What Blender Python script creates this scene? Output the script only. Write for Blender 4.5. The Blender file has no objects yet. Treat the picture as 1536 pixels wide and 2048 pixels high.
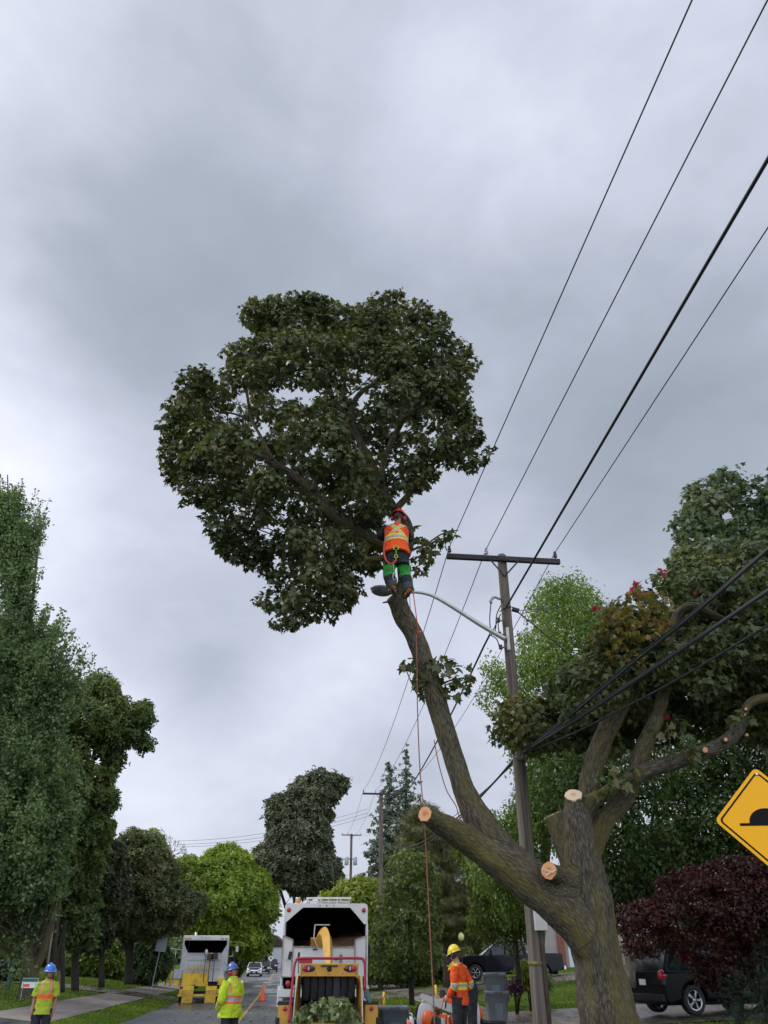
import bpy, bmesh, math, random
import numpy as np
from mathutils import Vector, Matrix, Euler, noise

# ------------------------------------------------------------------ camera
TH = math.radians(30.36); F = 1538.0; CX, CY = 768.0, 1024.0; H = 1.82
cT, sT = math.cos(TH), math.sin(TH)
scene = bpy.context.scene
cam_d = bpy.data.cameras.new('camera'); cam = bpy.data.objects.new('camera', cam_d)
scene.collection.objects.link(cam); scene.camera = cam
cam_d.sensor_fit = 'VERTICAL'; cam_d.sensor_height = 24.0; cam_d.lens = 24.0 * F / 2048.0
cam_d.clip_start = 0.05; cam_d.clip_end = 3000.0
cam.location = (0, 0, H); cam.rotation_euler = (math.radians(90) + TH, 0, 0)

# ------------------------------------------------------------------ sky
def build_world():
    w = bpy.data.worlds.new('World'); scene.world = w; w.use_nodes = True
    nt = w.node_tree; nt.nodes.clear(); N = nt.nodes.new; L = nt.links.new
    out = N('ShaderNodeOutputWorld'); bg = N('ShaderNodeBackground'); bg.inputs['Strength'].default_value = 0.1
    sky = N('ShaderNodeTexSky'); sky.sky_type = 'NISHITA'; sky.sun_disc = False
    sky.sun_elevation = math.radians(48); sky.sun_rotation = math.radians(SUN_AZ); sky.dust_density = 3.0
    tc = N('ShaderNodeTexCoord')
    def mth(op, a, b=None, c=None, clamp=False):
        n = N('ShaderNodeMath'); n.operation = op; n.use_clamp = clamp
        for i, v in enumerate((a, b, c)):
            if v is None: continue
            if isinstance(v, (int, float)): n.inputs[i].default_value = v
            else: L(v, n.inputs[i])
        return n.outputs[0]
    def blob(px, py, power):
        u = (px - CX) / F; v = (CY - py) / F
        d = Vector((u, cT - v * sT, sT + v * cT)).normalized()
        n = N('ShaderNodeVectorMath'); n.operation = 'DOT_PRODUCT'; L(tc.outputs['Generated'], n.inputs[0]); n.inputs[1].default_value = d
        return mth('POWER', mth('MAXIMUM', n.outputs['Value'], 0.0), power)
    mp = N('ShaderNodeMapping'); mp.inputs['Scale'].default_value = (1.0, 1.0, 1.7); mp.inputs['Location'].default_value = (2.3, 0.4, 5.1)
    L(tc.outputs['Generated'], mp.inputs['Vector'])
    n1 = N('ShaderNodeTexNoise'); n1.inputs['Scale'].default_value = 2.6; n1.inputs['Detail'].default_value = 5; n1.inputs['Roughness'].default_value = 0.5
    n1.inputs['Distortion'].default_value = 0.3
    L(mp.outputs[0], n1.inputs['Vector'])
    n2 = N('ShaderNodeTexNoise'); n2.inputs['Scale'].default_value = 7.0; n2.inputs['Detail'].default_value = 4; n2.inputs['Roughness'].default_value = 0.45
    n2.inputs['Distortion'].default_value = 0.5
    L(mp.outputs[0], n2.inputs['Vector'])
    val = mth('MULTIPLY_ADD', mth('SUBTRACT', n1.outputs['Fac'], 0.5), 0.55, 0.50)
    val = mth('ADD', val, mth('MULTIPLY', mth('SUBTRACT', n2.outputs['Fac'], 0.5), 0.24))
    n3 = N('ShaderNodeTexNoise'); n3.inputs['Scale'].default_value = 15.0; n3.inputs['Detail'].default_value = 6; n3.inputs['Roughness'].default_value = 0.55; n3.inputs['Distortion'].default_value = 0.8
    L(mp.outputs[0], n3.inputs['Vector']); val = mth('ADD', val, mth('MULTIPLY', mth('SUBTRACT', n3.outputs['Fac'], 0.5), 0.11))
    for (px, py, pw, amp) in SKY_BLOBS:
        amp *= .92
        val = mth('ADD', val, mth('MULTIPLY', blob(px, py, pw), amp))
    cr = N('ShaderNodeValToRGB'); e = cr.color_ramp.elements
    e[0].position = 0.0; e[0].color = (2.1, 2.42, 2.85, 1); e[1].position = 1.0; e[1].color = (7.1, 7.25, 8.2, 1)
    m = e.new(0.33); m.color = (2.9, 3.27, 3.87, 1); m = e.new(0.62); m.color = (4.5, 4.8, 5.65, 1)
    L(val, cr.inputs[0])
    # added fill: unseen sky behind the camera brightened to light faces turned to it
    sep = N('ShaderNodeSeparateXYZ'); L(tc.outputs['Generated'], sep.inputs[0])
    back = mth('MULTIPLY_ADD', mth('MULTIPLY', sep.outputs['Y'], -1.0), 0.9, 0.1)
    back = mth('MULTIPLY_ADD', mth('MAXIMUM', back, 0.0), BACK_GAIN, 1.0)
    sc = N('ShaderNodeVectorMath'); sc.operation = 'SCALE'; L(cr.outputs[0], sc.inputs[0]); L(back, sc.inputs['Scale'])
    mx = N('ShaderNodeMixRGB'); mx.inputs[0].default_value = 0.93
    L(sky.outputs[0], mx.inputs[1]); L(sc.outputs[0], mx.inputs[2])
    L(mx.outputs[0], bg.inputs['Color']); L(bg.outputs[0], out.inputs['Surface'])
SUN_AZ = -75.0
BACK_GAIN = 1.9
SKY_BLOBS = [(-40, 860, 90, .50), (-60, -60, 50, .22), (330, 540, 70, -.26), (230, 760, 160, -.16), (620, 560, 60, -.10), (560, 250, 60, -.06),
             (1240, 60, 50, .20), (860, 180, 300, .18), (1080, 330, 300, .12), (1150, 820, 70, -.20), (1450, 640, 120, -.16), (1380, 960, 150, -.12), (1040, 560, 400, -.08),
             (300, 1700, 30, .18), (130, 1130, 160, .16), (60, 1330, 300, .10), (1060, 1340, 160, .26), (430, 1360, 500, -.22), (250, 1240, 400, -.14), (600, 1440, 300, .14), (760, 1280, 400, .22), (880, 1480, 300, -.10), (150, 1420, 500, .12)]
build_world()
sd = bpy.data.lights.new('sun', 'SUN'); sd.energy = 1.1; sd.angle = math.radians(14); sd.color = (1.0, .97, .92)
sun = bpy.data.objects.new('sun', sd); scene.collection.objects.link(sun)
_e, _a = math.radians(48), math.radians(SUN_AZ)
sun.rotation_euler = Vector((math.sin(_a) * math.cos(_e), math.cos(_a) * math.cos(_e), math.sin(_e))).to_track_quat('Z', 'Y').to_euler()
scene.view_settings.view_transform = 'Standard'; scene.view_settings.look = 'None'
scene.view_settings.exposure = 0.55; scene.view_settings.gamma = 1.0; scene.view_settings.use_curve_mapping = False

# ------------------------------------------------------------------ helpers
AZ = math.radians(-6.3)
RD = Vector((math.sin(AZ), math.cos(AZ), 0)); RN = Vector((math.cos(AZ), -math.sin(AZ), 0))   # along / across the road
R = math.radians

def depth(py, D): return D / (cT - (CY - py) / F * sT)
def P(px, py, D):
    u = (px - CX) / F; v = (CY - py) / F; t = D / (cT - v * sT)
    return Vector((u * t, D, H + t * (sT + v * cT)))
def mpx(py, D, n=1.0): return n * depth(py, D) / F
def proj(pts):
    """world points (n,3) -> pixels"""
    x, y, z = pts[:, 0], pts[:, 1], pts[:, 2] - H
    zc = y * cT + z * sT; up = -y * sT + z * cT
    return CX + F * x / zc, CY - F * up / zc, zc
def gz(x, y):
    o = x * RN.x + y * RN.y
    if o > 2.5:
        f = max(0, min(1, (y - 28) / 20)); z = 0.13 + min((o - 2.5), 20) * (0.033 + .03 * f)
        if o > 8: z += min(o - 8, 8) * 0.03 * f
    elif o < -5.6:
        q = -5.6 - o
        z = 0.02 + min(q, 8) * 0.105 + max(0, min(q - 9, 20)) * .02
    else: z = 0.0
    if y > 60: z += (min(y, 260) - 60) * .008
    return z
def ground_at(px, D, py=1960):
    x = P(px, py, D).x
    return Vector((x, D, gz(x, D)))
def road(o, s):
    """offset across, distance along"""
    p = RN * o + RD * s; p.z = gz(p.x, p.y); return p

def link(o):
    scene.collection.objects.link(o); return o
def tag(o, label=None, cat=None, group=None, kind=None):
    if label: o['label'] = label
    if cat: o['category'] = cat
    if group: o['group'] = group
    if kind: o['kind'] = kind
    return o
def empty(name, loc, rz=0, label=None, cat=None, group=None):
    o = bpy.data.objects.new(name, None); link(o); o.location = loc; o.rotation_euler = (0, 0, rz); o.empty_display_size = .1
    return tag(o, label, cat, group)
def copy_tree(o, parent=None):
    c = o.copy(); link(c); c.parent = parent
    for ch in [q for q in scene.objects if q.parent == o]: copy_tree(ch, c)
    return c

class MB:
    def __init__(s): s.paths = []; s.v = []; s.f = []; s.m = []; s.vec = []; s.sm = []
    def add(s, vs, fs, m=0, vec=None, smooth=False):
        b = len(s.v); s.v += [tuple(p) for p in vs]; s.f += [tuple(i + b for i in f) for f in fs]
        if callable(m): s.m += [m(i) for i in range(len(fs))]
        elif isinstance(m, list): s.m += m
        else: s.m += [m] * len(fs)
        s.sm += [smooth] * len(fs)
        s.vec += [tuple(q) for q in (vec if vec else vs)]
        return s
    def box(s, c, d, rot=None, m=0, taper=None):
        x, y, z = d[0] / 2, d[1] / 2, d[2] / 2
        vs = []
        for k in (-1, 1):
            t = (taper if (taper and k == 1) else (1, 1))
            for i, j in ((-1, -1), (1, -1), (1, 1), (-1, 1)): vs.append(Vector((i * x * t[0], j * y * t[1], k * z)))
        if rot is not None:
            if not isinstance(rot, Matrix): rot = Euler(rot).to_matrix()
            vs = [rot @ q for q in vs]
        c = Vector(c); vs = [q + c for q in vs]
        return s.add(vs, [(0, 3, 2, 1), (4, 5, 6, 7), (0, 1, 5, 4), (1, 2, 6, 5), (2, 3, 7, 6), (3, 0, 4, 7)], m)
    def bar(s, a, b, w, h=None, m=0, up=Vector((0, 0, 1))):
        a, b = Vector(a), Vector(b); h = h or w; d = (b - a); L = d.length; d.normalize()
        x = d.cross(up)
        if x.length < 1e-3: x = d.cross(Vector((0, 1, 0)))
        x.normalize(); z = x.cross(d)
        return s.box((a + b) / 2, (w, L, h), Matrix((x, d, z)).transposed(), m)
    def prism(s, poly, axis, a, b, m=0):
        """polygon (2D) extruded along axis 0/1/2 from a to b"""
        def mk(p, q):
            if axis == 0: return (q, p[0], p[1])
            if axis == 1: return (p[0], q, p[1])
            return (p[0], p[1], q)
        n = len(poly); vs = [mk(p, a) for p in poly] + [mk(p, b) for p in poly]
        fs = [tuple(range(n))[::-1], tuple(range(n, 2 * n))] + [(i, (i + 1) % n, n + (i + 1) % n, n + i) for i in range(n)]
        return s.add(vs, fs, m)
    def tube(s, pts, radii, n=12, m=0, caps=True, smooth=True, up=None, sub=0, rough=0.0, seed=0, flat=None, capm=None, rfreq=3.0):
        """pts path; radii float | (rx,ry) each; catmull subdivision; m may be f(t, ang)"""
        pts = [Vector(p) for p in pts]
        if not isinstance(radii, (list, tuple)) or (isinstance(radii, tuple) and len(radii) == 2 and len(pts) != 2): radii = [radii] * len(pts)
        rr = [(r, r) if isinstance(r, (int, float)) else tuple(r) for r in radii]
        if sub:
            P2, R2 = [], []
            for i in range(len(pts) - 1):
                p0, p1, p2, p3 = pts[max(i - 1, 0)], pts[i], pts[i + 1], pts[min(i + 2, len(pts) - 1)]
                for k in range(sub):
                    t = k / sub
                    P2.append(0.5 * ((2 * p1) + (p2 - p0) * t + (2 * p0 - 5 * p1 + 4 * p2 - p3) * t * t + (3 * p1 - p0 - 3 * p2 + p3) * t ** 3))
                    R2.append((rr[i][0] * (1 - t) + rr[i + 1][0] * t, rr[i][1] * (1 - t) + rr[i + 1][1] * t))
            P2.append(pts[-1]); R2.append(rr[-1]); pts, rr = P2, R2
        u = Vector(up) if up is not None else Vector((0, 1, 0.01))
        vs, vec, L = [], [], 0.0; K = len(pts); rec = []
        for i, p in enumerate(pts):
            d = (pts[min(i + 1, K - 1)] - pts[max(i - 1, 0)])
            if d.length < 1e-9: d = Vector((0, 0, 1))
            d.normalize()
            x = u.cross(d)
            if x.length < 1e-3: x = Vector((1, 0, 0)).cross(d)
            x.normalize(); y = d.cross(x)
            if up is None: u = y
            if i: L += (p - pts[i - 1]).length
            rec.append((p, (rr[i][0] + rr[i][1]) / 2, x, y, L))
            for k in range(n):
                a = 2 * math.pi * k / n; ca, sa = math.cos(a), math.sin(a)
                f = 1.0
                if rough:
                    rm = (rr[i][0] + rr[i][1]) / 2
                    f += rough * noise.noise(Vector((ca * 1.6 + seed * 7.3, sa * 1.6, L * rfreq + seed)))
                    f += rough * .5 * noise.noise(Vector((ca * 4 + seed, sa * 4, L * rfreq * 2.3)))
                vs.append(p + x * (ca * rr[i][0] * f) + y * (sa * rr[i][1] * f))
                vec.append((ca * rr[i][0] + seed, sa * rr[i][1] + seed * .37, L))
        fs, ms = [], []
        for i in range(K - 1):
            for k in range(n):
                k2 = (k + 1) % n
                fs.append((i * n + k, i * n + k2, (i + 1) * n + k2, (i + 1) * n + k))
                ms.append(m((i + .5) / (K - 1), 2 * math.pi * (k + .5) / n) if callable(m) else m)
        s.add(vs, fs, ms, vec, smooth); s.paths.append(rec)
        if caps:
            b = len(s.v) - len(vs)
            c0 = (0 if callable(m) else m) if capm is None else capm
            s.f.append(tuple(b + k for k in range(n))[::-1]); s.m.append(c0); s.sm.append(False)
            s.f.append(tuple(b + (K - 1) * n + k for k in range(n))); s.m.append(c0); s.sm.append(False)
        return s
    def cyl(s, a, b, r, r2=None, n=16, m=0, smooth=True):
        return s.tube([a, b], [r, r if r2 is None else r2], n, m, smooth=smooth)
    def lathe(s, prof, c=(0, 0, 0), axis='Z', n=24, m=0, sx=1, sy=1, smooth=True):
        vs, fs = [], []; c = Vector(c)
        for (r, z) in prof:
            for k in range(n):
                a = 2 * math.pi * k / n; x, y = r * math.cos(a) * sx, r * math.sin(a) * sy
                q = {'Z': (x, y, z), 'Y': (x, z, y), 'X': (z, x, y)}[axis]
                vs.append(Vector(q) + c)
        for i in range(len(prof) - 1):
            for k in range(n):
                k2 = (k + 1) % n; fs.append((i * n + k, i * n + k2, (i + 1) * n + k2, (i + 1) * n + k))
        return s.add(vs, fs, m, smooth=smooth)
    def ell(s, c, r, n=14, k=9, m=0, rot=None, cut=None):
        """ellipsoid"""
        vs, fs = [], []; c = Vector(c)
        lo = -math.pi / 2 if cut is None else cut
        for i in range(k + 1):
            b = lo + (math.pi / 2 - lo) * i / k
            for j in range(n):
                a = 2 * math.pi * j / n
                q = Vector((math.cos(b) * math.cos(a) * r[0], math.cos(b) * math.sin(a) * r[1], math.sin(b) * r[2]))
                if rot is not None: q = rot @ q
                vs.append(q + c)
        for i in range(k):
            for j in range(n):
                j2 = (j + 1) % n; fs.append((i * n + j, i * n + j2, (i + 1) * n + j2, (i + 1) * n + j))
        return s.add(vs, fs, m, smooth=True)
    def build(s, name, mats, parent=None, bevel=0, mods=None, merge=False):
        me = bpy.data.meshes.new(name); me.from_pydata(s.v, [], s.f)
        if not isinstance(mats, (list, tuple)): mats = [mats]
        for q in mats: me.materials.append(q)
        me.polygons.foreach_set('material_index', s.m); me.polygons.foreach_set('use_smooth', s.sm)
        at = me.attributes.new('bk', 'FLOAT_VECTOR', 'POINT'); at.data.foreach_set('vector', np.array(s.vec, dtype=np.float32).ravel())
        if merge or bevel:
            bm = bmesh.new(); bm.from_mesh(me); bmesh.ops.remove_doubles(bm, verts=bm.verts, dist=1e-5)
            bmesh.ops.recalc_face_normals(bm, faces=bm.faces); bm.to_mesh(me); bm.free()
        me.update()
        o = bpy.data.objects.new(name, me); link(o)
        if parent is not None: o.parent = parent
        if bevel:
            b = o.modifiers.new('b', 'BEVEL'); b.width = bevel; b.segments = 2; b.limit_method = 'ANGLE'; b.angle_limit = R(40)
        return o

# ------------------------------------------------------------------ materials
def nodes(name):
    m = bpy.data.materials.new(name); m.use_nodes = True; nt = m.node_tree
    return m, nt, nt.nodes['Principled BSDF'], nt.nodes.new, nt.links.new
def pm(name, c, c2=None, rough=.6, metal=0, scale=6, bump=0, bscale=None, spec=.5, emit=None, detail=4, stretch=None, attr=False, coat=0, contrast=(.35, .65), bdist=.02):
    m, nt, b, N, L = nodes(name)
    b.inputs['Roughness'].default_value = rough; b.inputs['Metallic'].default_value = metal
    b.inputs['Specular IOR Level'].default_value = spec; b.inputs['Coat Weight'].default_value = coat
    b.inputs['Base Color'].default_value = (*c, 1)
    if attr:
        tc = N('ShaderNodeAttribute'); tc.attribute_name = 'bk'; src = tc.outputs['Vector']
    else:
        tc = N('ShaderNodeTexCoord'); src = tc.outputs['Object']
    if stretch:
        mp = N('ShaderNodeMapping'); mp.inputs['Scale'].default_value = stretch; L(src, mp.inputs[0]); src = mp.outputs[0]
    if c2 is not None:
        n = N('ShaderNodeTexNoise'); n.inputs['Scale'].default_value = scale; n.inputs['Detail'].default_value = detail; L(src, n.inputs['Vector'])
        r = N('ShaderNodeValToRGB'); r.color_ramp.elements[0].position = contrast[0]; r.color_ramp.elements[1].position = contrast[1]
        r.color_ramp.elements[0].color = (*c, 1); r.color_ramp.elements[1].color = (*c2, 1)
        L(n.outputs['Fac'], r.inputs[0]); L(r.outputs[0], b.inputs['Base Color'])
    if bump:
        n = N('ShaderNodeTexNoise'); n.inputs['Scale'].default_value = bscale or scale * 3; n.inputs['Detail'].default_value = 5; L(src, n.inputs['Vector'])
        bp = N('ShaderNodeBump'); bp.inputs['Strength'].default_value = bump; bp.inputs['Distance'].default_value = bdist
        L(n.outputs['Fac'], bp.inputs['Height']); L(bp.outputs[0], b.inputs['Normal'])
    if emit:
        b.inputs['Emission Color'].default_value = (*emit[:3], 1); b.inputs['Emission Strength'].default_value = emit[3]
    return m
LEAF_GAIN = 1.75
def leafmat(name, cs, trans=.3, rough=.45, spec=.35, big=0.6, tcol=None, bigscale=.5, xray=1.0):
    """per-leaf colour variation plus slow variation across the crown"""
    cs = [tuple(min(.9, q * LEAF_GAIN) for q in c) for c in cs]
    m, nt, b, N, L = nodes(name)
    g = N('ShaderNodeNewGeometry'); tc = N('ShaderNodeTexCoord')
    n = N('ShaderNodeTexNoise'); n.inputs['Scale'].default_value = bigscale; n.inputs['Detail'].default_value = 3; L(tc.outputs['Object'], n.inputs['Vector'])
    a = N('ShaderNodeMath'); a.operation = 'MULTIPLY_ADD'; L(n.outputs['Fac'], a.inputs[0]); a.inputs[1].default_value = big * 2.4; a.inputs[2].default_value = -big * .7
    s = N('ShaderNodeMath'); s.operation = 'MULTIPLY_ADD'; L(g.outputs['Random Per Island'], s.inputs[0]); s.inputs[1].default_value = 1 - big; L(a.outputs[0], s.inputs[2])
    r = N('ShaderNodeValToRGB'); e = r.color_ramp.elements
    k = len(cs)
    e[0].position = 0; e[0].color = (*cs[0], 1); e[1].position = 1; e[1].color = (*cs[-1], 1)
    for i in range(1, k - 1): q = e.new(i / (k - 1)); q.color = (*cs[i], 1)
    L(s.outputs[0], r.inputs[0]); L(r.outputs[0], b.inputs['Base Color'])
    b.inputs['Roughness'].default_value = rough; b.inputs['Specular IOR Level'].default_value = spec
    t = N('ShaderNodeBsdfTranslucent')
    mu = N('ShaderNodeMixRGB'); mu.blend_type = 'MULTIPLY'; mu.inputs[0].default_value = 1; L(r.outputs[0], mu.inputs[1]); mu.inputs[2].default_value = (*(tcol or (1.5, 1.6, .7)), 1)
    L(mu.outputs[0], t.inputs['Color'])
    mx = N('ShaderNodeMixShader'); mx.inputs[0].default_value = trans; L(b.outputs[0], mx.inputs[1]); L(t.outputs[0], mx.inputs[2])
    L(mx.outputs[0], nt.nodes['Material Output'].inputs['Surface'])
    return m
def barkmat(name, dark, light, moss=None, mossamt=.5, sc=1.0, dist=.02):
    m, nt, b, N, L = nodes(name)
    at = N('ShaderNodeAttribute'); at.attribute_name = 'bk'
    mp = N('ShaderNodeMapping'); mp.inputs['Scale'].default_value = (1, 1, .22); L(at.outputs['Vector'], mp.inputs[0])
    n = N('ShaderNodeTexNoise'); n.inputs['Scale'].default_value = 34 * sc; n.inputs['Detail'].default_value = 8; n.inputs['Roughness'].default_value = .75; n.inputs['Distortion'].default_value = .2; L(mp.outputs[0], n.inputs['Vector'])
    v = N('ShaderNodeTexVoronoi'); v.feature = 'DISTANCE_TO_EDGE'; v.inputs['Scale'].default_value = 24 * sc
    ds = N('ShaderNodeVectorMath'); ds.operation = 'MULTIPLY_ADD'; L(n.outputs['Color'], ds.inputs[0]); ds.inputs[1].default_value = (.05, .05, .05); L(mp.outputs[0], ds.inputs[2])
    L(ds.outputs[0], v.inputs['Vector'])
    vr = N('ShaderNodeMath'); vr.operation = 'MULTIPLY'; L(v.outputs['Distance'], vr.inputs[0]); vr.inputs[1].default_value = 2.0; vr.use_clamp = True
    hh = N('ShaderNodeMath'); hh.operation = 'MULTIPLY_ADD'; L(n.outputs['Fac'], hh.inputs[0]); hh.inputs[1].default_value = 1.1; v2 = N('ShaderNodeMath'); v2.operation = 'MULTIPLY'; L(vr.outputs[0], v2.inputs[0]); v2.inputs[1].default_value = .38; L(v2.outputs[0], hh.inputs[2])
    r = N('ShaderNodeValToRGB'); r.color_ramp.elements[0].position = .45; r.color_ramp.elements[1].position = 1.0
    r.color_ramp.elements[0].color = (*dark, 1); r.color_ramp.elements[1].color = (*light, 1); L(hh.outputs[0], r.inputs[0])
    col = r.outputs[0]
    if moss:
        n2 = N('ShaderNodeTexNoise'); n2.inputs['Scale'].default_value = 2.0; n2.inputs['Detail'].default_value = 6; n2.inputs['Roughness'].default_value = .65
        mp2 = N('ShaderNodeMapping'); mp2.inputs['Scale'].default_value = (1.6, 1.6, .18); L(at.outputs['Vector'], mp2.inputs[0]); L(mp2.outputs[0], n2.inputs['Vector'])
        rr = N('ShaderNodeValToRGB'); rr.color_ramp.elements[0].position = .62 - mossamt * .25; rr.color_ramp.elements[1].position = .82 - mossamt * .25; L(n2.outputs['Fac'], rr.inputs[0])
        mm = N('ShaderNodeMath'); mm.operation = 'MULTIPLY'; L(rr.outputs[0], mm.inputs[0]); L(n.outputs['Fac'], mm.inputs[1])
        m2 = N('ShaderNodeMath'); m2.operation = 'MULTIPLY'; m2.use_clamp = True; L(mm.outputs[0], m2.inputs[0]); m2.inputs[1].default_value = 1.5
        mx = N('ShaderNodeMixRGB'); L(m2.outputs[0], mx.inputs[0]); L(col, mx.inputs[1]); mx.inputs[2].default_value = (*moss, 1); col = mx.outputs[0]
    L(col, b.inputs['Base Color']); b.inputs['Roughness'].default_value = .85; b.inputs['Specular IOR Level'].default_value = .25
    bp = N('ShaderNodeBump'); bp.inputs['Strength'].default_value = 1.0; bp.inputs['Distance'].default_value = dist; L(hh.outputs[0], bp.inputs['Height']); L(bp.outputs[0], b.inputs['Normal'])
    return m

M = {}
M['white_paint'] = pm('white_paint', (.70, .69, .66), (.46, .42, .36), rough=.42, scale=1.6, detail=10, contrast=(.48, .85))
M['grey_paint'] = pm('grey_paint', (.50, .51, .52), (.38, .38, .38), rough=.4, scale=1.5, detail=8)
M['yellow_paint'] = pm('yellow_paint', (.62, .33, .035), (.40, .19, .03), rough=.45, scale=2.5, detail=9, contrast=(.5, .85))
M['ramp_yellow'] = pm('ramp_yellow', (.78, .50, .03), (.30, .15, .04), rough=.5, scale=4, detail=9, contrast=(.5, .8))
M['grime'] = pm('grimy_trim', (.42, .38, .32), (.20, .13, .09), rough=.6, scale=5, detail=8)
M['ramp_dark'] = pm('ramp_dark_yellow', (.42, .25, .03), (.14, .08, .03), rough=.6, scale=5, detail=8)  # darker, browner yellow for the ramp slabs
M['red_paint'] = pm('red_paint', (.38, .015, .045), rough=.35)
M['black'] = pm('black', (.012, .012, .014), rough=.6)
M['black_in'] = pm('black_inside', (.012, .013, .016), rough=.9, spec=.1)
M['rubber'] = pm('rubber', (.018, .018, .02), (.03, .03, .03), rough=.75, scale=10)
M['steel'] = pm('steel', (.35, .36, .37), rough=.35, metal=.8)
M['galv'] = pm('galvanised', (.42, .43, .44), (.33, .34, .35), rough=.5, metal=.5, scale=8)
M['alu'] = pm('aluminium', (.62, .60, .56), (.5, .49, .46), rough=.35, metal=.55, scale=3)
M['red_lens'] = pm('red_lens', (.42, .012, .03), rough=.2, coat=.5)
M['dark_lens'] = pm('dark_lens', (.07, .012, .015), rough=.2, coat=.5)
M['amber_lens'] = pm('amber_lens', (.85, .30, .05), rough=.2, coat=.5)
M['chips'] = pm('wood_chips', (.36, .21, .10), (.18, .10, .05), rough=.95, scale=22, bump=1, bscale=50)
M['black_car'] = pm('black_car_paint', (.004, .005, .009), rough=.2, coat=.12, spec=.2)
M['white_car'] = pm('white_car_paint', (.78, .79, .80), rough=.25, coat=1.0)
M['glass'] = pm('car_glass', (.012, .015, .018), rough=.08, spec=.45)
M['chrome'] = pm('chrome', (.6, .6, .62), rough=.18, metal=1)
M['plate'] = pm('plate', (.72, .75, .78), rough=.4)
M['bin'] = pm('grey_bin_plastic', (.13, .155, .175), (.17, .195, .215), rough=.5, scale=3)
M['cone'] = pm('cone_orange', (.80, .10, .02), rough=.5)
M['refl'] = pm('reflective_silver', (.42, .43, .42), (.34, .35, .34), rough=.4, scale=30)
M['lime'] = pm('lime_cloth', (.52, .68, .02), (.44, .58, .02), rough=.8, scale=9, bump=1.0, bscale=11, bdist=.05)
M['tee_lime'] = pm('lime_shirt_cloth', (.42, .50, .03), (.34, .42, .03), rough=.85, scale=9, bump=1.0, bscale=11, bdist=.05)
M['orange'] = pm('orange_cloth', (.95, .105, .008), (.80, .085, .008), rough=.8, scale=9, bump=1.0, bscale=11, bdist=.05)
M['yel_trim'] = pm('yellow_trim', (.88, .70, .03), rough=.8)
M['or_trim'] = pm('orange_trim', (.85, .13, .03), rough=.8)
M['dk_cloth'] = pm('dark_cloth', (.018, .019, .026), (.03, .031, .04), rough=.9, scale=8, bump=1.0, bscale=11, bdist=.05)
M['gr_cloth'] = pm('green_cloth', (.055, .38, .06), (.04, .29, .045), rough=.85, scale=9, bump=1.0, bscale=12, bdist=.05)
M['gry_cloth'] = pm('grey_cloth', (.06, .062, .075), rough=.9)
M['skin'] = pm('skin', (.40, .20, .135), (.33, .15, .10), rough=.55, scale=8)
M['skin_pale'] = pm('skin_pale', (.55, .32, .25), (.5, .26, .2), rough=.55, scale=8)
M['hair'] = pm('dark_hair', (.03, .015, .01), (.06, .03, .018), rough=.6, scale=40, stretch=(1, 1, .2))
M['hat_blue'] = pm('blue_helmet', (.02, .16, .62), rough=.28, coat=.5)
M['hat_navy'] = pm('navy_helmet', (.035, .10, .33), rough=.28, coat=.5)
M['hat_yel'] = pm('yellow_helmet', (.85, .62, .02), rough=.3, coat=.5)
M['hat_red'] = pm('red_helmet', (.70, .03, .03), rough=.3, coat=.5)
M['eye'] = pm('eye', (.05, .03, .02), rough=.2)
M['boot'] = pm('boot_leather', (.04, .022, .015), rough=.6)
M['boot_or'] = pm('boot_orange', (.45, .12, .04), rough=.6)
M['pole'] = pm('weathered_pole', (.085, .068, .054), (.22, .18, .145), rough=.9, attr=True, scale=16, stretch=(1, 1, .04), bump=1, bscale=30, contrast=(.35, .7))
M['arm_wood'] = pm('crossarm_wood', (.035, .033, .034), (.07, .062, .058), rough=.9, scale=8, stretch=(.12, 2, 2), bump=.8, bscale=20)
M['wire'] = pm('cable_black', (.018, .018, .022), rough=.6)
M['cutwood'] = pm('fresh_cut_wood', (.72, .36, .16), (.62, .27, .10), rough=.75, scale=9)
M['cutwood2'] = pm('cut_wood_pale', (.62, .44, .27), (.70, .55, .38), rough=.75, scale=9)
M['rope'] = pm('orange_rope', (.34, .12, .075), (.22, .085, .06), rough=.8, scale=60)
M['rope_red'] = pm('red_rope', (.55, .07, .05), rough=.8)
M['sign_y'] = pm('sign_yellow', (1.0, .46, .0), rough=.45, spec=.3)
M['sign_k'] = pm('sign_black', (.006, .005, .006), rough=.6, spec=.15)
M['stihl_o'] = pm('orange_plastic', (.80, .12, .02), rough=.4)
M['wht_pl'] = pm('white_plastic', (.62, .62, .60), rough=.4)
M['blk_pl'] = pm('black_plastic', (.012, .013, .015), rough=.4)
M['bollard'] = pm('bollard_yellow', (.80, .55, .03), rough=.6)
M['green_post'] = pm('green_post', (.02, .12, .08), rough=.5)
M['globe'] = pm('globe_lamp', (.8, .75, .3), rough=.3)
M['porc'] = pm('porcelain', (.10, .07, .065), rough=.25)
M['porc_w'] = pm('porcelain_pale', (.55, .55, .58), rough=.25)
M['log'] = pm('log', (.05, .04, .03), (.09, .07, .05), rough=.9)
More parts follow.
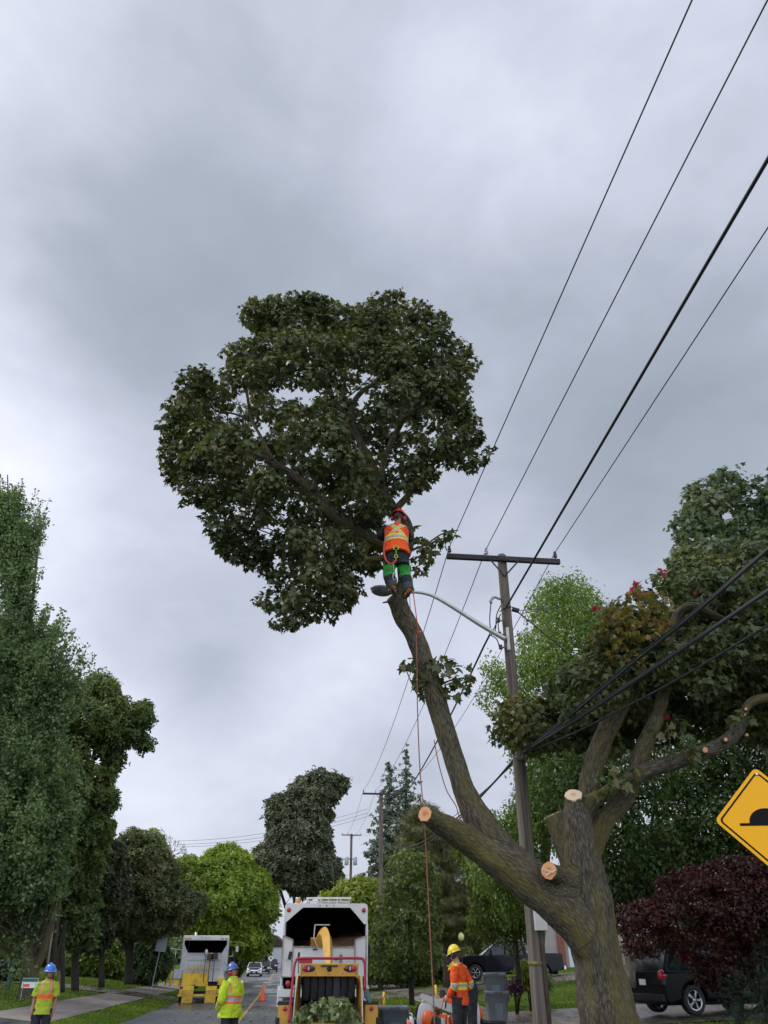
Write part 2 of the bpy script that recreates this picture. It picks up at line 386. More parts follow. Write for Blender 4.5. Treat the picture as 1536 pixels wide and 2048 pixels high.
# ------------------------------------------------------------------ foliage
def leaf_template(kind):
    if kind == 'maple':       # five-lobed leaf, stalk at the origin
        half = [(.0, .0), (.20, -.10), (.52, .02), (.36, .16), (.58, .50), (.27, .46), (.20, .62), (0, 1.0)]
        pts = half + [(-x, y) for x, y in half[-2:0:-1]]
        v = np.array([(x, y, -.38 * abs(x) - .22 * y * y) for x, y in pts]); faces = [tuple(range(len(pts)))]
    elif kind == 'oval':
        pts = [(0, 0), (.30, .35), (.22, .75), (0, 1.0), (-.22, .75), (-.30, .35)]
        v = np.array([(x, y, -.5 * abs(x) - .2 * y * y) for x, y in pts]); faces = [(0, 1, 2, 3, 4, 5)]
    elif kind == 'tri':
        v = np.array([(0, 0, 0), (.36, .5, -.15), (0, 1, -.1), (-.36, .5, -.15)]); faces = [(0, 1, 2, 3)]
    elif kind == 'clump':     # small bunch of three leaves for far trees
        a = np.array([(0, 0, 0), (.34, .45, -.12), (0, 1, -.1), (-.34, .45, -.12)])
        vs, faces = [], []
        for k, (r, sc) in enumerate(((0, 1), (2.2, .9), (4.1, .8))):
            c, s_ = math.cos(r), math.sin(r)
            b = a * sc; vs.append(np.stack([b[:, 0] * c - b[:, 1] * s_, b[:, 0] * s_ + b[:, 1] * c, b[:, 2] + .1 * k], 1)); faces.append((4 * k, 4 * k + 1, 4 * k + 2, 4 * k + 3))
        v = np.concatenate(vs)
    elif kind == 'needle':
        vs, faces = [], []
        for k in range(5):
            r = (k - 2) * .5; c, s_ = math.cos(r), math.sin(r)
            a = np.array([(-.035, 0, 0), (.035, 0, 0), (0, 1, -.08)])
            vs.append(np.stack([a[:, 0] * c - a[:, 1] * s_, a[:, 0] * s_ + a[:, 1] * c, a[:, 2] + .12 * abs(k - 2)], 1)); faces.append((3 * k, 3 * k + 1, 3 * k + 2))
        v = np.concatenate(vs)
    return v.astype(np.float32), faces

def leaves_mesh(name, pos, nrm, size, kind, mat, parent, rng, droop=.35, dirs=None):
    n = len(pos); tv, tf = leaf_template(kind); k = len(tv)
    nrm = nrm / (np.linalg.norm(nrm, axis=1, keepdims=True) + 1e-9)
    a = rng.normal(size=(n, 3)) if dirs is None else dirs + rng.normal(size=(n, 3)) * .35
    a[:, 2] -= droop
    a -= nrm * (a * nrm).sum(1, keepdims=True); a /= (np.linalg.norm(a, axis=1, keepdims=True) + 1e-9)
    x = np.cross(a, nrm)
    s = (size * rng.uniform(.55, 1.2, n))[:, None, None]
    V = pos[:, None, :] + s * (tv[None, :, 0:1] * x[:, None, :] + tv[None, :, 1:2] * a[:, None, :] + tv[None, :, 2:3] * nrm[:, None, :])
    V = V.reshape(-1, 3).astype(np.float32)
    loops = np.concatenate([np.array(f) for f in tf]); cnt = np.array([len(f) for f in tf])
    LI = (loops[None, :] + (np.arange(n) * k)[:, None]).ravel().astype(np.int32)
    CN = np.tile(cnt, n); ST = np.concatenate([[0], np.cumsum(CN)[:-1]]).astype(np.int32)
    me = bpy.data.meshes.new(name); me.vertices.add(len(V)); me.vertices.foreach_set('co', V.ravel())
    me.loops.add(len(LI)); me.loops.foreach_set('vertex_index', LI)
    me.polygons.add(len(CN)); me.polygons.foreach_set('loop_start', ST); me.polygons.foreach_set('loop_total', CN.astype(np.int32))
    me.materials.append(mat); me.update(calc_edges=True)
    o = bpy.data.objects.new(name, me); link(o)
    if parent is not None: o.parent = parent
    return o

def inpoly(x, y, poly):
    poly = np.asarray(poly, float); res = np.zeros(len(x), bool); j = len(poly) - 1
    for i in range(len(poly)):
        xi, yi = poly[i]; xj, yj = poly[j]
        c = ((yi > y) != (yj > y)) & (x < (xj - xi) * (y - yi) / (yj - yi + 1e-9) + xi)
        res ^= c; j = i
    return res
def edge_dist(x, y, poly):
    poly = np.asarray(poly, float); d = np.full(len(x), 1e9); j = len(poly) - 1
    for i in range(len(poly)):
        a, b = poly[j], poly[i]; ab = b - a; t = np.clip(((x - a[0]) * ab[0] + (y - a[1]) * ab[1]) / ((ab ** 2).sum() + 1e-9), 0, 1)
        d = np.minimum(d, np.hypot(x - a[0] - t * ab[0], y - a[1] - t * ab[1])); j = i
    return d

def clumps_in(poly, D, thick, n, rpx, rng, holes=(), inset=.75, depthpow=.5):
    """clump centres (world) and radii (m) filling a traced outline with real thickness"""
    poly = np.asarray(poly, float); lo, hi = poly.min(0), poly.max(0); C, Rr = [], []
    tries = 0; ed_max = None
    X = rng.uniform(lo[0], hi[0], n * 60); Y = rng.uniform(lo[1], hi[1], n * 60)
    r = rpx * rng.uniform(.45, 1.5, len(X)); ins = inpoly(X, Y, poly); ed = edge_dist(X, Y, poly)
    ok = ins & (ed > r * inset * rng.uniform(.35, 1.1, len(X)))
    for (hx, hy, ha, hb) in holes: ok &= (((X - hx) / (ha + r * .6)) ** 2 + ((Y - hy) / (hb + r * .6)) ** 2) > 1
    X, Y, r, ed = X[ok], Y[ok], r[ok], ed[ok]; em = ed.max()
    # spread: greedy best candidate
    out = []; step = max(1, len(X) // n)
    for i in range(n):
        c = slice(i * step, (i + 1) * step); 
        if len(X[c]) == 0: break
        if out:
            o = np.array([(q[0], q[1]) for q in out[-400:]]); dd = np.hypot(X[c][:, None] - o[:, 0], Y[c][:, None] - o[:, 1]).min(1); k = dd.argmax()
        else: k = 0
        out.append((X[c][k], Y[c][k], r[c][k], ed[c][k]))
    for (x, y, rr, e) in out:
        T = thick * (min(1, e / em)) ** depthpow
        dd = T * rng.uniform(-1, 1)
        if rng.uniform() < .45: dd = -T * rng.uniform(.6, 1.0)      # the side turned to the street is full
        C.append(P(x, y, D + dd)); Rr.append(mpx(y, D, rr))
    return np.array([tuple(c) for c in C]), np.array(Rr)

def foliage(name, C, Rr, dens, size, kind, mat, parent, seed, base=(0, 0, 0), holes=(), squash=.8, up=.6, shell=.45, droop=.35, wob=.35, minz=None, outl=.10):
    """leaves on the shells of many irregular clumps; dens = leaves per m2 of clump shell"""
    rng = np.random.default_rng(seed)
    cnt = np.maximum(6, (dens * 4 * math.pi * Rr ** 2).astype(int)); idx = np.repeat(np.arange(len(C)), cnt); n = len(idx)
    d = rng.normal(size=(n, 3)); d /= np.linalg.norm(d, axis=1, keepdims=True)
    rad = (1 - shell * rng.uniform(0, 1, n) ** 1.6) * (1 + wob * rng.normal(size=n) * .35) * (1 + (rng.uniform(0, 1, n) < outl) * rng.uniform(0, .55, n))
    off = d * (rad * Rr[idx])[:, None]; off[:, 2] *= squash
    pos = C[idx] + off
    nr = d * .9 + rng.normal(size=(n, 3)) * .55; nr[:, 2] += up
    if minz is not None:
        k = pos[:, 2] > minz; pos, nr, d = pos[k], nr[k], d[k]
    if len(holes):
        X, Y, _ = proj(pos); k = np.ones(len(pos), bool)
        for (hx, hy, ha, hb) in holes: k &= (((X - hx) / ha) ** 2 + ((Y - hy) / hb) ** 2) > rng.uniform(.55, 1.15, len(pos))
        pos, nr, d = pos[k], nr[k], d[k]
    pos = pos - np.array(base)[None, :]
    return leaves_mesh(name, pos.astype(np.float32), nr, size, kind, mat, parent, rng, droop, dirs=d.copy())

def limb_px(mb, pts, D, base, n=10, sub=4, rough=.12, seed=0, m=0, capm=None, caps=True):
    """pts: (px, py, radius px[, dD]) -> one tapering limb in world metres relative to base"""
    W, Rd = [], []
    for q in pts:
        d = D + (q[3] if len(q) > 3 else 0)
        W.append(P(q[0], q[1], d) - base); Rd.append(mpx(q[1], d, q[2]))
    mb.tube(W, Rd, n=n, sub=sub, rough=rough, seed=seed, m=m, capm=capm, caps=caps)
    return W, Rd

BARK = barkmat('maple_bark', (.024, .019, .013), (.225, .19, .14), moss=(.165, .14, .035), mossamt=.68, sc=1.15, dist=.03)
BARK2 = barkmat('grey_bark', (.02, .018, .015), (.085, .075, .062), moss=(.05, .055, .02), mossamt=.4)
def ringmat(name, a, b_, heart):
    m, nt, b, N, L = nodes(name); tc = N('ShaderNodeTexCoord')
    n = N('ShaderNodeTexNoise'); n.inputs['Scale'].default_value = 9; n.inputs['Detail'].default_value = 5; L(tc.outputs['Object'], n.inputs['Vector'])
    ln = N('ShaderNodeVectorMath'); ln.operation = 'LENGTH'; L(tc.outputs['Object'], ln.inputs[0])
    d = N('ShaderNodeMath'); d.operation = 'MULTIPLY_ADD'; L(n.outputs['Fac'], d.inputs[0]); d.inputs[1].default_value = .05; L(ln.outputs['Value'], d.inputs[2])
    s = N('ShaderNodeMath'); s.operation = 'MULTIPLY'; L(d.outputs[0], s.inputs[0]); s.inputs[1].default_value = 420
    sn = N('ShaderNodeMath'); sn.operation = 'SINE'; L(s.outputs[0], sn.inputs[0]); h = N('ShaderNodeMath'); h.operation = 'MULTIPLY_ADD'; L(sn.outputs[0], h.inputs[0]); h.inputs[1].default_value = .35; h.inputs[2].default_value = .5
    mx = N('ShaderNodeMixRGB'); L(h.outputs[0], mx.inputs[0]); mx.inputs[1].default_value = (*a, 1); mx.inputs[2].default_value = (*b_, 1)
    r = N('ShaderNodeValToRGB'); r.color_ramp.elements[0].position = .045; r.color_ramp.elements[1].position = .085; L(d.outputs[0], r.inputs[0])
    m2 = N('ShaderNodeMixRGB'); L(r.outputs[0], m2.inputs[0]); m2.inputs[1].default_value = (*heart, 1); L(mx.outputs[0], m2.inputs[2])
    L(m2.outputs[0], b.inputs['Base Color']); b.inputs['Roughness'].default_value = .7
    bp = N('ShaderNodeBump'); bp.inputs['Distance'].default_value = .006; L(n.outputs['Fac'], bp.inputs['Height']); L(bp.outputs[0], b.inputs['Normal']); return m
M['ring_o'] = ringmat('cut_rings_orange', (.72, .36, .17), (.60, .26, .11), (.42, .17, .07)); M['ring_p'] = ringmat('cut_rings_pale', (.70, .54, .38), (.60, .43, .27), (.5, .33, .18))
BARKP = barkmat('pale_bark', (.10, .085, .07), (.30, .26, .21))
TWMAX = 99
def twigs(mb, C, start, rng, n, r0, base):
    """thin branches running from limb points out to foliage clumps"""
    S = [Vector(s) for s in start]
    for i in rng.choice(len(C), min(n, len(C)), replace=False):
        c = Vector(C[i]) - base; s = min(S, key=lambda q: (q - c).length + (0.4 * max(0, q.z - c.z)))
        if (c - s).length > TWMAX: continue
        mid = s.lerp(c, .5) + Vector(rng.normal(size=3) * .08 * (c - s).length) + Vector((0, 0, .08 * (c - s).length))
        mb.tube([s, mid, c], [r0, r0 * .6, r0 * .22], n=5, sub=2)

def tree(name, base, outline, D, thick, nc, rpx, dens, size, kind, mat, label, cat='tree', group=None, trunk=None, limbs=(), seed=1, holes=(), bark=None,
         twn=24, twr=.03, squash=.8, up=.6, extra=None, droop=.35, shell=.45, minz=None):
    rng = np.random.default_rng(seed); root = empty(name, base, 0, label, cat, group)
    C, Rr = clumps_in(outline, D, thick, nc, rpx, rng, holes)
    if extra:
        for (poly, dD, th, n2, r2) in extra:
            C2, R2 = clumps_in(poly, D + dD, th, n2, r2, rng, holes); C = np.concatenate([C, C2]); Rr = np.concatenate([Rr, R2])
    f = foliage('crown', C, Rr, dens, size, kind, mat, root, seed + 5, base, holes, squash, up, shell, droop, minz=minz)
    tb = MB(); starts = []
    if trunk:
        W, _ = limb_px(tb, trunk, D, base, n=14, seed=seed); starts += W[1:]
        tb.build('trunk', bark or BARK2, root)
    lb = MB()
    for j, l in enumerate(limbs):
        W, _ = limb_px(lb, l, D, base, n=9, seed=seed + j + 2); starts += W[1:]
    if not starts: starts = [Vector((0, 0, (C[:, 2].min() - base[2]) * .6)), Vector((0, 0, C[:, 2].mean() - base[2]))]
    twigs(lb, C, starts, rng, twn, twr, base)
    if lb.v: lb.build('branches', bark or BARK2, root)
    return root, C

LM = {}
LM['hero'] = leafmat('maple_leaf_dark', [(.014, .021, .009), (.037, .046, .018), (.073, .080, .033), (.12, .10, .042)], trans=.22, big=.5, bigscale=.7)
LM['maple2'] = leafmat('maple_leaf_mixed', [(.012, .019, .009), (.030, .042, .017), (.062, .075, .028), (.12, .09, .025)], trans=.28, big=.55, bigscale=.6)
LM['red'] = leafmat('maple_leaf_red', [(.18, .028, .03), (.34, .055, .055)], trans=.4, big=.1, tcol=(1.2, .8, .8))
LM['birch'] = leafmat('light_leaf', [(.036, .064, .015), (.085, .135, .030), (.165, .225, .07)], trans=.4, big=.45, tcol=(1.5, 1.45, .6))
LM['dark'] = leafmat('dark_green_leaf', [(.012, .022, .008), (.035, .06, .015), (.075, .105, .028)], trans=.3, big=.5)  # dark green tones of the ash leaves
LM['jm'] = leafmat('japanese_maple_leaf', [(.009, .003, .003), (.027, .007, .006), (.055, .016, .009)], trans=.25, big=.5, tcol=(1.6, .6, .5), bigscale=1.2)
LM['small'] = leafmat('street_tree_leaf', [(.025, .038, .012), (.06, .082, .022), (.13, .165, .05)], trans=.35, big=.45, bigscale=1.0, tcol=(1.5, 1.35, .6))
LM['pine'] = leafmat('pine_needles', [(.035, .042, .014), (.075, .078, .024), (.11, .105, .035)], trans=.15, big=.5, tcol=(1.2, 1.2, .8))
LM['spruce'] = leafmat('spruce_needles', [(.04, .055, .035), (.09, .11, .07), (.16, .185, .13)], trans=.15, big=.4, tcol=(1, 1.1, .9))
LM['far_maple'] = leafmat('far_maple_leaf', [(.022, .028, .015), (.056, .064, .033), (.115, .12, .068)], trans=.2, big=.35, bigscale=.5)
LM['bright'] = leafmat('bright_leaf', [(.035, .06, .008), (.11, .155, .018), (.23, .28, .045)], trans=.4, big=.45, bigscale=.55)
LM['yellowgreen'] = leafmat('yellow_green_leaf', [(.06, .085, .012), (.125, .155, .02), (.23, .24, .04)], trans=.4, big=.4)
LM['ginkgo'] = leafmat('left_tree_leaf', [(.028, .05, .022), (.075, .115, .045), (.16, .21, .10)], trans=.35, big=.35, bigscale=.3)
LM['lmaple'] = leafmat('left_maple_leaf', [(.02, .034, .012), (.055, .082, .022), (.13, .14, .035)], trans=.3, big=.6, bigscale=.35)
LM['purple'] = leafmat('dark_purple_leaf', [(.010, .011, .008), (.024, .024, .017), (.05, .045, .032)], trans=.15, big=.4, tcol=(1, .8, .8))
LM['olive'] = leafmat('olive_leaf', [(.025, .034, .012), (.065, .078, .028), (.13, .115, .05)], trans=.25, big=.6, bigscale=.5)
LM['hedge'] = leafmat('hedge_leaf', [(.018, .035, .008), (.06, .095, .015), (.16, .20, .035)], trans=.35, big=.45, bigscale=.6)
LM['barberry'] = leafmat('barberry_leaf', [(.03, .012, .02), (.07, .03, .04)], trans=.2, big=.4, tcol=(1, .7, .7))

# ------------------------------------------------------------------ ground, road, paths
def strip(name, o0, o1, s0, s1, mat, dz, ns=60, no=8, kind='structure', wob0=0, wob1=0, seed=0, label=None, cat=None):
    b = MB(); vs = []
    for i in range(ns + 1):
        s = s0 + (s1 - s0) * (i / ns) ** 1.6 if s1 - s0 > 60 else s0 + (s1 - s0) * i / ns
        a0 = o0 + wob0 * noise.noise(Vector((s * .6, seed, 0))); a1 = o1 + wob1 * noise.noise(Vector((s * .6, seed + 9, 0)))
        for j in range(no + 1):
            p = RN * (a0 + (a1 - a0) * j / no) + RD * s; vs.append((p.x, p.y, gz(p.x, p.y) + dz))
    fs = [(i * (no + 1) + j, i * (no + 1) + j + 1, (i + 1) * (no + 1) + j + 1, (i + 1) * (no + 1) + j) for i in range(ns) for j in range(no)]
    b.add(vs, fs, smooth=True); o = b.build(name, mat); o['kind'] = kind
    return tag(o, label, cat)

def grassmat():
    m, nt, b, N, L = nodes('lawn'); tc = N('ShaderNodeTexCoord')
    n = N('ShaderNodeTexNoise'); n.inputs['Scale'].default_value = .9; n.inputs['Detail'].default_value = 8; L(tc.outputs['Object'], n.inputs['Vector'])
    r = N('ShaderNodeValToRGB'); e = r.color_ramp.elements; e[0].position = .3; e[0].color = (.045, .085, .012, 1); e[1].position = .72; e[1].color = (.13, .18, .028, 1)
    L(n.outputs['Fac'], r.inputs[0])
    n2 = N('ShaderNodeTexNoise'); n2.inputs['Scale'].default_value = 40; n2.inputs['Detail'].default_value = 4; L(tc.outputs['Object'], n2.inputs['Vector'])
    mx = N('ShaderNodeMixRGB'); mx.blend_type = 'MULTIPLY'; mx.inputs[0].default_value = .8; L(r.outputs[0], mx.inputs[1])
    r2 = N('ShaderNodeValToRGB'); r2.color_ramp.elements[0].position = .3; r2.color_ramp.elements[0].color = (.35, .35, .35, 1); r2.color_ramp.elements[1].position = .7; r2.color_ramp.elements[1].color = (1.3, 1.3, 1.3, 1)
    L(n2.outputs['Fac'], r2.inputs[0]); L(r2.outputs[0], mx.inputs[2]); L(mx.outputs[0], b.inputs['Base Color'])
    b.inputs['Roughness'].default_value = .9; b.inputs['Specular IOR Level'].default_value = .15
    bp = N('ShaderNodeBump'); bp.inputs['Distance'].default_value = .05; L(n2.outputs['Fac'], bp.inputs['Height']); L(bp.outputs[0], b.inputs['Normal'])
    return m
def asphaltmat(name, dark, light, wet=True, sc=1.0):
    m, nt, b, N, L = nodes(name); tc = N('ShaderNodeTexCoord')
    mp = N('ShaderNodeMapping'); mp.inputs['Rotation'].default_value = (0, 0, -AZ); mp.inputs['Scale'].default_value = (1, .25, 1); L(tc.outputs['Object'], mp.inputs[0])
    n = N('ShaderNodeTexNoise'); n.inputs['Scale'].default_value = .55 * sc; n.inputs['Detail'].default_value = 7; n.inputs['Roughness'].default_value = .6; L(mp.outputs[0], n.inputs['Vector'])
    r = N('ShaderNodeValToRGB'); e = r.color_ramp.elements; e[0].position = .32; e[0].color = (*dark, 1); e[1].position = .68; e[1].color = (*light, 1); L(n.outputs['Fac'], r.inputs[0])
    n2 = N('ShaderNodeTexNoise'); n2.inputs['Scale'].default_value = 90; n2.inputs['Detail'].default_value = 2; L(tc.outputs['Object'], n2.inputs['Vector'])
    mx = N('ShaderNodeMixRGB'); mx.blend_type = 'OVERLAY'; mx.inputs[0].default_value = .5; L(r.outputs[0], mx.inputs[1]); L(n2.outputs['Fac'], mx.inputs[2]); L(mx.outputs[0], b.inputs['Base Color'])
    if wet:
        rr = N('ShaderNodeValToRGB'); rr.color_ramp.elements[0].position = .40; rr.color_ramp.elements[0].color = (.22, .22, .22, 1); rr.color_ramp.elements[1].position = .56; rr.color_ramp.elements[1].color = (.6, .6, .6, 1)
        L(n.outputs['Fac'], rr.inputs[0]); L(rr.outputs[0], b.inputs['Roughness'])
    else: b.inputs['Roughness'].default_value = .85
    bp = N('ShaderNodeBump'); bp.inputs['Distance'].default_value = .004; L(n2.outputs['Fac'], bp.inputs['Height']); L(bp.outputs[0], b.inputs['Normal'])
    return m
GRASS = grassmat(); ASPH = asphaltmat('wet_asphalt', (.055, .055, .057), (.115, .114, .113))
CONC = asphaltmat('old_concrete', (.15, .125, .105), (.27, .235, .20), wet=False, sc=2)
CONC2 = asphaltmat('driveway_concrete', (.085, .066, .052), (.17, .135, .11), wet=True, sc=3)

b = MB(); xs = [-400, -200, -120, -80, -60, -45] + [-38 + i * .65 for i in range(105)] + [34, 45, 60, 90, 140, 250, 400]
ys = [-60, -30, -10] + [i * 1.6 for i in range(0, 90)] + [160, 200, 260, 400, 700]
vs = [(0, 0, 0)] * 0
for s in ys:
    for o_ in xs:
        p = RN * o_ + RD * s; vs.append((p.x, p.y, gz(p.x, p.y) + .02 * noise.noise(Vector((p.x * .5, p.y * .5, 0))) - (.03 if -6 < o_ < 2.9 else 0)))
nx = len(xs); fs = [(i * nx + j, i * nx + j + 1, (i + 1) * nx + j + 1, (i + 1) * nx + j) for i in range(len(ys) - 1) for j in range(nx - 1)]
b.add(vs, fs, smooth=True); tag(b.build('ground', GRASS), kind='structure')
tag(strip('road', -5.6, 2.42, -20, 320, ASPH, .0, 120, 10, wob0=.18), kind='structure')
# kerb on the right, a real step
kb = MB()
for i in range(46):
    s0 = -6 + i * 3.0; a, c = RN * 2.5 + RD * s0, RN * 2.5 + RD * (s0 + 2.985)
    if 41 < s0 < 50: continue
    kb.bar((a.x, a.y, .065), (c.x, c.y, .065), .16, .14)
tag(kb.build('kerb', pm('kerb_concrete', (.26, .24, .22), (.17, .155, .14), rough=.85, scale=3)), kind='structure')
tag(strip('path', -9.3, -7.2, 5, 160, CONC, .03, 90, 4, wob0=.15, wob1=.12, seed=3), kind='structure')
tag(strip('sidewalk', 5.9, 7.5, -5, 110, CONC, .035, 90, 4), kind='structure')
def cross_strip(name, s0, s1, o0, o1, mat, dz):
    return strip(name, o0, o1, s0, s1, mat, dz, ns=6, no=30)
cross_strip('driveway', 23.5, 30.5, 2.4, 24, CONC2, .045)
cross_strip('driveway', 44.0, 51.5, 2.4, 26, CONC2, .045)
cross_strip('driveway', 23.5, 29.0, -12.5, -5.5, ASPH, .05)
cross_strip('driveway', 49.0, 53.0, -24, -5.5, CONC2, .05)
# expansion joints drawn as thin grooves on the sidewalk
jb = MB()
for i in range(60):
    a = road(5.92, -4 + i * 1.5); c = road(7.48, -4 + i * 1.5)
    jb.bar((a.x, a.y, a.z + .037), (c.x, c.y, c.z + .037), .025, .006)
tag(jb.build('sidewalk_joints', M['log']), kind='structure')
YL = pm('road_line_yellow', (.50, .32, .06), (.24, .17, .07), rough=.7, scale=3, detail=8, contrast=(.4, .7))
tag(strip('road_marking', -1.62, -1.50, 20, 200, YL, .006, 90, 1, wob0=.02, wob1=.02), kind='structure')
# grass blades close to the paths: one sheet of ground cover on each side
def grass_cover(name, o0, o1, s0, s1, n, seed, size=.09):
    rng = np.random.default_rng(seed); o = rng.uniform(o0, o1, n); s = s0 + (s1 - s0) * rng.uniform(0, 1, n) ** 1.3
    x = RN.x * o + RD.x * s; y = RN.y * o + RD.y * s
    z = np.array([gz(a, c) for a, c in zip(x, y)])
    pos = np.stack([x, y, z], 1); nr = rng.normal(size=(n, 3)); nr[:, 2] *= .15
    d = rng.normal(size=(n, 3)) * .35; d[:, 2] = 1
    ob = leaves_mesh(name, pos.astype(np.float32), nr, size, 'tri', GL, None, rng, droop=0, dirs=d * 2); return tag(ob, kind='stuff')
GL = leafmat('grass_blade', [(.035, .062, .010), (.075, .115, .017), (.14, .17, .03)], trans=.35, big=.5, bigscale=.7, spec=.15, rough=.7)
grass_cover('grass', -7.15, -5.5, 22, 70, 9000, 1, .08)
grass_cover('grass', -24, -9.4, 24, 75, 22000, 2, .09)
grass_cover('grass', 2.6, 5.85, 14, 50, 15000, 3, .07)
grass_cover('grass', 7.55, 22, 31, 60, 22000, 4, .08)
grass_cover('grass', 7.55, 16, 17, 23.2, 9000, 5, .08)

def litter(n, seed, o0, o1, s0, s1, name, size, mat):
    rng = np.random.default_rng(seed); o = rng.normal((o0 + o1) / 2, (o1 - o0) / 3.2, n); s = rng.uniform(s0, s1, n); x = RN.x * o + RD.x * s; y = RN.y * o + RD.y * s
    z = np.array([gz(a, c) for a, c in zip(x, y)]) + .05 * (o > 2.5) + .02; nr = rng.normal(size=(n, 3)) * .3; nr[:, 2] = 1
    tag(leaves_mesh(name, np.stack([x, y, z], 1).astype(np.float32), nr, size, 'maple', mat, None, rng, droop=0), kind='stuff')
litter(900, 5, -3.0, 7.5, 22, 44, 'fallen_leaves', .12, leafmat('fallen_leaf', [(.04, .06, .02), (.09, .11, .04), (.18, .16, .07)], trans=.1, big=.1))
litter(2200, 6, 1.0, 7.0, 20, 36, 'debris', .05, pm('wood_bits', (.30, .20, .11), (.16, .10, .06), rough=.9))
# ------------------------------------------------------------------ the maple being felled
def z1(pts): return [(300 + .46875 * x, 560 + .46875 * y) for x, y in pts]
DM = 12.5
mbase = ground_at(1222, DM, 2048)
hero = empty('maple_tree', mbase, 0, 'half cut maple with mossy trunk and fresh orange cuts, climber on its leaning limb', 'tree')
tb = MB(); CUTS = []
limb_px(tb, [(1238, 2230, 92), (1228, 2130, 72), (1216, 2048, 61), (1203, 1965, 51), (1191, 1890, 46), (1178, 1800, 43), (1165, 1720, 37), (1156, 1650, 30), (1149, 1605, 20), (1147, 1590, 18, -.07)],
        DM, mbase, n=40, sub=7, rough=.10, seed=1)
CUTS.append((len(tb.paths) - 1, 'ring_p'))
def limb(pts, seed, n=22, rough=.11, cut='cutwood', sub=6, dD=0):
    W, Rd = limb_px(tb, pts, DM + dD, mbase, n=n, sub=sub, rough=rough, seed=seed)
    if seed in (3, 8, 9, 6, 14): CUTS.append((len(tb.paths) - 1, 'ring_o' if cut == 'cutwood' else 'ring_p'))
    return W, Rd
limb([(1212, 2020, 22), (1200, 1945, 30), (1170, 1868, 41), (1120, 1810, 43), (1065, 1765, 41), (1005, 1722, 36), (950, 1690, 29), (905, 1662, 24, -.25), (875, 1644, 20, -.5), (850, 1628, 15, -.8)], 3, n=30, dD=-.1)
W_TALL, R_TALL = limb([(q[0], q[1], q[2] * (.80 if q[1] < 1620 else .92)) for q in [(1085, 1790, 30), (1045, 1745, 38), (1000, 1700, 36), (962, 1648, 32), (928, 1580, 27), (902, 1500, 25), (878, 1420, 25), (852, 1335, 24), (830, 1275, 23), (808, 1235, 24), (797, 1205, 23), (803, 1185, 17),
      (806, 1160, 13), (806, 1120, 14), (816, 1085, 16), (812, 1045, 13), (784, 1012, 12), (762, 975, 13), (742, 935, 13), (722, 885, 9), (700, 845, 8), (688, 800, 6), (660, 750, 5), (640, 690, 4)]], 5, n=28, rough=.09)
limb([(800, 1225, 14), (790, 1205, 14), (783, 1196, 12)], 6, n=18, cut='cutwood2')                               # stub beside the lamp
wl, _ = limb([(815, 1105, 10), (790, 1095, 11), (755, 1083, 11), (715, 1062, 11), (680, 1038, 11), (650, 1012, 10), (622, 978, 9), (580, 945, 7), (535, 918, 5), (490, 900, 4), (450, 905, 3)], 7, n=16)
limb([(1165, 1800, 20), (1145, 1772, 20, -.1), (1120, 1754, 19, -.3), (1098, 1741, 17, -.58)], 8, n=22)                                            # orange cut facing the street
limb([(1150, 1760, 22), (1138, 1710, 22), (1122, 1665, 21), (1106, 1630, 19)], 9, n=20, cut='cutwood2', dD=.15)
limb([(1172, 1690, 20), (1172, 1620, 19), (1180, 1560, 21), (1200, 1490, 20), (1235, 1420, 18), (1262, 1370, 15), (1270, 1310, 12), (1290, 1240, 9)], 10, n=20, dD=.5)
limb([(1180, 1740, 16), (1190, 1690, 19), (1215, 1635, 19), (1252, 1592, 17), (1270, 1550, 17), (1285, 1500, 17), (1312, 1440, 14), (1328, 1385, 12), (1340, 1320, 9)], 11, n=20, dD=.4)
limb([(1160, 1640, 16), (1175, 1608, 16), (1205, 1592, 13), (1235, 1572, 14), (1275, 1551, 15), (1316, 1535, 15), (1357, 1522, 14), (1385, 1512, 15), (1410, 1504, 15), (1440, 1490, 13), (1466, 1472, 14), (1482, 1448, 11), (1486, 1420, 8)], 12, n=20, dD=.05)
limb([(1484, 1432, 7), (1500, 1406, 8), (1530, 1396, 9), (1570, 1392, 9), (1620, 1370, 8)], 13, n=12)
limb([(1335, 1330, 11), (1344, 1262, 10), (1362, 1222, 10), (1392, 1216, 11), (1424, 1231, 9), (1456, 1243, 6)], 14, n=16, dD=.6, cut='cutwood2')
limb([(1440, 1330, 8), (1470, 1302, 9), (1500, 1312, 9), (1545, 1350, 9), (1600, 1400, 9)], 15, n=12, dD=.8)
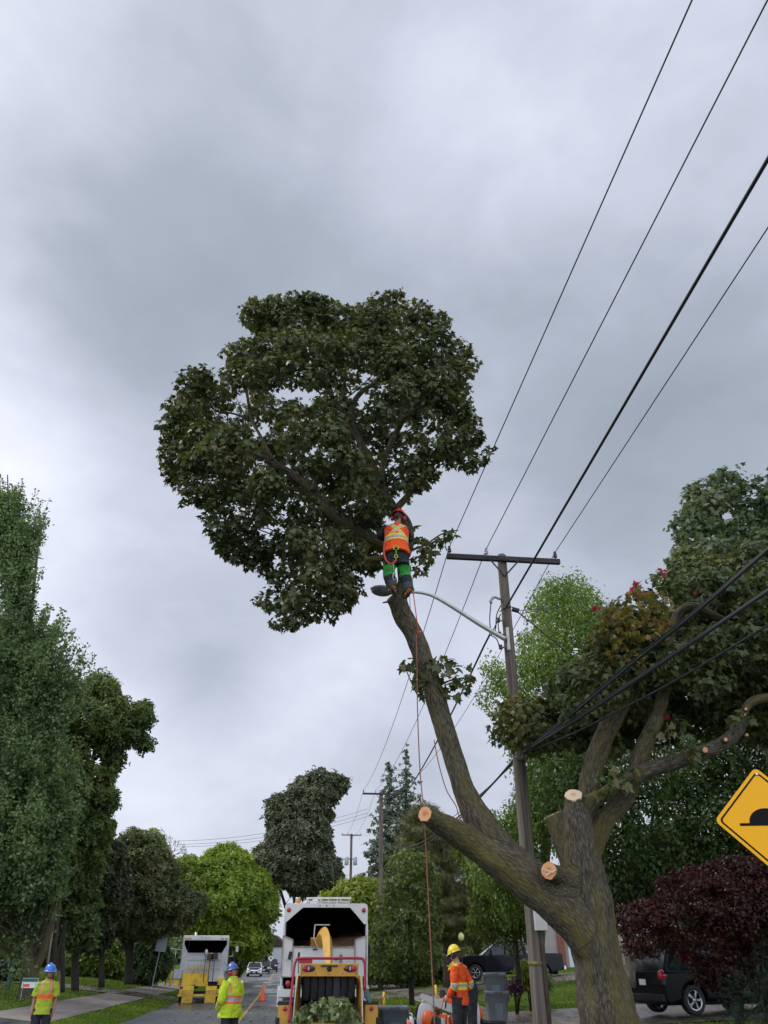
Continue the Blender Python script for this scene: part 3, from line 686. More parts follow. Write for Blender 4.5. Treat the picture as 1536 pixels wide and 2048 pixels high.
def fuse_trunk():
    from mathutils.kdtree import KDTree
    o = tb.build('trunk', BARK, hero); rm = o.modifiers.new('r', 'REMESH'); rm.mode = 'VOXEL'; rm.voxel_size = .021; rm.use_smooth_shade = True; sm = o.modifiers.new('s', 'SMOOTH'); sm.iterations = 4; sm.factor = .5
    me = bpy.data.meshes.new_from_object(o.evaluated_get(bpy.context.evaluated_depsgraph_get())); o.modifiers.clear(); o.data = me
    TR = tb.paths[0]
    def buried(c): return min((c - t[0]).length / t[1] for t in TR) < .8
    S = [(q, pi * 3.7) for pi, p in enumerate(tb.paths) for q in p if pi == 0 or not buried(q[0])]; kd = KDTree(len(S))
    for i, (q, off) in enumerate(S): kd.insert(q[0], i)
    kd.balance(); n = len(me.vertices); vec = np.zeros((n, 3), np.float32)
    CO = np.zeros(n * 3, np.float32); me.vertices.foreach_get('co', CO); CO = CO.reshape(-1, 3); NO = np.zeros(n * 3, np.float32); me.vertices.foreach_get('normal', NO); NO = NO.reshape(-1, 3)
    for i in range(n):
        vco = Vector(CO[i])
        best = None
        for (co, j, d) in kd.find_n(vco, 6):
            s_ = d / S[j][0][1]
            if best is None or s_ < best[0]: best = (s_, j)
        q, off = S[best[1]]; d = vco - q[0]; ax = q[2].cross(q[3]); vec[i] = (d.dot(q[2]) + off, d.dot(q[3]) + off * .4, q[4] + d.dot(ax) + off)
        r = q[1]; a = .07 * r * noise.noise(Vector((vco.x * 5, vco.y * 5, vco.z * 3.5))) + .010 * abs(noise.noise(Vector((vec[i][0] * 26, vec[i][1] * 26, vec[i][2] * 4))))
        CO[i] += NO[i] * a
    me.vertices.foreach_set('co', CO.ravel())
    at = me.attributes.get('bk') or me.attributes.new('bk', 'FLOAT_VECTOR', 'POINT'); at.data.foreach_set('vector', vec.ravel()); me.materials.clear(); me.materials.append(BARK); me.update()
    for pi, mt in CUTS:
        p = tb.paths[pi]; c, r, x, y, L_ = p[-1]; ax = (p[-1][0] - p[-2][0]).normalized(); vs = [Vector((0, 0, 0))]; N_ = 40
        for k in range(N_):
            a = 6.2832 * k / N_; rr = r * (.95 + .12 * noise.noise(Vector((math.cos(a) * 2, math.sin(a) * 2, pi))) + .03 * noise.noise(Vector((math.cos(a) * 9, math.sin(a) * 9, pi)))); vs.append(x * (math.cos(a) * rr) + y * (math.sin(a) * rr))
        vs2 = [v - ax * .03 for v in vs[1:]]; q = MB(); q.add(vs + vs2, [(0, k + 1, (k + 1) % N_ + 1) for k in range(N_)] + [(k + 1, N_ + k + 1, N_ + (k + 1) % N_ + 1, (k + 1) % N_ + 1) for k in range(N_)])
        d_ = q.build('cut_face', M[mt], hero); d_.location = c + ax * .006
fuse_trunk()
# upper branches in the leaning crown
for k, l in enumerate([[(760, 965, 7), (768, 920, 6), (790, 870, 6), (812, 835, 5), (840, 815, 3), (880, 800, 2)], [(700, 850, 7), (708, 805, 6), (728, 780, 5), (748, 768, 4), (760, 755, 3), (790, 735, 2)],
                       [(698, 845, 6), (670, 800, 5), (640, 760, 4), (610, 720, 3), (600, 680, 2)], [(625, 982, 6), (632, 960, 7), (628, 935, 4), (640, 900, 2)], [(555, 930, 5), (530, 905, 4), (480, 890, 3), (430, 885, 2)],
                       [(545, 920, 4), (520, 870, 3), (503, 840, 3), (497, 800, 2), (492, 775, 2)], [(505, 845, 2), (470, 828, 2), (440, 825, 2)], [(650, 1012, 6), (610, 985, 5), (560, 975, 4), (500, 985, 3), (440, 960, 2)],
                       [(815, 1090, 7), (770, 1115, 6), (720, 1120, 5), (670, 1135, 4), (640, 1180, 3)], [(745, 940, 5), (720, 920, 4), (680, 900, 3), (650, 860, 2)], [(795, 870, 4), (800, 830, 4), (795, 790, 3), (810, 740, 2)],
                       [(688, 800, 4), (690, 750, 3), (700, 690, 2), (705, 640, 1.5)], [(790, 1020, 8), (830, 975, 6), (865, 930, 5), (900, 890, 4), (935, 880, 3)], [(840, 815, 3), (850, 770, 2.5), (880, 730, 2)]]):
    b = MB(); limb_px(b, l, DM - .2 + .5 * math.sin(k * 2.1), mbase, n=8, sub=4, seed=20 + k); b.build('branch', BARK, hero)
cb = MB()   # torn splinters on the orange cut, knots and small stubs
c = P(1098, 1741, DM - .60) - mbase
cb.bar(c + Vector((-.10, -.03, .02)), c + Vector((.05, -.04, -.03)), .025, .02); cb.bar(c + Vector((-.06, -.03, -.06)), c + Vector((.08, -.04, .0)), .02, .02)
cb.build('splinter', M['cutwood2'], hero)
for (px, py, r, dd) in ((1452, 1479, 5, -.14), (1411, 1500, 7, -.16), (1492, 1418, 4, -.1), (1489, 1429, 4, -.1), (1494, 1470, 4, -.05)):
    q = MB(); c = P(px, py, DM + dd) - mbase; w = mpx(py, DM, r); q.tube([c + Vector((0, .1, 0)), c, c + Vector((-.005, -.012, 0))], [w * 1.25, w * 1.1, w * .7], n=12, capm=1, rough=.1); q.build('knot', [BARK, M['cutwood']], hero)


hp = z1([(610, 45), (700, 35), (720, 75), (830, 75), (860, 105), (930, 85), (990, 55), (1080, 40), (1160, 75), (1190, 130), (1275, 135), (1300, 240), (1365, 265), (1375, 330), (1400, 420), (1335, 500), (1385, 540),
         (1420, 650), (1470, 710), (1440, 785), (1320, 812), (1250, 808), (1200, 895), (1130, 930), (1105, 985), (1050, 965), (1000, 1010), (985, 1060), (960, 1130), (985, 1190), (960, 1240), (905, 1250), (900, 1380), (860, 1440),
         (760, 1470), (650, 1465), (590, 1497), (510, 1470), (435, 1370), (480, 1300), (455, 1220), (370, 1245), (300, 1185), (285, 1110), (225, 1050), (205, 1000), (165, 965), (110, 955), (75, 890), (58, 780), (48, 600),
         (90, 520), (150, 470), (133, 395), (185, 362), (300, 380), (335, 345), (350, 275), (410, 250), (403, 130), (450, 80), (530, 75)])
hh = [(576, 786, 24, 12), (624, 788, 22, 10), (727, 802, 16, 14), (735, 750, 14, 10), (483, 797, 26, 11), (460, 830, 18, 8), (552, 1118, 15, 13), (646, 893, 8, 7), (532, 1066, 9, 24), (535, 858, 10, 8), (508, 870, 8, 8), (470, 1010, 7, 5),
      (800, 858, 10, 5), (690, 830, 6, 5), (575, 1000, 6, 5), (640, 1060, 6, 7), (560, 1175, 6, 4), (495, 950, 6, 4), (812, 950, 7, 6), (700, 1000, 7, 6), (665, 920, 5, 6), (858, 870, 8, 6)]
hh = [(a, b, c * .8, d * .8) for a, b, c, d in hh]
rng = np.random.default_rng(3)
C1, R1 = clumps_in(hp, DM - .3, 2.1, 440, 24, rng, hh, inset=.85)
LP = [[(806, 1120), (816, 1085), (812, 1045), (784, 1012), (762, 975), (742, 935), (722, 885), (700, 845), (688, 800)], [(790, 1095), (755, 1083), (715, 1062), (680, 1038), (650, 1012), (622, 978), (580, 945), (535, 918)],
      [(700, 850), (708, 805), (728, 780), (760, 755)], [(762, 965), (768, 920), (790, 870), (812, 835), (840, 815)], [(555, 930), (520, 870), (497, 800)], [(505, 845), (440, 825)]]
X_, Y_, _z = proj(C1); dl = np.full(len(X_), 1e9)
for l in LP:
    for a_, b_ in zip(l[:-1], l[1:]): dl = np.minimum(dl, edge_dist(X_, Y_, [a_, b_]))
for i in np.where((dl < 26) & (C1[:, 1] < DM + .35))[0]: C1[i] = P(X_[i], Y_[i], DM + rng.uniform(.55, 2.0))

keep = foliage('crown', C1, R1, 160, .098, 'maple', LM['hero'], hero, 11, mbase, hh, squash=.72, up=.7, shell=.5, droop=.4, outl=.03, wob=.28)
sp = []
for poly, n2, r2, dD in (([(800, 1330), (812, 1345), (845, 1400), (838, 1330), (815, 1320)], 8, 9, -.2), ([(850, 1325), (900, 1318), (942, 1345), (935, 1385), (900, 1400), (860, 1378)], 16, 13, 0),
                          ([(815, 1060), (835, 1050), (850, 1085), (905, 1060), (912, 1072), (870, 1110), (850, 1140), (825, 1150), (815, 1110)], 18, 10, .1), ([(735, 1085), (770, 1100), (770, 1130), (740, 1140), (700, 1120)], 12, 14, .3),
                          ([(1195, 1545), (1270, 1535), (1275, 1560), (1240, 1590), (1190, 1585)], 9, 12, -.25), ([(1370, 1490), (1395, 1490), (1395, 1515), (1370, 1515)], 3, 8, -.3), ([(1320, 1440), (1370, 1440), (1370, 1480), (1310, 1470)], 4, 8, -.2),
                          ([(1465, 1420), (1500, 1420), (1500, 1445), (1465, 1440)], 3, 9, -.2), ([(700, 900), (770, 905), (765, 950), (700, 945)], 9, 12, -.9), ([(420, 860), (520, 880), (500, 920), (380, 900)], 14, 15, -1.6), ([(720, 1000), (770, 1010), (770, 1060), (700, 1050)], 10, 16, .3)):
    a, r_ = clumps_in(poly, DM + dD, .25, n2, r2, rng, (), inset=.3); sp.append((a, r_))
Cs = np.concatenate([s[0] for s in sp]); Rs = np.concatenate([s[1] for s in sp])
foliage('leaf_sprig', Cs, Rs, 50, .150, 'maple', leafmat('sprig_leaf', [(.03, .045, .02), (.06, .075, .03), (.12, .085, .035)], trans=.3, big=.3), hero, 12, mbase, (), squash=.8, up=.5, droop=.5)
TWMAX = 1.5; tw = MB(); twigs(tw, C1, W_TALL[17:] + wl[3:] + [P(865, 930, DM) - mbase, P(900, 890, DM) - mbase, P(600, 1090, DM) - mbase, P(640, 1140, DM) - mbase, P(700, 1120, DM) - mbase], rng, 150, .018, mbase)
tw.build('twigs', BARK, hero)
def twig(*a):
    b = MB(); limb_px(b, *a[:3], n=5); b.build('twig', BARK, hero)
twig([(862, 1385, 3), (890, 1365, 2), (925, 1355, 1)], DM, mbase); twig([(838, 1395, 2), (825, 1370, 1.5), (808, 1330, 1)], DM - .2, mbase)
twig([(824, 1100, 3), (850, 1090, 2), (880, 1070, 1.5), (905, 1060, 1)], DM + .1, mbase); twig([(1343, 1530, 2), (1340, 1490, 1.6), (1334, 1445, 1.2)], DM - .2, mbase)
twig([(785, 1203, 2.5), (772, 1204, 2), (765, 1206, 1)], DM - .1, mbase)
TWMAX = 99
# foliage still on the right hand limbs
rp = [(975, 1448), (985, 1418), (1012, 1400), (1055, 1398), (1095, 1370), (1130, 1335), (1175, 1300), (1200, 1240), (1245, 1205), (1290, 1180), (1310, 1140), (1360, 1120), (1450, 1110), (1560, 1050), (1680, 1050), (1680, 1480),
      (1500, 1480), (1420, 1470), (1300, 1490), (1200, 1500), (1100, 1500), (1040, 1510), (1008, 1492), (985, 1470)]
C3, R3 = clumps_in(rp, DM + 2.6, 1.9, 430, 28, rng, [(1268, 1205, 12, 10), (1340, 1190, 8, 8), (1350, 1222, 14, 9)], inset=.8)
foliage('foliage', C3, R3, 110, .112, 'maple', LM['maple2'], hero, 13, mbase, [(1345, 1208, 12, 8)], squash=.75, up=.6, droop=.5)
rp2 = [(1120, 1395), (1180, 1320), (1230, 1240), (1290, 1200), (1330, 1160), (1450, 1130), (1620, 1100), (1620, 1330), (1500, 1330), (1420, 1400), (1350, 1370), (1300, 1360), (1250, 1390), (1180, 1440), (1130, 1440)]
C4, R4 = clumps_in(rp2, DM - .1, .5, 150, 23, rng, [(1290, 1205, 30, 14), (1400, 1222, 70, 24), (1350, 1222, 24, 20), (1352, 1258, 22, 26)], inset=.6)
foliage('foliage', C4, R4, 100, .112, 'maple', LM['maple2'], hero, 15, mbase, [(1400, 1226, 68, 17), (1350, 1240, 17, 28)], squash=.75, up=.6, droop=.5)
C5, R5 = clumps_in([(1195, 1215), (1225, 1195), (1260, 1180), (1320, 1150), (1345, 1190), (1330, 1290), (1280, 1350), (1220, 1330), (1190, 1270)], DM - .2, .7, 60, 15, rng, [(1268, 1205, 10, 8), (1300, 1175, 8, 8)], inset=.2)
foliage('young_leaves', C5, R5, 60, .105, 'maple', leafmat('autumn_tint_leaf', [(.035, .04, .014), (.08, .075, .022), (.14, .10, .025), (.16, .07, .025)], trans=.35, big=.4, bigscale=1.5), hero, 16, mbase, (), squash=.9, up=.3, droop=.5)
RL = [(1240, 1275, 9), (1228, 1300, 9), (1252, 1296, 6), (1242, 1290, 6), (1388, 1173, 8), (1326, 1147, 7), (1273, 1172, 4), (1262, 1186, 4), (1285, 1190, 6), (1305, 1195, 4), (1329, 1428, 6), (1194, 1220, 5), (1237, 1264, 6)]
Cr = np.array([tuple(P(x, y, DM + .35)) for x, y, r in RL]); Rr_ = np.array([mpx(y, DM, r) for x, y, r in RL])
foliage('red_leaves', Cr, Rr_, 95, .13, 'maple', LM['red'], hero, 14, mbase, (), squash=1.1, up=.1, droop=.3)

# ------------------------------------------------------------------ other trees, right
tree('maple_tree', ground_at(1640, 21, 2040), [(1340, 1150), (1340, 1090), (1358, 1060), (1372, 1010), (1378, 975), (1405, 955), (1440, 940), (1480, 945), (1500, 985), (1508, 1010), (1512, 960), (1540, 930), (1620, 920), (1700, 980),
     (1760, 1150), (1760, 1330), (1650, 1400), (1400, 1340), (1300, 1260), (1290, 1215), (1330, 1180)], 21, 2.6, 340, 27, 48, .175, 'maple',
     leafmat('back_maple_leaf', [(.03, .045, .025), (.06, .08, .04), (.12, .13, .075)], trans=.3, big=.4), 'tall maple with greyish leaves rising highest above the black cables', trunk=[(1640, 2040, 24), (1610, 1800, 20), (1570, 1600, 17), (1520, 1400, 13), (1480, 1250, 9), (1450, 1120, 6), (1440, 1020, 3)],
     seed=21, holes=[(1452, 1030, 14, 8), (1430, 1070, 8, 6), (1470, 1120, 7, 6), (1330, 1205, 14, 12), (1345, 1165, 10, 10)], twn=60, twr=.03)
tree('birch_tree', ground_at(1030, 27), [(1078, 1180), (1095, 1160), (1128, 1155), (1150, 1150), (1180, 1175), (1198, 1205), (1240, 1215), (1270, 1240), (1270, 1330), (1230, 1480), (1180, 1560), (1120, 1640), (1060, 1800), (1020, 1860), (985, 1800), (940, 1760),
     (925, 1700), (960, 1640), (1000, 1640), (1030, 1600), (1040, 1540), (1020, 1480), (990, 1440), (950, 1410), (945, 1390), (985, 1370), (960, 1335), (955, 1322), (990, 1320), (1025, 1345), (1040, 1270), (1055, 1200)],
     27, 2.4, 640, 21, 62, .115, 'oval', LM['birch'], 'light green birch behind the wooden pole', trunk=[(1072, 1985, 11), (1085, 1800, 10), (1100, 1600, 8), (1118, 1450, 6), (1130, 1300, 4), (1135, 1200, 2)],
     seed=22, bark=BARKP, squash=1.25, up=.2, droop=1.0, twn=80, twr=.022, holes=[(1060, 1250, 7, 7), (1150, 1300, 8, 8), (1110, 1420, 14, 10), (1085, 1390, 9, 12), (1190, 1330, 7, 6), (1000, 1400, 14, 8), (1010, 1580, 10, 14)])
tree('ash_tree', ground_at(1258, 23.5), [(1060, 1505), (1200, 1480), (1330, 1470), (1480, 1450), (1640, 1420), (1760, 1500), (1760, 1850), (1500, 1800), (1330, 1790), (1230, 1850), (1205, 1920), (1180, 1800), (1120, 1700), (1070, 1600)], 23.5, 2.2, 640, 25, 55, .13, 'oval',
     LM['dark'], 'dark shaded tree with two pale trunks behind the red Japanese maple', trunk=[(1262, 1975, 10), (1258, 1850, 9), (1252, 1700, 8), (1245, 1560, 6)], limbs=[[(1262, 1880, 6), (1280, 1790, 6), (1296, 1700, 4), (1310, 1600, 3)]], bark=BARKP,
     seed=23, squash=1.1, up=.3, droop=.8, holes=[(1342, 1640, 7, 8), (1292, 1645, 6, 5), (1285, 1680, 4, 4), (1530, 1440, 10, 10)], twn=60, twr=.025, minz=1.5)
tree('birch_tree', ground_at(1000, 30), [(905, 1680), (960, 1650), (1030, 1680), (1080, 1740), (1100, 1840), (1060, 1880), (1030, 1870), (1035, 1915), (1015, 1905), (1000, 1880), (960, 1880), (930, 1860), (945, 1800), (930, 1750)], 30, 1.8, 190, 18, 55, .13, 'oval',
     leafmat('hanging_leaf', [(.016, .030, .007), (.045, .07, .014), (.11, .145, .03)], trans=.4, big=.3, tcol=(1.5, 1.35, .6)), 'drooping glossy green tree hanging over the black pickup', trunk=[(1040, 1985, 6), (1030, 1880, 5), (1010, 1750, 4)], seed=24, squash=1.5, up=.0, droop=1.3, shell=.6)
jmb = ground_at(1420, 17.5)
tree('japanese_maple', jmb, [(1240, 1880), (1232, 1850), (1240, 1820), (1275, 1795), (1320, 1760), (1350, 1740), (1420, 1715), (1500, 1700), (1600, 1720), (1700, 1800), (1720, 1900), (1640, 2000), (1560, 1990), (1500, 1980), (1470, 1995), (1440, 1985), (1405, 1975),
     (1388, 1955), (1370, 1925), (1335, 1900), (1305, 1912), (1265, 1915)], 17.5, 1.5, 480, 18, 210, .055, 'maple', LM['jm'], 'low dark red Japanese maple spreading over the black SUV', seed=25, squash=.55, up=.8, droop=1.0,
     trunk=[(1480, 2080, 9), (1478, 1990, 8), (1470, 1900, 6)], limbs=[[(1476, 1960, 5), (1440, 1880, 4), (1380, 1840, 3), (1320, 1830, 2)], [(1478, 1930, 5), (1530, 1860, 4), (1600, 1830, 3)]], twn=50, twr=.02,
     holes=[(1370, 1845, 10, 7), (1300, 1790, 8, 5)])
tree('yew_shrub', ground_at(1530, 16.5), [(1440, 2100), (1430, 2040), (1445, 1990), (1440, 1950), (1470, 1930), (1500, 1880), (1540, 1860), (1640, 1880), (1700, 2000), (1680, 2140), (1560, 2140)], 16.5, 1.0, 200, 18, 120, .07, 'needle', leafmat('yew', [(.006, .012, .007), (.012, .024, .012), (.025, .042, .02)], trans=.1),
     'dark evergreen shrub beneath the Japanese maple beside the SUV wheel', 'shrub', seed=26, trunk=[(1530, 2110, 6), (1535, 2000, 4)])
tree('linden_tree', ground_at(822, 34), [(770, 1740), (790, 1700), (820, 1690), (850, 1705), (865, 1740), (880, 1790), (885, 1850), (880, 1900), (875, 1935), (850, 1950), (810, 1945), (775, 1955), (745, 1945), (738, 1890), (745, 1830), (760, 1780)], 34, 1.3, 210, 13, 34, .17, 'oval',
     LM['small'], 'young street tree with slim trunk between the white truck and the rope', seed=27, trunk=[(824, 2010, 6), (822, 1960, 5), (820, 1880, 4), (816, 1780, 2.5)], squash=.7, up=.6, twn=40, twr=.018, extra=[([(830, 1720), (845, 1700), (870, 1720), (868, 1750), (845, 1760)], -.3, .3, 12, 8)])
tree('pine_tree', ground_at(893, 46), [(800, 1640), (830, 1600), (870, 1610), (900, 1640), (930, 1700), (960, 1780), (1000, 1830), (1010, 1870), (960, 1890), (880, 1890), (830, 1880), (790, 1790), (790, 1700)], 46, 2.8, 210, 17, 40, .34, 'needle', LM['pine'],
     'olive green pine with layered boughs right of the rope', seed=28, trunk=[(893, 1975, 7), (893, 1860, 6), (888, 1740, 4), (870, 1640, 2)], limbs=[[(893, 1850, 2.5), (870, 1790, 2), (850, 1790, 1)], [(893, 1860, 2.5), (915, 1800, 2)]], squash=.42, up=.9, droop=.1, twn=30, twr=.04, bark=pm('pine_bark', (.10, .045, .03), (.05, .03, .025), rough=.9))
def conifer(px, D, ptop, pbot, wpx, seed, label):
    rng = np.random.default_rng(seed); base = ground_at(px, D); top = P(px, ptop, D); root = empty('spruce_tree', base, 0, label, 'tree', 'spruces behind the second pole')
    Ht = top.z - base.z; Rm = mpx(1800, D, wpx); C, Rr = [], []; sb = MB(); sb.tube([(0, 0, 0), (0, 0, Ht * .6), (0, 0, Ht * .99)], [.28, .16, .02], n=8); tiers = 34
    for i in range(tiers):
        f = i / (tiers - 1); z = Ht * (.07 + .93 * f) + rng.normal() * .15 * (1 - f); rad = Rm * (1 - f) ** .68 + .06; k = max(3, int(9 * (1 - f) + 3)); a0 = rng.uniform(0, 6)
        for j in range(k):
            a = a0 + j * 6.283 / k + rng.uniform(-.2, .2); L = rad * rng.uniform(.6, 1.25)
            tip = Vector((math.cos(a) * L, math.sin(a) * L, z - L * .22 + .12)); sb.tube([(0, 0, z), tip], [.035, .01], n=4)
            for q in np.linspace(.2, 1, max(2, int(L / .33))):
                C.append(Vector((0, 0, z)).lerp(tip, q) + base + Vector((rng.normal() * .08, rng.normal() * .08, rng.normal() * .14 - .05))); Rr.append((.42 * (1.15 - .45 * q) + .05) * rng.uniform(.7, 1.25) * (.28 + .85 * (1 - f)))
    foliage('crown', np.array([tuple(c) for c in C]), np.array(Rr), 17, .27, 'clump', LM['spruce'], root, seed, base, squash=.45, up=.8, droop=.25, shell=.9)
    sb.build('trunk', BARK2, root)
conifer(818, 72, 1505, 1930, 84, 31, 'taller pointed spruce behind the second pole')
conifer(779, 66, 1529, 1930, 74, 32, 'shorter spruce left of the taller one, beside the second pole')
tree('elm_tree', ground_at(705, 58), [(650, 1900), (650, 1790), (690, 1765), (720, 1750), (750, 1765), (765, 1800), (765, 1850), (760, 1920), (745, 1960), (700, 1960)], 58, 2.5, 150, 17, 30, .28, 'clump', LM['yellowgreen'], 'yellow green tree behind the white chip truck', seed=33,
     trunk=[(705, 1960, 4), (705, 1860, 3)])
tree('maple_tree', ground_at(590, 88), [(640, 1535), (655, 1545), (690, 1550), (698, 1562), (682, 1590), (662, 1608), (658, 1640), (662, 1680), (668, 1705), (680, 1750), (685, 1760), (670, 1775), (620, 1790), (600, 1800), (575, 1790), (555, 1770), (530, 1770), (505, 1740), (503, 1710), (515, 1690), (540, 1690),
     (538, 1640), (540, 1612), (532, 1605), (545, 1592), (570, 1592), (585, 1565), (610, 1552), (630, 1545)], 88, 3.6, 420, 13, 20, .42, 'clump', LM['far_maple'], 'tall dark maple with lopsided top behind the white truck', seed=34,
     trunk=[(592, 1945, 6), (590, 1860, 5), (592, 1740, 4), (600, 1640, 2)], limbs=[[(590, 1870, 4), (570, 1810, 3), (555, 1760, 2)], [(590, 1860, 4), (620, 1800, 3), (650, 1760, 2)]], holes=[(570, 1785, 8, 10), (592, 1810, 10, 14)])
tree('maple_tree', ground_at(447, 80), [(345, 1730), (360, 1720), (385, 1715), (395, 1730), (415, 1705), (450, 1690), (490, 1700), (500, 1730), (525, 1745), (545, 1770), (556, 1800), (552, 1830), (530, 1850), (545, 1880), (540, 1905), (500, 1915), (470, 1900), (430, 1890), (380, 1870), (340, 1850), (330, 1780)], 80, 4.5, 420, 15, 22, .36, 'clump', LM['bright'],
     'bright green rounded maple above the grey chip truck', seed=35, trunk=[(470, 1950, 7), (465, 1880, 6), (455, 1800, 4), (445, 1740, 2)], limbs=[[(466, 1860, 4), (500, 1810, 3), (520, 1780, 2)], [(462, 1840, 4), (420, 1800, 3), (390, 1770, 2)]])
# ------------------------------------------------------------------ trees, left
def feather_tree(name, base, outline, D, nb, label, mat, trunk, limbs, seed, tips=(), leaf=.17, rise=.5, dens=33, bark=BARK, depth_m=4.5):
    """upswept sprays: every bough climbs from the stem to a point of the outline with leaves along it"""
    rng = np.random.default_rng(seed); root = empty(name, base, 0, label, 'tree'); tb = MB(); limb_px(tb, trunk, D, base, n=16, seed=seed); tb.build('trunk', bark, root); lb = MB()
    for k, l in enumerate(limbs): limb_px(lb, l, D, base, n=8, seed=seed + k)
    T = np.array([(t[0], t[1]) for t in trunk], float); poly = np.asarray(outline, float); lo, hi = poly.min(0), poly.max(0); C, Rr = [], []; n = 0; forced = [(a_ + rng.normal() * 7 - 5 * k_, b_ + rng.normal() * 7 + 6 * k_) for k_ in range(4) for a_, b_ in tips]
    while n < nb:
        x, y = rng.uniform(lo[0], hi[0]), rng.uniform(lo[1], hi[1]); fz = bool(forced)
        if fz: x, y = forced.pop()
        elif not inpoly(np.array([x]), np.array([y]), poly)[0]: continue
        e = edge_dist(np.array([x]), np.array([y]), poly)[0]
        if not fz and e > 60 and rng.uniform() < .35: continue
        if not fz and y < 1400 and rng.uniform() < .82 - .25 * (y > 1200): continue
        n += 1; dd = rng.uniform(-1, 1) * depth_m * min(1, (.25 + e / 120)); tip = P(x, y, D + dd)
        sy = y + rise * abs(x - np.interp(y, T[::-1, 1], T[::-1, 0])) + rng.uniform(60, 160); sx = np.interp(sy, T[::-1, 1], T[::-1, 0]); st = P(sx, sy, D)
        ln_ = (tip - st).length; L = min(ln_, rng.uniform(4, 6) if fz else rng.uniform(2.0, 4.0)); st2 = tip + (st - tip) * (L / ln_) ; mid = st2.lerp(tip, .5) - Vector((0, 0, .12 * L))
        lb.tube([st2 - base, mid - base, tip - base], [.035, .022, .008], n=4, sub=2)
        for q in np.linspace(.1, 1, 13):
            p = st2 * (1 - q) ** 2 + mid * 2 * q * (1 - q) + tip * q * q; r_ = (.40 * (1 - q) + .13) * rng.uniform(.7, 1.3)
            C.append(tuple(p + Vector(rng.normal(size=3) * r_ * .5))); Rr.append(r_)
    C = np.array(C); Rr = np.array(Rr); X_, Y_, _z = proj(C); k_ = (Y_ < 1800) | (rng.uniform(0, 1, len(C)) < .06); C, Rr = C[k_], Rr[k_]
    foliage('crown', C, Rr, dens, leaf, 'oval', mat, root, seed + 4, base, squash=1.0, up=.3, droop=-.3, shell=.7); lb.build('branches', bark, root)
    return root
feather_tree('ginkgo_tree', ground_at(64, 38), [(-160, 1000), (-100, 900), (-20, 960), (2, 945), (25, 965), (48, 962), (50, 1010), (65, 985), (92, 1000), (94, 1035), (66, 1085), (78, 1130), (60, 1170), (75, 1215), (105, 1205), (138, 1225), (152, 1265), (190, 1312), (198, 1332), (165, 1345),
     (120, 1350), (95, 1375), (100, 1420), (130, 1440), (170, 1540), (172, 1600), (150, 1660), (140, 1730), (132, 1770), (115, 1800), (60, 1790), (0, 1790), (-160, 1800), (-220, 1500)], 37, 900, 'tall light green tree with upswept limbs and stout forked trunk at the left edge', LM['ginkgo'],
     [(58, 2010, 22), (58, 1975, 18), (60, 1900, 17), (52, 1800, 14), (48, 1700, 11), (40, 1500, 8), (30, 1300, 5), (20, 1100, 2), (15, 950, 1)], [[(66, 1950, 9), (90, 1890, 10), (102, 1840, 9), (108, 1780, 7), (112, 1700, 5), (100, 1500, 3)], [(50, 1870, 6), (30, 1845, 6), (5, 1830, 5), (-40, 1800, 4)],
             [(48, 1600, 6), (90, 1450, 4), (150, 1340, 2)], [(40, 1400, 5), (60, 1250, 3), (80, 1050, 2)]], 41, [(190, 1315), (198, 1332), (160, 1345), (150, 1268), (135, 1228), (105, 1210), (92, 1003), (94, 1030), (70, 990), (46, 965), (25, 968), (2, 948), (78, 1130), (72, 1085), (172, 1545), (165, 1600), (152, 1660), (128, 1440), (138, 1730), (170, 1500), (30, 1010)], leaf=.17)
tree('maple_tree', ground_at(150, 46), [(110, 1380), (160, 1372), (175, 1352), (200, 1350), (235, 1362), (250, 1395), (262, 1418), (285, 1400), (305, 1405), (308, 1440), (292, 1455), (298, 1490), (283, 1515), (262, 1485), (248, 1500), (240, 1545), (225, 1560), (238, 1590), (222, 1625), (228, 1660), (200, 1760), (190, 1890), (100, 1895), (60, 1780), (60, 1560), (80, 1450)], 46, 3.6, 620, 15, 26, .24, 'clump', LM['lmaple'],
     'green maple rising just right of the tall light green tree', seed=42, trunk=[(150, 1990, 8), (152, 1850, 7), (165, 1650, 5), (190, 1500, 4), (205, 1420, 2)], limbs=[[(190, 1520, 3), (230, 1480, 2.5), (275, 1440, 1.5)], [(165, 1640, 3), (210, 1580, 2), (240, 1540, 1)]], holes=[(196, 1520, 10, 9), (185, 1500, 6, 8)])
tree('maple_tree', ground_at(205, 52), [(120, 1600), (190, 1640), (228, 1640), (225, 1660), (215, 1675), (245, 1690), (260, 1760), (250, 1830), (215, 1895), (160, 1895), (120, 1860), (110, 1690)], 52, 3.2, 420, 16, 26, .24, 'clump', leafmat('deep_green_leaf', [(.010, .014, .007), (.028, .036, .014), (.06, .065, .028)], trans=.2), 'very dark leaved tree just left of the brownish forked tree', seed=43,
     trunk=[(203, 1975, 6), (203, 1880, 5), (200, 1760, 4)])
tree('locust_tree', ground_at(255, 57), [(225, 1700), (232, 1675), (262, 1660), (300, 1665), (325, 1690), (345, 1700), (352, 1760), (400, 1790), (415, 1820), (380, 1850), (330, 1870), (280, 1880), (220, 1870), (190, 1850), (180, 1790), (215, 1760)], 57, 3.6, 330, 14, 24, .26, 'clump', LM['olive'], 'brownish olive tree with forked dark trunk on the left lawn', seed=44,
     trunk=[(258, 1968, 9), (258, 1930, 8), (260, 1900, 7), (262, 1860, 5), (262, 1780, 4), (258, 1700, 2)], limbs=[[(258, 1910, 5), (245, 1880, 4), (235, 1850, 3), (215, 1810, 2)], [(262, 1890, 5), (280, 1860, 4), (310, 1820, 3), (330, 1770, 2)]])
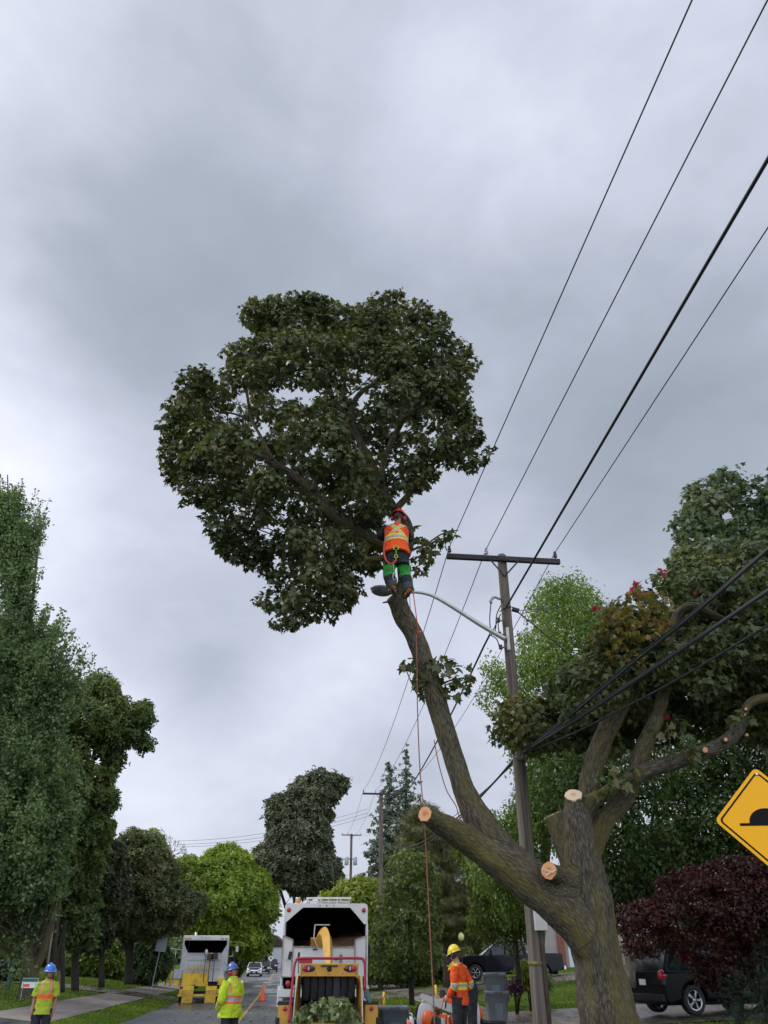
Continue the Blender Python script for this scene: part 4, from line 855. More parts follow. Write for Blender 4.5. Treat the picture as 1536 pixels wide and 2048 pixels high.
tree('poplar_tree', ground_at(310, 75), [(285, 1690), (300, 1660), (312, 1655), (322, 1670), (340, 1700), (345, 1760), (330, 1800), (290, 1790)], 75, 2.5, 80, 11, 18, .32, 'clump', leafmat('pale_leaf', [(.06, .08, .04), (.13, .16, .07), (.2, .23, .12)], trans=.35), 'sparse pale green tree beside the bare one', seed=45, trunk=[(310, 1950, 4), (312, 1700, 2)])
# bare tree
bb = ground_at(345, 78); br = empty('bare_tree', bb, 0, 'leafless grey tree above the left tree line, wires passing behind it', 'tree'); q = MB(); rr_ = random.Random(4)
limb_px(q, [(335, 1945, 3), (332, 1800, 2.4), (335, 1740, 1.8), (340, 1700, 1.2)], 78, bb, n=6)
def ramify(a, ang, L, r, k):
    e = (a[0] + math.cos(ang) * L, a[1] - math.sin(ang) * L); q.tube([P(a[0], a[1], 78) - bb, P(e[0], e[1], 78 + rr_.uniform(-.6, .6)) - bb], [mpx(1700, 78, r), mpx(1700, 78, r * .6)], n=4)
    if k: 
        for s in (-1, 1, .2): ramify(e, ang + s * rr_.uniform(.2, .6), L * rr_.uniform(.6, .8), r * .6, k - 1)
for a in (1.9, 1.4, .9, .4): ramify((338, 1715), a, 16, .9, 3)
q.build('trunk', M['log'], br)
# broken stump with peeled bark
sb_ = ground_at(121, 41); st = empty('dead_tree', sb_, 0, 'broken dead trunk with peeled pale bark left of the hedge', 'tree'); q = MB()
limb_px(q, [(124, 1985, 6), (123, 1950, 7), (122, 1920, 7), (124, 1895, 6), (127, 1870, 4), (134, 1840, 2)], 41, sb_, n=12, rough=.25, seed=4); limb_px(q, [(120, 1940, 3), (112, 1930, 2.6), (105, 1922, 3)], 41, sb_, n=8)
for l in ([(132, 1850, 1.2), (150, 1840, 1), (180, 1820, .7), (210, 1815, .5)], [(124, 1890, 1.5), (118, 1860, 1), (112, 1850, .6)], [(128, 1865, 1), (145, 1850, .8), (150, 1835, .5)], [(134, 1905, 1), (160, 1895, .8), (200, 1890, .6)]): limb_px(q, l, 41, sb_, n=5)
q.build('trunk', BARK2, st); q = MB(); limb_px(q, [(118, 1979, 3.5), (118, 1960, 3.5), (118, 1942, 2.5)], 40.8, sb_, n=8, rough=.3, seed=8); q.build('peeled_bark', BARKP, st)

def bush(name, label, base_px, D, outline, mat, n, rpx, dens, size, seed, thick=.9, group=None, kind='clump', up=.5):
    base = ground_at(base_px, D); root = empty(name, base, 0, label, 'bush', group); r = np.random.default_rng(seed)
    C, Rr = clumps_in(outline, D, thick, n, rpx, r, inset=.6); C[:, 2] = np.maximum(C[:, 2], base.z + .1)
    foliage('foliage', C, Rr, dens, size, kind, mat, root, seed, base, squash=.9, up=up); q = MB()
    for k in range(9):
        c = Vector(C[r.integers(len(C))]) - base; q.tube([(c.x * .15, c.y * .15, -.05), c * .5 + Vector((0, 0, .1)), c], [.03, .02, .008], n=5, sub=2)
    q.build('stems', BARK2, root)
bush('hedge_bush', 'bright leafy bush behind the broken trunk on the left lawn', 205, 66, [(130, 1950), (135, 1900), (165, 1885), (200, 1880), (240, 1885), (255, 1920), (250, 1950), (190, 1955)], LM['hedge'], 170, 13, 30, .3, 51, 2.0)
bush('hedge_bush', 'dark bush right of the forked tree beside the yellow gates', 292, 62, [(262, 1965), (265, 1900), (285, 1870), (320, 1880), (342, 1910), (340, 1945), (310, 1962)], leafmat('dk_hedge', [(.015, .03, .012), (.03, .055, .018), (.06, .09, .03)], trans=.25), 90, 11, 32, .26, 52, 1.4)
bush('hedge_bush', 'pale bushy growth at the left edge beside the stout trunk', 0, 60, [(-60, 1960), (-60, 1850), (0, 1840), (25, 1860), (35, 1900), (30, 1930), (0, 1945)], leafmat('pale_hedge', [(.03, .05, .02), (.08, .11, .04), (.16, .20, .08)], trans=.3), 110, 13, 30, .26, 53, 1.6)
bush('hedge_bush', 'dark low bush hung with cables at the left edge', -10, 50, [(-80, 1990), (-80, 1930), (-10, 1925), (30, 1930), (30, 1965), (0, 1975)], leafmat('dk_hedge2', [(.008, .014, .008), (.02, .03, .015)], trans=.2), 60, 12, 30, .24, 54, 1.2)
bush('garden_bush', 'yellow green bush in the flower bed beside the wooden pole', 1058, 31, [(1036, 1975), (1034, 1935), (1048, 1922), (1070, 1918), (1085, 1930), (1090, 1975)], LM['yellowgreen'], 60, 10, 60, .16, 55, .5, kind='oval')
bush('barberry_bush', 'small dark purple bush between the stacked bins and the wooden pole', 1028, 30, [(1010, 1984), (1014, 1965), (1028, 1955), (1045, 1962), (1050, 1982)], LM['barberry'], 30, 8, 90, .09, 56, .35, kind='oval')
bush('garden_bush', 'mid green bush right behind the small purple one', 1075, 33, [(1045, 1978), (1048, 1955), (1070, 1945), (1095, 1950), (1105, 1978)], LM['small'], 40, 9, 60, .14, 57, .5, kind='oval')
bush('hedge_bush', 'green hedge behind the grey chip truck beside the parked cars', 478, 88, [(425, 1960), (430, 1880), (460, 1870), (500, 1880), (515, 1900), (488, 1915), (486, 1945), (470, 1955)], LM['hedge'], 110, 11, 24, .34, 58, 2.0)
bush('hedge_bush', 'leafy green growth behind the young street tree trunk', 800, 56, [(740, 1965), (745, 1900), (800, 1890), (900, 1890), (940, 1905), (935, 1945), (860, 1955), (800, 1960)], LM['small'], 130, 13, 30, .28, 59, 1.6)
# sumac fronds above the grey truck
sb2 = ground_at(462, 60); sm = empty('sumac_tree', sb2, 0, 'palm like sumac sprouting above the right corner of the grey truck', 'tree'); rg = np.random.default_rng(6); pos, nr, dr = [], [], []
q = MB(); top = P(462, 1890, 60); q.tube([(0, 0, 0), top - sb2], [.08, .05], n=6)
for k in range(13):
    a = k * 6.283 / 13; L = 1.1
    for t in np.linspace(.15, 1, 16):
        p = top + Vector((math.cos(a) * L * t, math.sin(a) * L * t, .75 * L * t - .75 * L * t * t * 1.0))
        for s in (-1, 1): pos.append(tuple(p)); nr.append((0, 0, 1)); dr.append((-math.sin(a) * s + .5 * math.cos(a), math.cos(a) * s + .5 * math.sin(a), -.4))
leaves_mesh('crown', (np.array(pos) - np.array(sb2)).astype(np.float32), np.array(nr) + rg.normal(size=(len(pos), 3)) * .1, .34, 'oval', LM['yellowgreen'], sm, rg, 0, dirs=np.array(dr) * 6); q.build('trunk', BARK2, sm)

# far tree line closing the horizon
rg = np.random.default_rng(77); C, Rr = [], []
for i in range(1500):
    px = rg.uniform(-900, 2500); D = rg.uniform(150, 210)
    if 525 < px < 598 and rg.uniform() < .97: continue
    hmax = 9 + 4 * noise.noise(Vector((px * .006, 2.0, 0))); h = rg.uniform(.3, 1) * hmax
    if 500 < px < 600: h *= .3
    p = P(px, 1900, D); C.append((p.x, p.y, h)); Rr.append(rg.uniform(1.2, 2.6))
tag(foliage('treeline', np.array(C), np.array(Rr), 4.5, .9, 'clump', leafmat('far_leaf', [(.03, .045, .02), (.07, .095, .035), (.13, .16, .06)], trans=.3, big=.5, bigscale=.08), None, 78), 'far band of trees closing the horizon', 'trees', kind='stuff')
# nearer belt behind the gardens on both sides
C, Rr = [], []
for i in range(700):
    side = rg.uniform() < .5; s = rg.uniform(55, 130); o = rg.uniform(-52, -26) if side else rg.uniform(24, 46)
    p = road(o, s); h = rg.uniform(.1, 1) * (7 + 3 * noise.noise(Vector((s * .08, o * .1, 0)))); C.append((p.x, p.y, p.z + h)); Rr.append(rg.uniform(.9, 1.9))
tag(foliage('undergrowth', np.array(C), np.array(Rr), 7, .55, 'clump', leafmat('belt_leaf', [(.015, .025, .01), (.04, .055, .02), (.09, .11, .035)], trans=.3, big=.5, bigscale=.12), None, 79), 'dense dark greenery behind the gardens', 'greenery', kind='stuff')
# ------------------------------------------------------------------ poles and wires
def to_local(p, root): return Vector(p) - root.location
def make_pole(px_top, py_top, D, px_base, label, arm=1.33, r=(.15, .11), group='utility poles along the street', rot=-AZ, braces=True, bark=None):
    top = P(px_top, py_top, D); b0 = P(px_base, 2048, D); base = Vector((top.x + (top.x * 0), D, gz(top.x, D)))
    root = empty('utility_pole', base, 0, label, 'utility pole', group); h = top.z - base.z
    q = MB(); q.tube([(0, 0, -.2 + (h + .2) * k / 30) for k in range(31)] + [(0, 0, h + .03)], [r[0] + (r[1] - r[0]) * k / 30 for k in range(31)] + [r[1] * .75], n=20, rough=.03, rfreq=.4); q.build('pole_shaft', M['pole'], root)
    ax = Vector((math.cos(rot), math.sin(rot), 0)); ay = Vector((-math.sin(rot), math.cos(rot), 0)); za = h - .16
    c = Vector((0, 0, za)) - ay * (r[1] + .05)
    q = MB(); q.bar(c - ax * arm, c + ax * arm, .10, .12); q.build('crossarm', M['arm_wood'], root, bevel=.008)
    if braces:
        for s in (-1, 1):
            q = MB(); q.bar(c + ax * (.38 * s) - ay * .055, Vector((0, 0, za - .42)) - ay * (r[1] + .02), .035, .012, up=ay); q.build('brace', M['arm_wood'], root)
    ins = []
    for f in (-.95, -.30, .93):
        p = c + ax * (arm * f) + Vector((0, 0, .06)); q = MB(); q.lathe([(0, 0), (.012, 0), (.012, .05), (.045, .055), (.05, .08), (.028, .085), (.03, .11), (.045, .115), (.04, .15), (.02, .16), (.02, .175), (.034, .18), (.03, .2), (0, .205)], p, n=14)
        q.build('insulator', M['porc_w'] if f == -.30 else M['porc'], root); ins.append(root.location + p + Vector((0, 0, .17)))
    return root, h, ins, ax, ay
pole, PH, INS, AX, AY = make_pole(1003, 1112, 16, 1100, 'weathered wooden pole with black crossarm beside the cut maple', r=(.155, .105))
pole['label'] = 'weathered wooden pole carrying the street lamp, beside the cut maple'
pole2, PH2, INS2, _, _ = make_pole(762, 1584, 56, 760, 'second wooden pole, in front of the spruces', r=(.17, .13), arm=1.3)
pole3, PH3, INS3, _, _ = make_pole(703, 1668, 108, 703, 'thin reddish pole with transformers, farthest along the street', r=(.2, .15), arm=1.3)
for dx in (-.55, .55):
    q = MB(); q.lathe([(0, -.45), (.24, -.45), (.26, -.4), (.26, .4), (.2, .5), (0, .55)], (dx, -.35, PH3 - 3.3), n=14); q.build('transformer', M['galv'], pole3)
q = MB(); q.bar((-2.6, 0, PH3 - 3.0), (.4, 0, PH3 - 3.0), .1, .1); q.build('arm', M['arm_wood'], pole3)
def onpole(z): return Vector((0, 0, z))
PL = pole.location
# hardware on the first pole
for i, zz in enumerate((PH - 1.62, PH - 1.95, PH - 2.25)):
    q = MB(); q.lathe([(0, -.05), (.035, -.05), (.045, -.02), (.025, 0), (.045, .02), (.035, .05), (0, .05)], (-.20, -.05, zz), n=12); q.bar((-.20, -.05, zz), (-.11, 0, zz), .02); q.build('spool_insulator', M['porc'], pole)
q = MB(); q.tube([(-.12, -.05, PH - 1.12), (-.25, -.08, PH - 1.08), (-.34, -.1, PH - 1.16), (-.34, -.1, PH - 1.24)], [.03, .03, .04, .03], n=10, sub=3); q.build('service_head', M['galv'], pole)
q = MB()
for l in ([(-.34, -.1, PH - 1.2), (-.40, -.12, PH - 1.6), (-.42, -.12, PH - 1.95), (-.55, 0, PH - 2.2)], [(-.15, -.1, PH - 1.5), (-.27, -.14, PH - 1.75), (-.38, -.12, PH - 1.95)], [(-.13, -.12, PH - 1.3), (-.25, -.16, PH - 1.55), (-.30, -.12, PH - 1.9), (-.42, -.1, PH - 2.0)],
          [(-.4, -.1, PH - 2.0), (-.28, -.12, PH - 2.1), (-.22, -.05, PH - 2.3)], [(.16, -.02, PH - 1.3), (0, -.17, PH - 1.36), (-.16, -.05, PH - 1.42)], [(-.2, -.05, PH - 1.6), (-.22, -.07, PH - 1.8), (-.2, -.05, PH - 1.95)]):
    q.tube(l, .012, n=6, sub=4)
q.build('service_wire', M['wire'], pole)
q = MB(); q.box((.2, -.05, PH - 1.38), (.16, .1, .07), (0, .3, 0)); q.build('clamp', M['wire'], pole)
z0 = P(1040, 1515, 16).z - PL.z
q = MB(); q.ell((-.02, -.17, z0), (.14, .10, .085), n=16); q.build('splice_cap', M['galv'], pole)
q = MB(); q.box((.10, -.20, P(1080, 1836, 16).z - PL.z), (.22, .12, .42)); q.build('meter_box', M['white_paint'], pole, bevel=.01)
q = MB(); zt = P(1080, 1927, 16).z - PL.z; q.lathe([(.152, zt - .03), (.155, zt - .03), (.155, zt + .03), (.152, zt + .03)], n=24); q.build('yellow_band', pm('faded_yellow', (.32, .24, .06), (.15, .11, .06), rough=.8, scale=12), pole)
q = MB(); q.tube([(.11, -.13, 0), (.115, -.13, 2.7)], .035, n=8); q.build('conduit', M['log'], pole)

def wire(name, label, pts, r, group='overhead wires', cat='wire', mat=None, sag=None, sub=8, n=6):
    """pts in world; sag (m) per span adds a parabola"""
    out = []
    for i in range(len(pts) - 1):
        a, c = Vector(pts[i]), Vector(pts[i + 1]); s = (sag[i] if isinstance(sag, (list, tuple)) else sag) if sag else 0; k = 16
        for j in range(k): t = j / k; p = a.lerp(c, t); p.z -= s * 4 * t * (1 - t); out.append(p)
    out.append(Vector(pts[-1])); q = MB(); base = out[0].copy()
    q.tube([p - base for p in out], r, n=n); o = q.build(name, mat or M['wire']); o.location = base
    return tag(o, label, cat, group)
def back(a, px, py, D2=None, z=None, ext=2.2):
    """carry the wire from a through the picture point (px,py) at height z and on behind the camera"""
    v = (CY - py) / F; u = (px - CX) / F; dz = sT + v * cT; t = (z - H) / dz; q = Vector((u * t, t * (cT - v * sT), z)); return a + (q - a) * ext
i1, i2, i4 = INS
wire('power_wire', 'thin wire on the outer end of the first crossarm, highest and leftmost in the sky', [back(i1, 1384, 0, z=i1.z - .15), i1], .009)
wire('power_wire', 'thin wire on the pale insulator, second from the left in the sky', [back(i2, 1530, 10, z=i2.z - .15), i2], .009)
wire('power_wire', 'thin wire on the house side end of the first crossarm, lowest of the sky wires', [back(i4, 1536, 455, z=i4.z - .1), i4], .009)
wire('power_wire', 'thin wire leaving the outer crossarm end towards the second pole', [i1, INS2[0], INS3[0]], .010, sag=[.75, 1.2])
wire('power_wire', 'thin wire leaving the pale insulator towards the second pole', [i2, INS2[1], INS3[1]], .010, sag=[.8, 1.3])
wire('power_wire', 'thin wire leaving the house side crossarm end towards the second pole', [i4, INS2[2], INS3[2]], .010, sag=[.9, 1.2])
k1 = PL + Vector((-.02, -.14, PH - 1.35))
wire('power_cable', 'thick black cable dropping across the sky to just under the first crossarm', [back(k1, 1536, 318, z=k1.z - .1), k1], .021, 'overhead cables', 'cable')
k1b = PL + Vector((-.55, 0, PH - 2.2))
wire('power_cable', 'thick black cable running from the lamp pole towards the second pole', [PL + Vector((-.42, -.12, PH - 1.98)), k1b, pole2.location + Vector((-.2, -.1, PH2 - 1.6))], .021, 'overhead cables', 'cable', sag=[0, .9])
hs = PL + Vector((.22, -.05, PH - 1.4))
wire('service_wire', 'black drop wire slanting from the lamp pole down into the birch', [hs, P(1165, 1330, 22), P(1290, 1460, 30)], .014, 'drop wires', 'wire')
wire('service_wire', 'short thin wire running level from the lamp pole into the birch', [hs, P(1120, 1215, 24), P(1240, 1235, 40)], .009, 'drop wires', 'wire')
# communication cables at the splice cap
kc = PL + Vector((-.03, -.2, z0))
def comm(label, pts, r, twist=0):
    q = MB(); W = [Vector(kc)] + [P(*p) for p in pts]; W.append(W[-1] + (W[-1] - W[-2]) * 1.6); base = W[0].copy(); q.tube([w - base for w in W], r, n=8, sub=8)
    if twist: q.tube([w - base + Vector((0, 0, .035 + .012 * math.sin(i))) for i, w in enumerate(W)], r * .55, n=6, sub=8)
    o = q.build('phone_cable', M['wire']); o.location = base; tag(o, label, 'cable', 'phone cables above the cut maple')
comm('upper thick phone cable crossing in front of the maple leaves', [(1134, 1437, 12.3), (1258, 1333, 10.8), (1400, 1218, 9.2), (1540, 1096, 8.2)], .022, 1)
comm('middle phone cable, a bundled pair, crossing the maple leaves', [(1070, 1490, 13.9), (1140, 1448, 12.2), (1212, 1401, 11.3), (1370, 1295, 9.8), (1540, 1180, 8.8)], .024, 1)
comm('lowest thin phone cable crossing just above the sawn limbs', [(1134, 1472, 12.4), (1230, 1425, 11.3), (1367, 1352, 10.2), (1540, 1248, 9.0)], .014)
comm('faint thin wire crossing behind the two upright limbs', [(1180, 1520, 15.2), (1270, 1450, 14.4), (1340, 1400, 14), (1480, 1240, 13)], .007)
e2 = pole2.location + Vector((-.1, -.1, PH2 - 3.0))
for k, (dz, r, lb) in enumerate(((0, .024, 'thickest of the phone cables descending behind the leaning limb'), (.09, .018, 'upper phone cable descending behind the leaning limb'), (-.12, .010, 'thin loose phone cable descending behind the leaning limb'))):
    wire('phone_cable', lb, [kc + Vector((0, .05, dz * .5)), e2 + Vector((0, 0, dz * 3))], r, 'phone cables towards the second pole', 'cable', sag=1.1 + dz * 3)
for k, (y1, y2) in enumerate(((1682, 1654), (1689, 1668), (1694, 1680))):
    wire('power_wire', ('upper', 'middle', 'lower')[k] + ' of three faint wires crossing the street behind the dark maple', [P(355, y1, 125), P(735, y1 - (y1 - 1610) * .75 - 10 + k * 6, 125)], .022, 'wires crossing the street', sag=1.0)

# ------------------------------------------------------------------ street lamp
lr = empty('street_lamp', PL + Vector((0, 0, 0)), 0, 'cobra head street lamp on a long pale arm fixed to the wooden pole', 'street lamp')
A = lambda px, py, D: P(px, py, D) - PL
q = MB(); q.tube([A(1012, 1279, 15.85), A(960, 1249, 15.75), A(905, 1214, 15.6), A(868, 1193, 15.5), A(845, 1186, 15.4), A(822, 1184, 15.3), A(800, 1185, 15.2)], [.055, .05, .042, .036, .033, .032, .030], n=14, sub=5); q.build('arm', M['alu'], lr)
q = MB(); zb = A(1012, 1279, 15.85); q.box((zb.x + .05, zb.y + .02, zb.z + .02), (.06, .08, .52)); q.build('bracket', M['white_paint'], lr, bevel=.01)
hc = A(768, 1180, 15.15); q = MB(); rot = Euler((0, R(4), -AZ)).to_matrix()
q.ell(hc, (.30, .17, .085), n=24, k=12, rot=rot); q.build('lamp_head', pm('lamp_housing', (.20, .20, .20), (.13, .13, .13), rough=.5, metal=.3), lr)
q = MB(); q.ell(hc + Vector((-.05, 0, -.035)), (.23, .145, .10), n=20, k=10, rot=rot); q.build('lens', pm('lamp_lens', (.13, .13, .125), (.07, .07, .072), rough=.35, scale=14), lr)

# ------------------------------------------------------------------ speed hump sign
SD = 7.0; Tt, Lc, Bc = P(1503, 1535, SD), P(1432, 1654, SD - .05), None
s_side = .62; cc = P(1536, 1640, SD); sroot = empty('road_sign', (cc.x, SD + .06, 0), 0, 'large yellow diamond sign with black hump symbol at the right edge', 'sign'); cz = cc.z
def rsq(half, rad, y0, y1, m=0):
    pts = []
    for k, (sx, sy) in enumerate(((1, 1), (-1, 1), (-1, -1), (1, -1))):
        for j in range(7):
            a = math.pi / 2 * k + math.pi / 2 * j / 6; pts.append((sx * (half - rad) + rad * math.cos(a), sy * (half - rad) + rad * math.sin(a)))
    c, s_ = math.cos(math.pi / 4), math.sin(math.pi / 4); return [(x * c - y * s_, x * s_ + y * c + cz) for x, y in pts]
srot = R(-5); hs_ = s_side / 2
sp_ = empty('panel_holder', (0, 0, 0)); scene.collection.objects.unlink(sp_); bpy.data.objects.remove(sp_)
sroot.rotation_euler.z = srot
q = MB(); q.prism(rsq(hs_, .045, 0, 0), 1, -.062, -.058); panel = q.build('panel', M['sign_y'], sroot, bevel=0)
def ring(o, i, y0, y1):
    n = len(o); q = MB(); vs = [(x, y0, z) for x, z in o] + [(x, y0, z) for x, z in i] + [(x, y1, z) for x, z in o] + [(x, y1, z) for x, z in i]; fs = []
    for k in range(n):
        k2 = (k + 1) % n; fs += [(k, k2, n + k2, n + k), (2 * n + k, 3 * n + k, 3 * n + k2, 2 * n + k2), (k, 2 * n + k, 2 * n + k2, k2), (n + k, n + k2, 3 * n + k2, 3 * n + k)]
    return q.add(vs, fs)
ring(rsq(hs_ - .026, .034, 0, 0), rsq(hs_ - .040, .026, 0, 0), -.0645, -.0622).build('border', M['sign_k'], panel)
hump = [(-.235, cz - .045), (.235, cz - .045), (.235, cz - .023), (.155, cz - .023)] + [(.152 * math.cos(a), cz - .023 + .118 * math.sin(a)) for a in np.linspace(.02, math.pi - .02, 25)] + [(-.155, cz - .023), (-.235, cz - .023)]
q = MB(); q.prism(hump, 1, -.0645, -.0622); q.build('hump_symbol', M['sign_k'], panel)
for dz in (.375, -.375):
    q = MB(); q.ell((.0, -.066, cz + dz), (.013, .007, .013), n=14); q.build('bolt', M['chrome'], panel)
q = MB(); q.box((0, 0, (cz + .36) / 2 - .17), (.055, .10, cz + .02)); q.build('post', M['galv'], sroot, bevel=.006)

# ------------------------------------------------------------------ wheels / vehicles
def wheel(parent, c, r, w, rimr=.6, rimmat=None, spokes=0, name='wheel'):
    q = MB(); q.lathe([(r * rimr, -w / 2), (r * .93, -w / 2), (r, -w * .38), (r, w * .38), (r * .93, w / 2), (r * rimr, w / 2), (r * rimr, -w / 2)], (0, 0, 0), 'X', 28)
    t = q.build(name, M['rubber'], parent); t.location = c; q = MB(); rr = r * rimr
    if spokes:
        for s in (-1, 1):
            q.lathe([(rr, s * w * .47), (rr * .9, s * w * .47), (rr * .88, s * w * .2)], (0, 0, 0), 'X', 24); q.lathe([(0, s * w * .42), (rr * .2, s * w * .42), (rr * .2, s * w * .2)], (0, 0, 0), 'X', 14)
            for k in range(spokes):
                a = k * 6.283 / spokes
                for da in (-.09, .09): q.bar((s * w * .42, math.cos(a) * rr * .15, math.sin(a) * rr * .15), (s * w * .42, math.cos(a + da) * rr * .92, math.sin(a + da) * rr * .92), .035 * r / .37, .03)
        q.lathe([(0, 0), (rr * .9, 0)], (0, 0, 0), 'X', 20, m=1)
    else:
        q.lathe([(rr, -w * .4), (rr * .8, -w * .25), (rr * .35, -w * .2), (rr * .3, -w * .4), (0, -w * .4)], (0, 0, 0), 'X', 20); q.lathe([(rr, w * .4), (rr * .8, w * .25), (rr * .35, w * .2), (rr * .3, w * .4), (0, w * .4)], (0, 0, 0), 'X', 20)
    q.build('rim', [rimmat or M['galv'], M['black']], t); return t

def part(name, mat, root, fn, bevel=0, label=None):
    q = MB(); fn(q); o = q.build(name, mat, root, bevel=bevel)
    if label: o['label'] = label
    return o
def lamp(root, c, r, mat, name='tail_light', axis='Y'):
    q = MB(); q.lathe([(0, -.02), (r * .8, -.02), (r, -.005), (r, .02), (0, .02)], c, axis, 18); return q.build(name, mat, root)

# white chip truck seen from behind --------------------------------
def chip_truck():
    T = empty('chip_truck', road(1.10, 25.3), R(3.2), 'white chip truck seen from behind with its dark box open', 'truck'); T.location.z = .21
    W, Ht, zb, L = 1.21, 3.1, .96, 4.3
    wp = M['white_paint']
    part('side_panel', wp, T, lambda q: q.box((-W + .03, L / 2 + .05, (zb + 3.02) / 2 + .04), (.06, L, 3.02 - zb)), .02)
    part('side_panel', wp, T, lambda q: q.box((W - .03, L / 2 + .05, (zb + 3.02) / 2 + .04), (.06, L, 3.02 - zb)), .02)
    part('roof', wp, T, lambda q: q.box((0, L / 2 + .05, Ht - .03), (2 * W - .13, L, .055)), .01)
    part('front_wall', wp, T, lambda q: q.box((0, L + .02, (zb + 3.02) / 2), (2 * W - .13, .05, 3.02 - zb - .06)))
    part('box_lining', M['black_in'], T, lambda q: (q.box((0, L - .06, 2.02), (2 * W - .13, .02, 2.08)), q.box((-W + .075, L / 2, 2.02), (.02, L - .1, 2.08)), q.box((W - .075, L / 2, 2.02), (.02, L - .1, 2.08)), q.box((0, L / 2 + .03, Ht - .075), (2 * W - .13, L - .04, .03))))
    X = lambda x: (x - 756) / 419 * (2 * W / 2.42); Z = lambda y: Ht - (y - 265) / 485
    out = [(X(250), Z(520)), (X(250), Z(310)), (X(262), Z(275)), (X(285), Z(262)), (X(1225), Z(262)), (X(1250), Z(275)), (X(1262), Z(310)), (X(1262), Z(520))]
    inn = [(X(262), Z(520)), (X(262), Z(512)), (X(365), Z(413)), (X(470), Z(316)), (X(1045), Z(316)), (X(1130), Z(413)), (X(1212), Z(512)), (X(1212), Z(520))]
    def fr(q):
        n = len(out)
        for i in range(n - 1):
            a, b, c, d = out[i], out[i + 1], inn[i + 1], inn[i]
            q.add([(a[0], -.03, a[1]), (b[0], -.03, b[1]), (c[0], -.03, c[1]), (d[0], -.03, d[1]), (a[0], .05, a[1]), (b[0], .05, b[1]), (c[0], .05, c[1]), (d[0], .05, d[1])], [(0, 1, 2, 3), (7, 6, 5, 4), (0, 4, 5, 1), (3, 2, 6, 7)])
    part('rear_frame', wp, T, fr)
    for s in (-1, 1): part('corner_post', wp, T, lambda q: q.box((s * (W - .012), -.0, (Z(520) + .98) / 2), (.05, .08, Z(520) - .98)), .008)
    # tailgate leaves
    def leaf(q, s):
        xa, xb = (X(255), X(368)) if s < 0 else (X(1242), X(1114)); za, zb_ = Z(672), Z(722)
        q.prism([(xa, Z(1150)), (xb, Z(1150)), (xb, zb_), (xa, za)], 1, -.02, .02)
    def leafrim(q, s):
        xa, xb = (X(250), X(370)) if s < 0 else (X(1246), X(1112)); pts = [(xa, Z(1155)), (xb, Z(1155)), (xb, Z(718)), (xa, Z(666))]
        for i in range(4):
            a, b = pts[i], pts[(i + 1) % 4]; q.bar((a[0], -.035, a[1]), (b[0], -.035, b[1]), .03, .035, up=Vector((0, 1, 0)))
    for s in (-1, 1):
        d = part('gate_wing', wp, T, lambda q: leaf(q, s)); part('wing_frame', M['grime'], d, lambda q: leafrim(q, s)); part('hinge_plate', M['alu'], d, lambda q: q.box((s * 1.09, -.03, Z(942)), (.10, .02, .05)))
    g = part('tailgate', wp, T, lambda q: q.box(((X(372) + X(1108)) / 2, .0, (Z(800) + Z(1150)) / 2), (X(1108) - X(372), .05, Z(800) - Z(1150))), .006)
    part('gate_rail', M['grime'], g, lambda q: (q.box(((X(372) + X(1108)) / 2, -.03, Z(800)), (X(1108) - X(372), .05, .035)), q.box((X(825), -.035, (Z(800) + Z(1150)) / 2), (.04, .03, Z(820) - Z(1150))), q.box((0, -.035, Z(1150)), (X(1108) - X(372), .03, .03))))
    part('latch', M['black'], g, lambda q: (q.box((X(635), -.045, Z(832)), (.13, .03, .035)), q.box((X(820), -.06, Z(890)), (.03, .03, .07)), q.box((X(890), -.045, Z(950)), (.09, .03, .04)), q.box((X(345), -.12, Z(905)), (.09, .05, .2), (0, .2, 0))), .005)
    part('sill', wp, T, lambda q: q.box((0, -.01, .875), (2 * W + .1, .12, .19)), .01)
    part('skirt', wp, T, lambda q: (q.box((-W - .0, 0.02, .80), (.16, .06, .5)), q.box((W - .03, .02, .80), (.16, .06, .5))), .006)
    for s in (-1, 1):
        lamp(T, (X(300) if s < 0 else X(1212), -.045, Z(348)), .062, M['red_lens']); lamp(T, (s * 1.0, -.085, Z(1232)), .075, M['red_lens'])
        part('reflector_strip', M['red_paint'], T, lambda q: q.box((s * 1.2, -.02, .62), (.15, .02, .03)))
        part('mud_flap', M['rubber'], T, lambda q: q.box((s * 1.08, .1, .36), (.34, .015, .5)))
    for x in (675, 757, 843): lamp(T, (X(x), -.04, Z(290)), .016, M['dark_lens'], 'marker_light')
    part('chip_load', M['chips'], T, lambda q: q.add([(-W + .1, .6, 1.4), (W - .1, .35, 1.75), (W - .1, 1.2, 2.3), (.25, 1.4, 2.15), (-.6, 2.2, 1.6), (-W + .1, 2.2, 1.5), (W - .1, 4.1, 2.5), (-W + .1, 4.1, 2.2)], [(0, 1, 2, 3, 4, 5), (5, 4, 3, 2, 6, 7)]), 0)
    bc = part('beacon', M['amber_lens'], T, lambda q: q.lathe([(0, .03), (.075, .03), (.078, .15), (.07, .165), (0, .165)], (X(397), .3, Ht), n=18)); part('beacon_base', M['alu'], bc, lambda q: q.lathe([(0, -.01), (.1, -.01), (.1, .03), (0, .03)], (X(397), .3, Ht), n=18)); part('beacon_cap', M['alu'], bc, lambda q: q.lathe([(.079, .14), (.08, .17), (.06, .18), (0, .182)], (X(397), .3, Ht), n=18))
    def rack(q):
        q.bar((X(500), .35, Ht + .16), (X(1060), .35, Ht + .17), .09, .05); q.bar((X(500), .8, Ht + .10), (X(1030), .8, Ht + .10), .05, .05)
        for x in (530, 685, 780, 885, 1035): q.bar((X(x), .3, Ht), (X(x), .3, Ht + .15), .02)
        q.bar((X(640), .35, Ht + .12), (X(760), 1.4, Ht + .02), .04); q.bar((X(930), .35, Ht + .12), (X(840), 1.4, Ht + .02), .04)
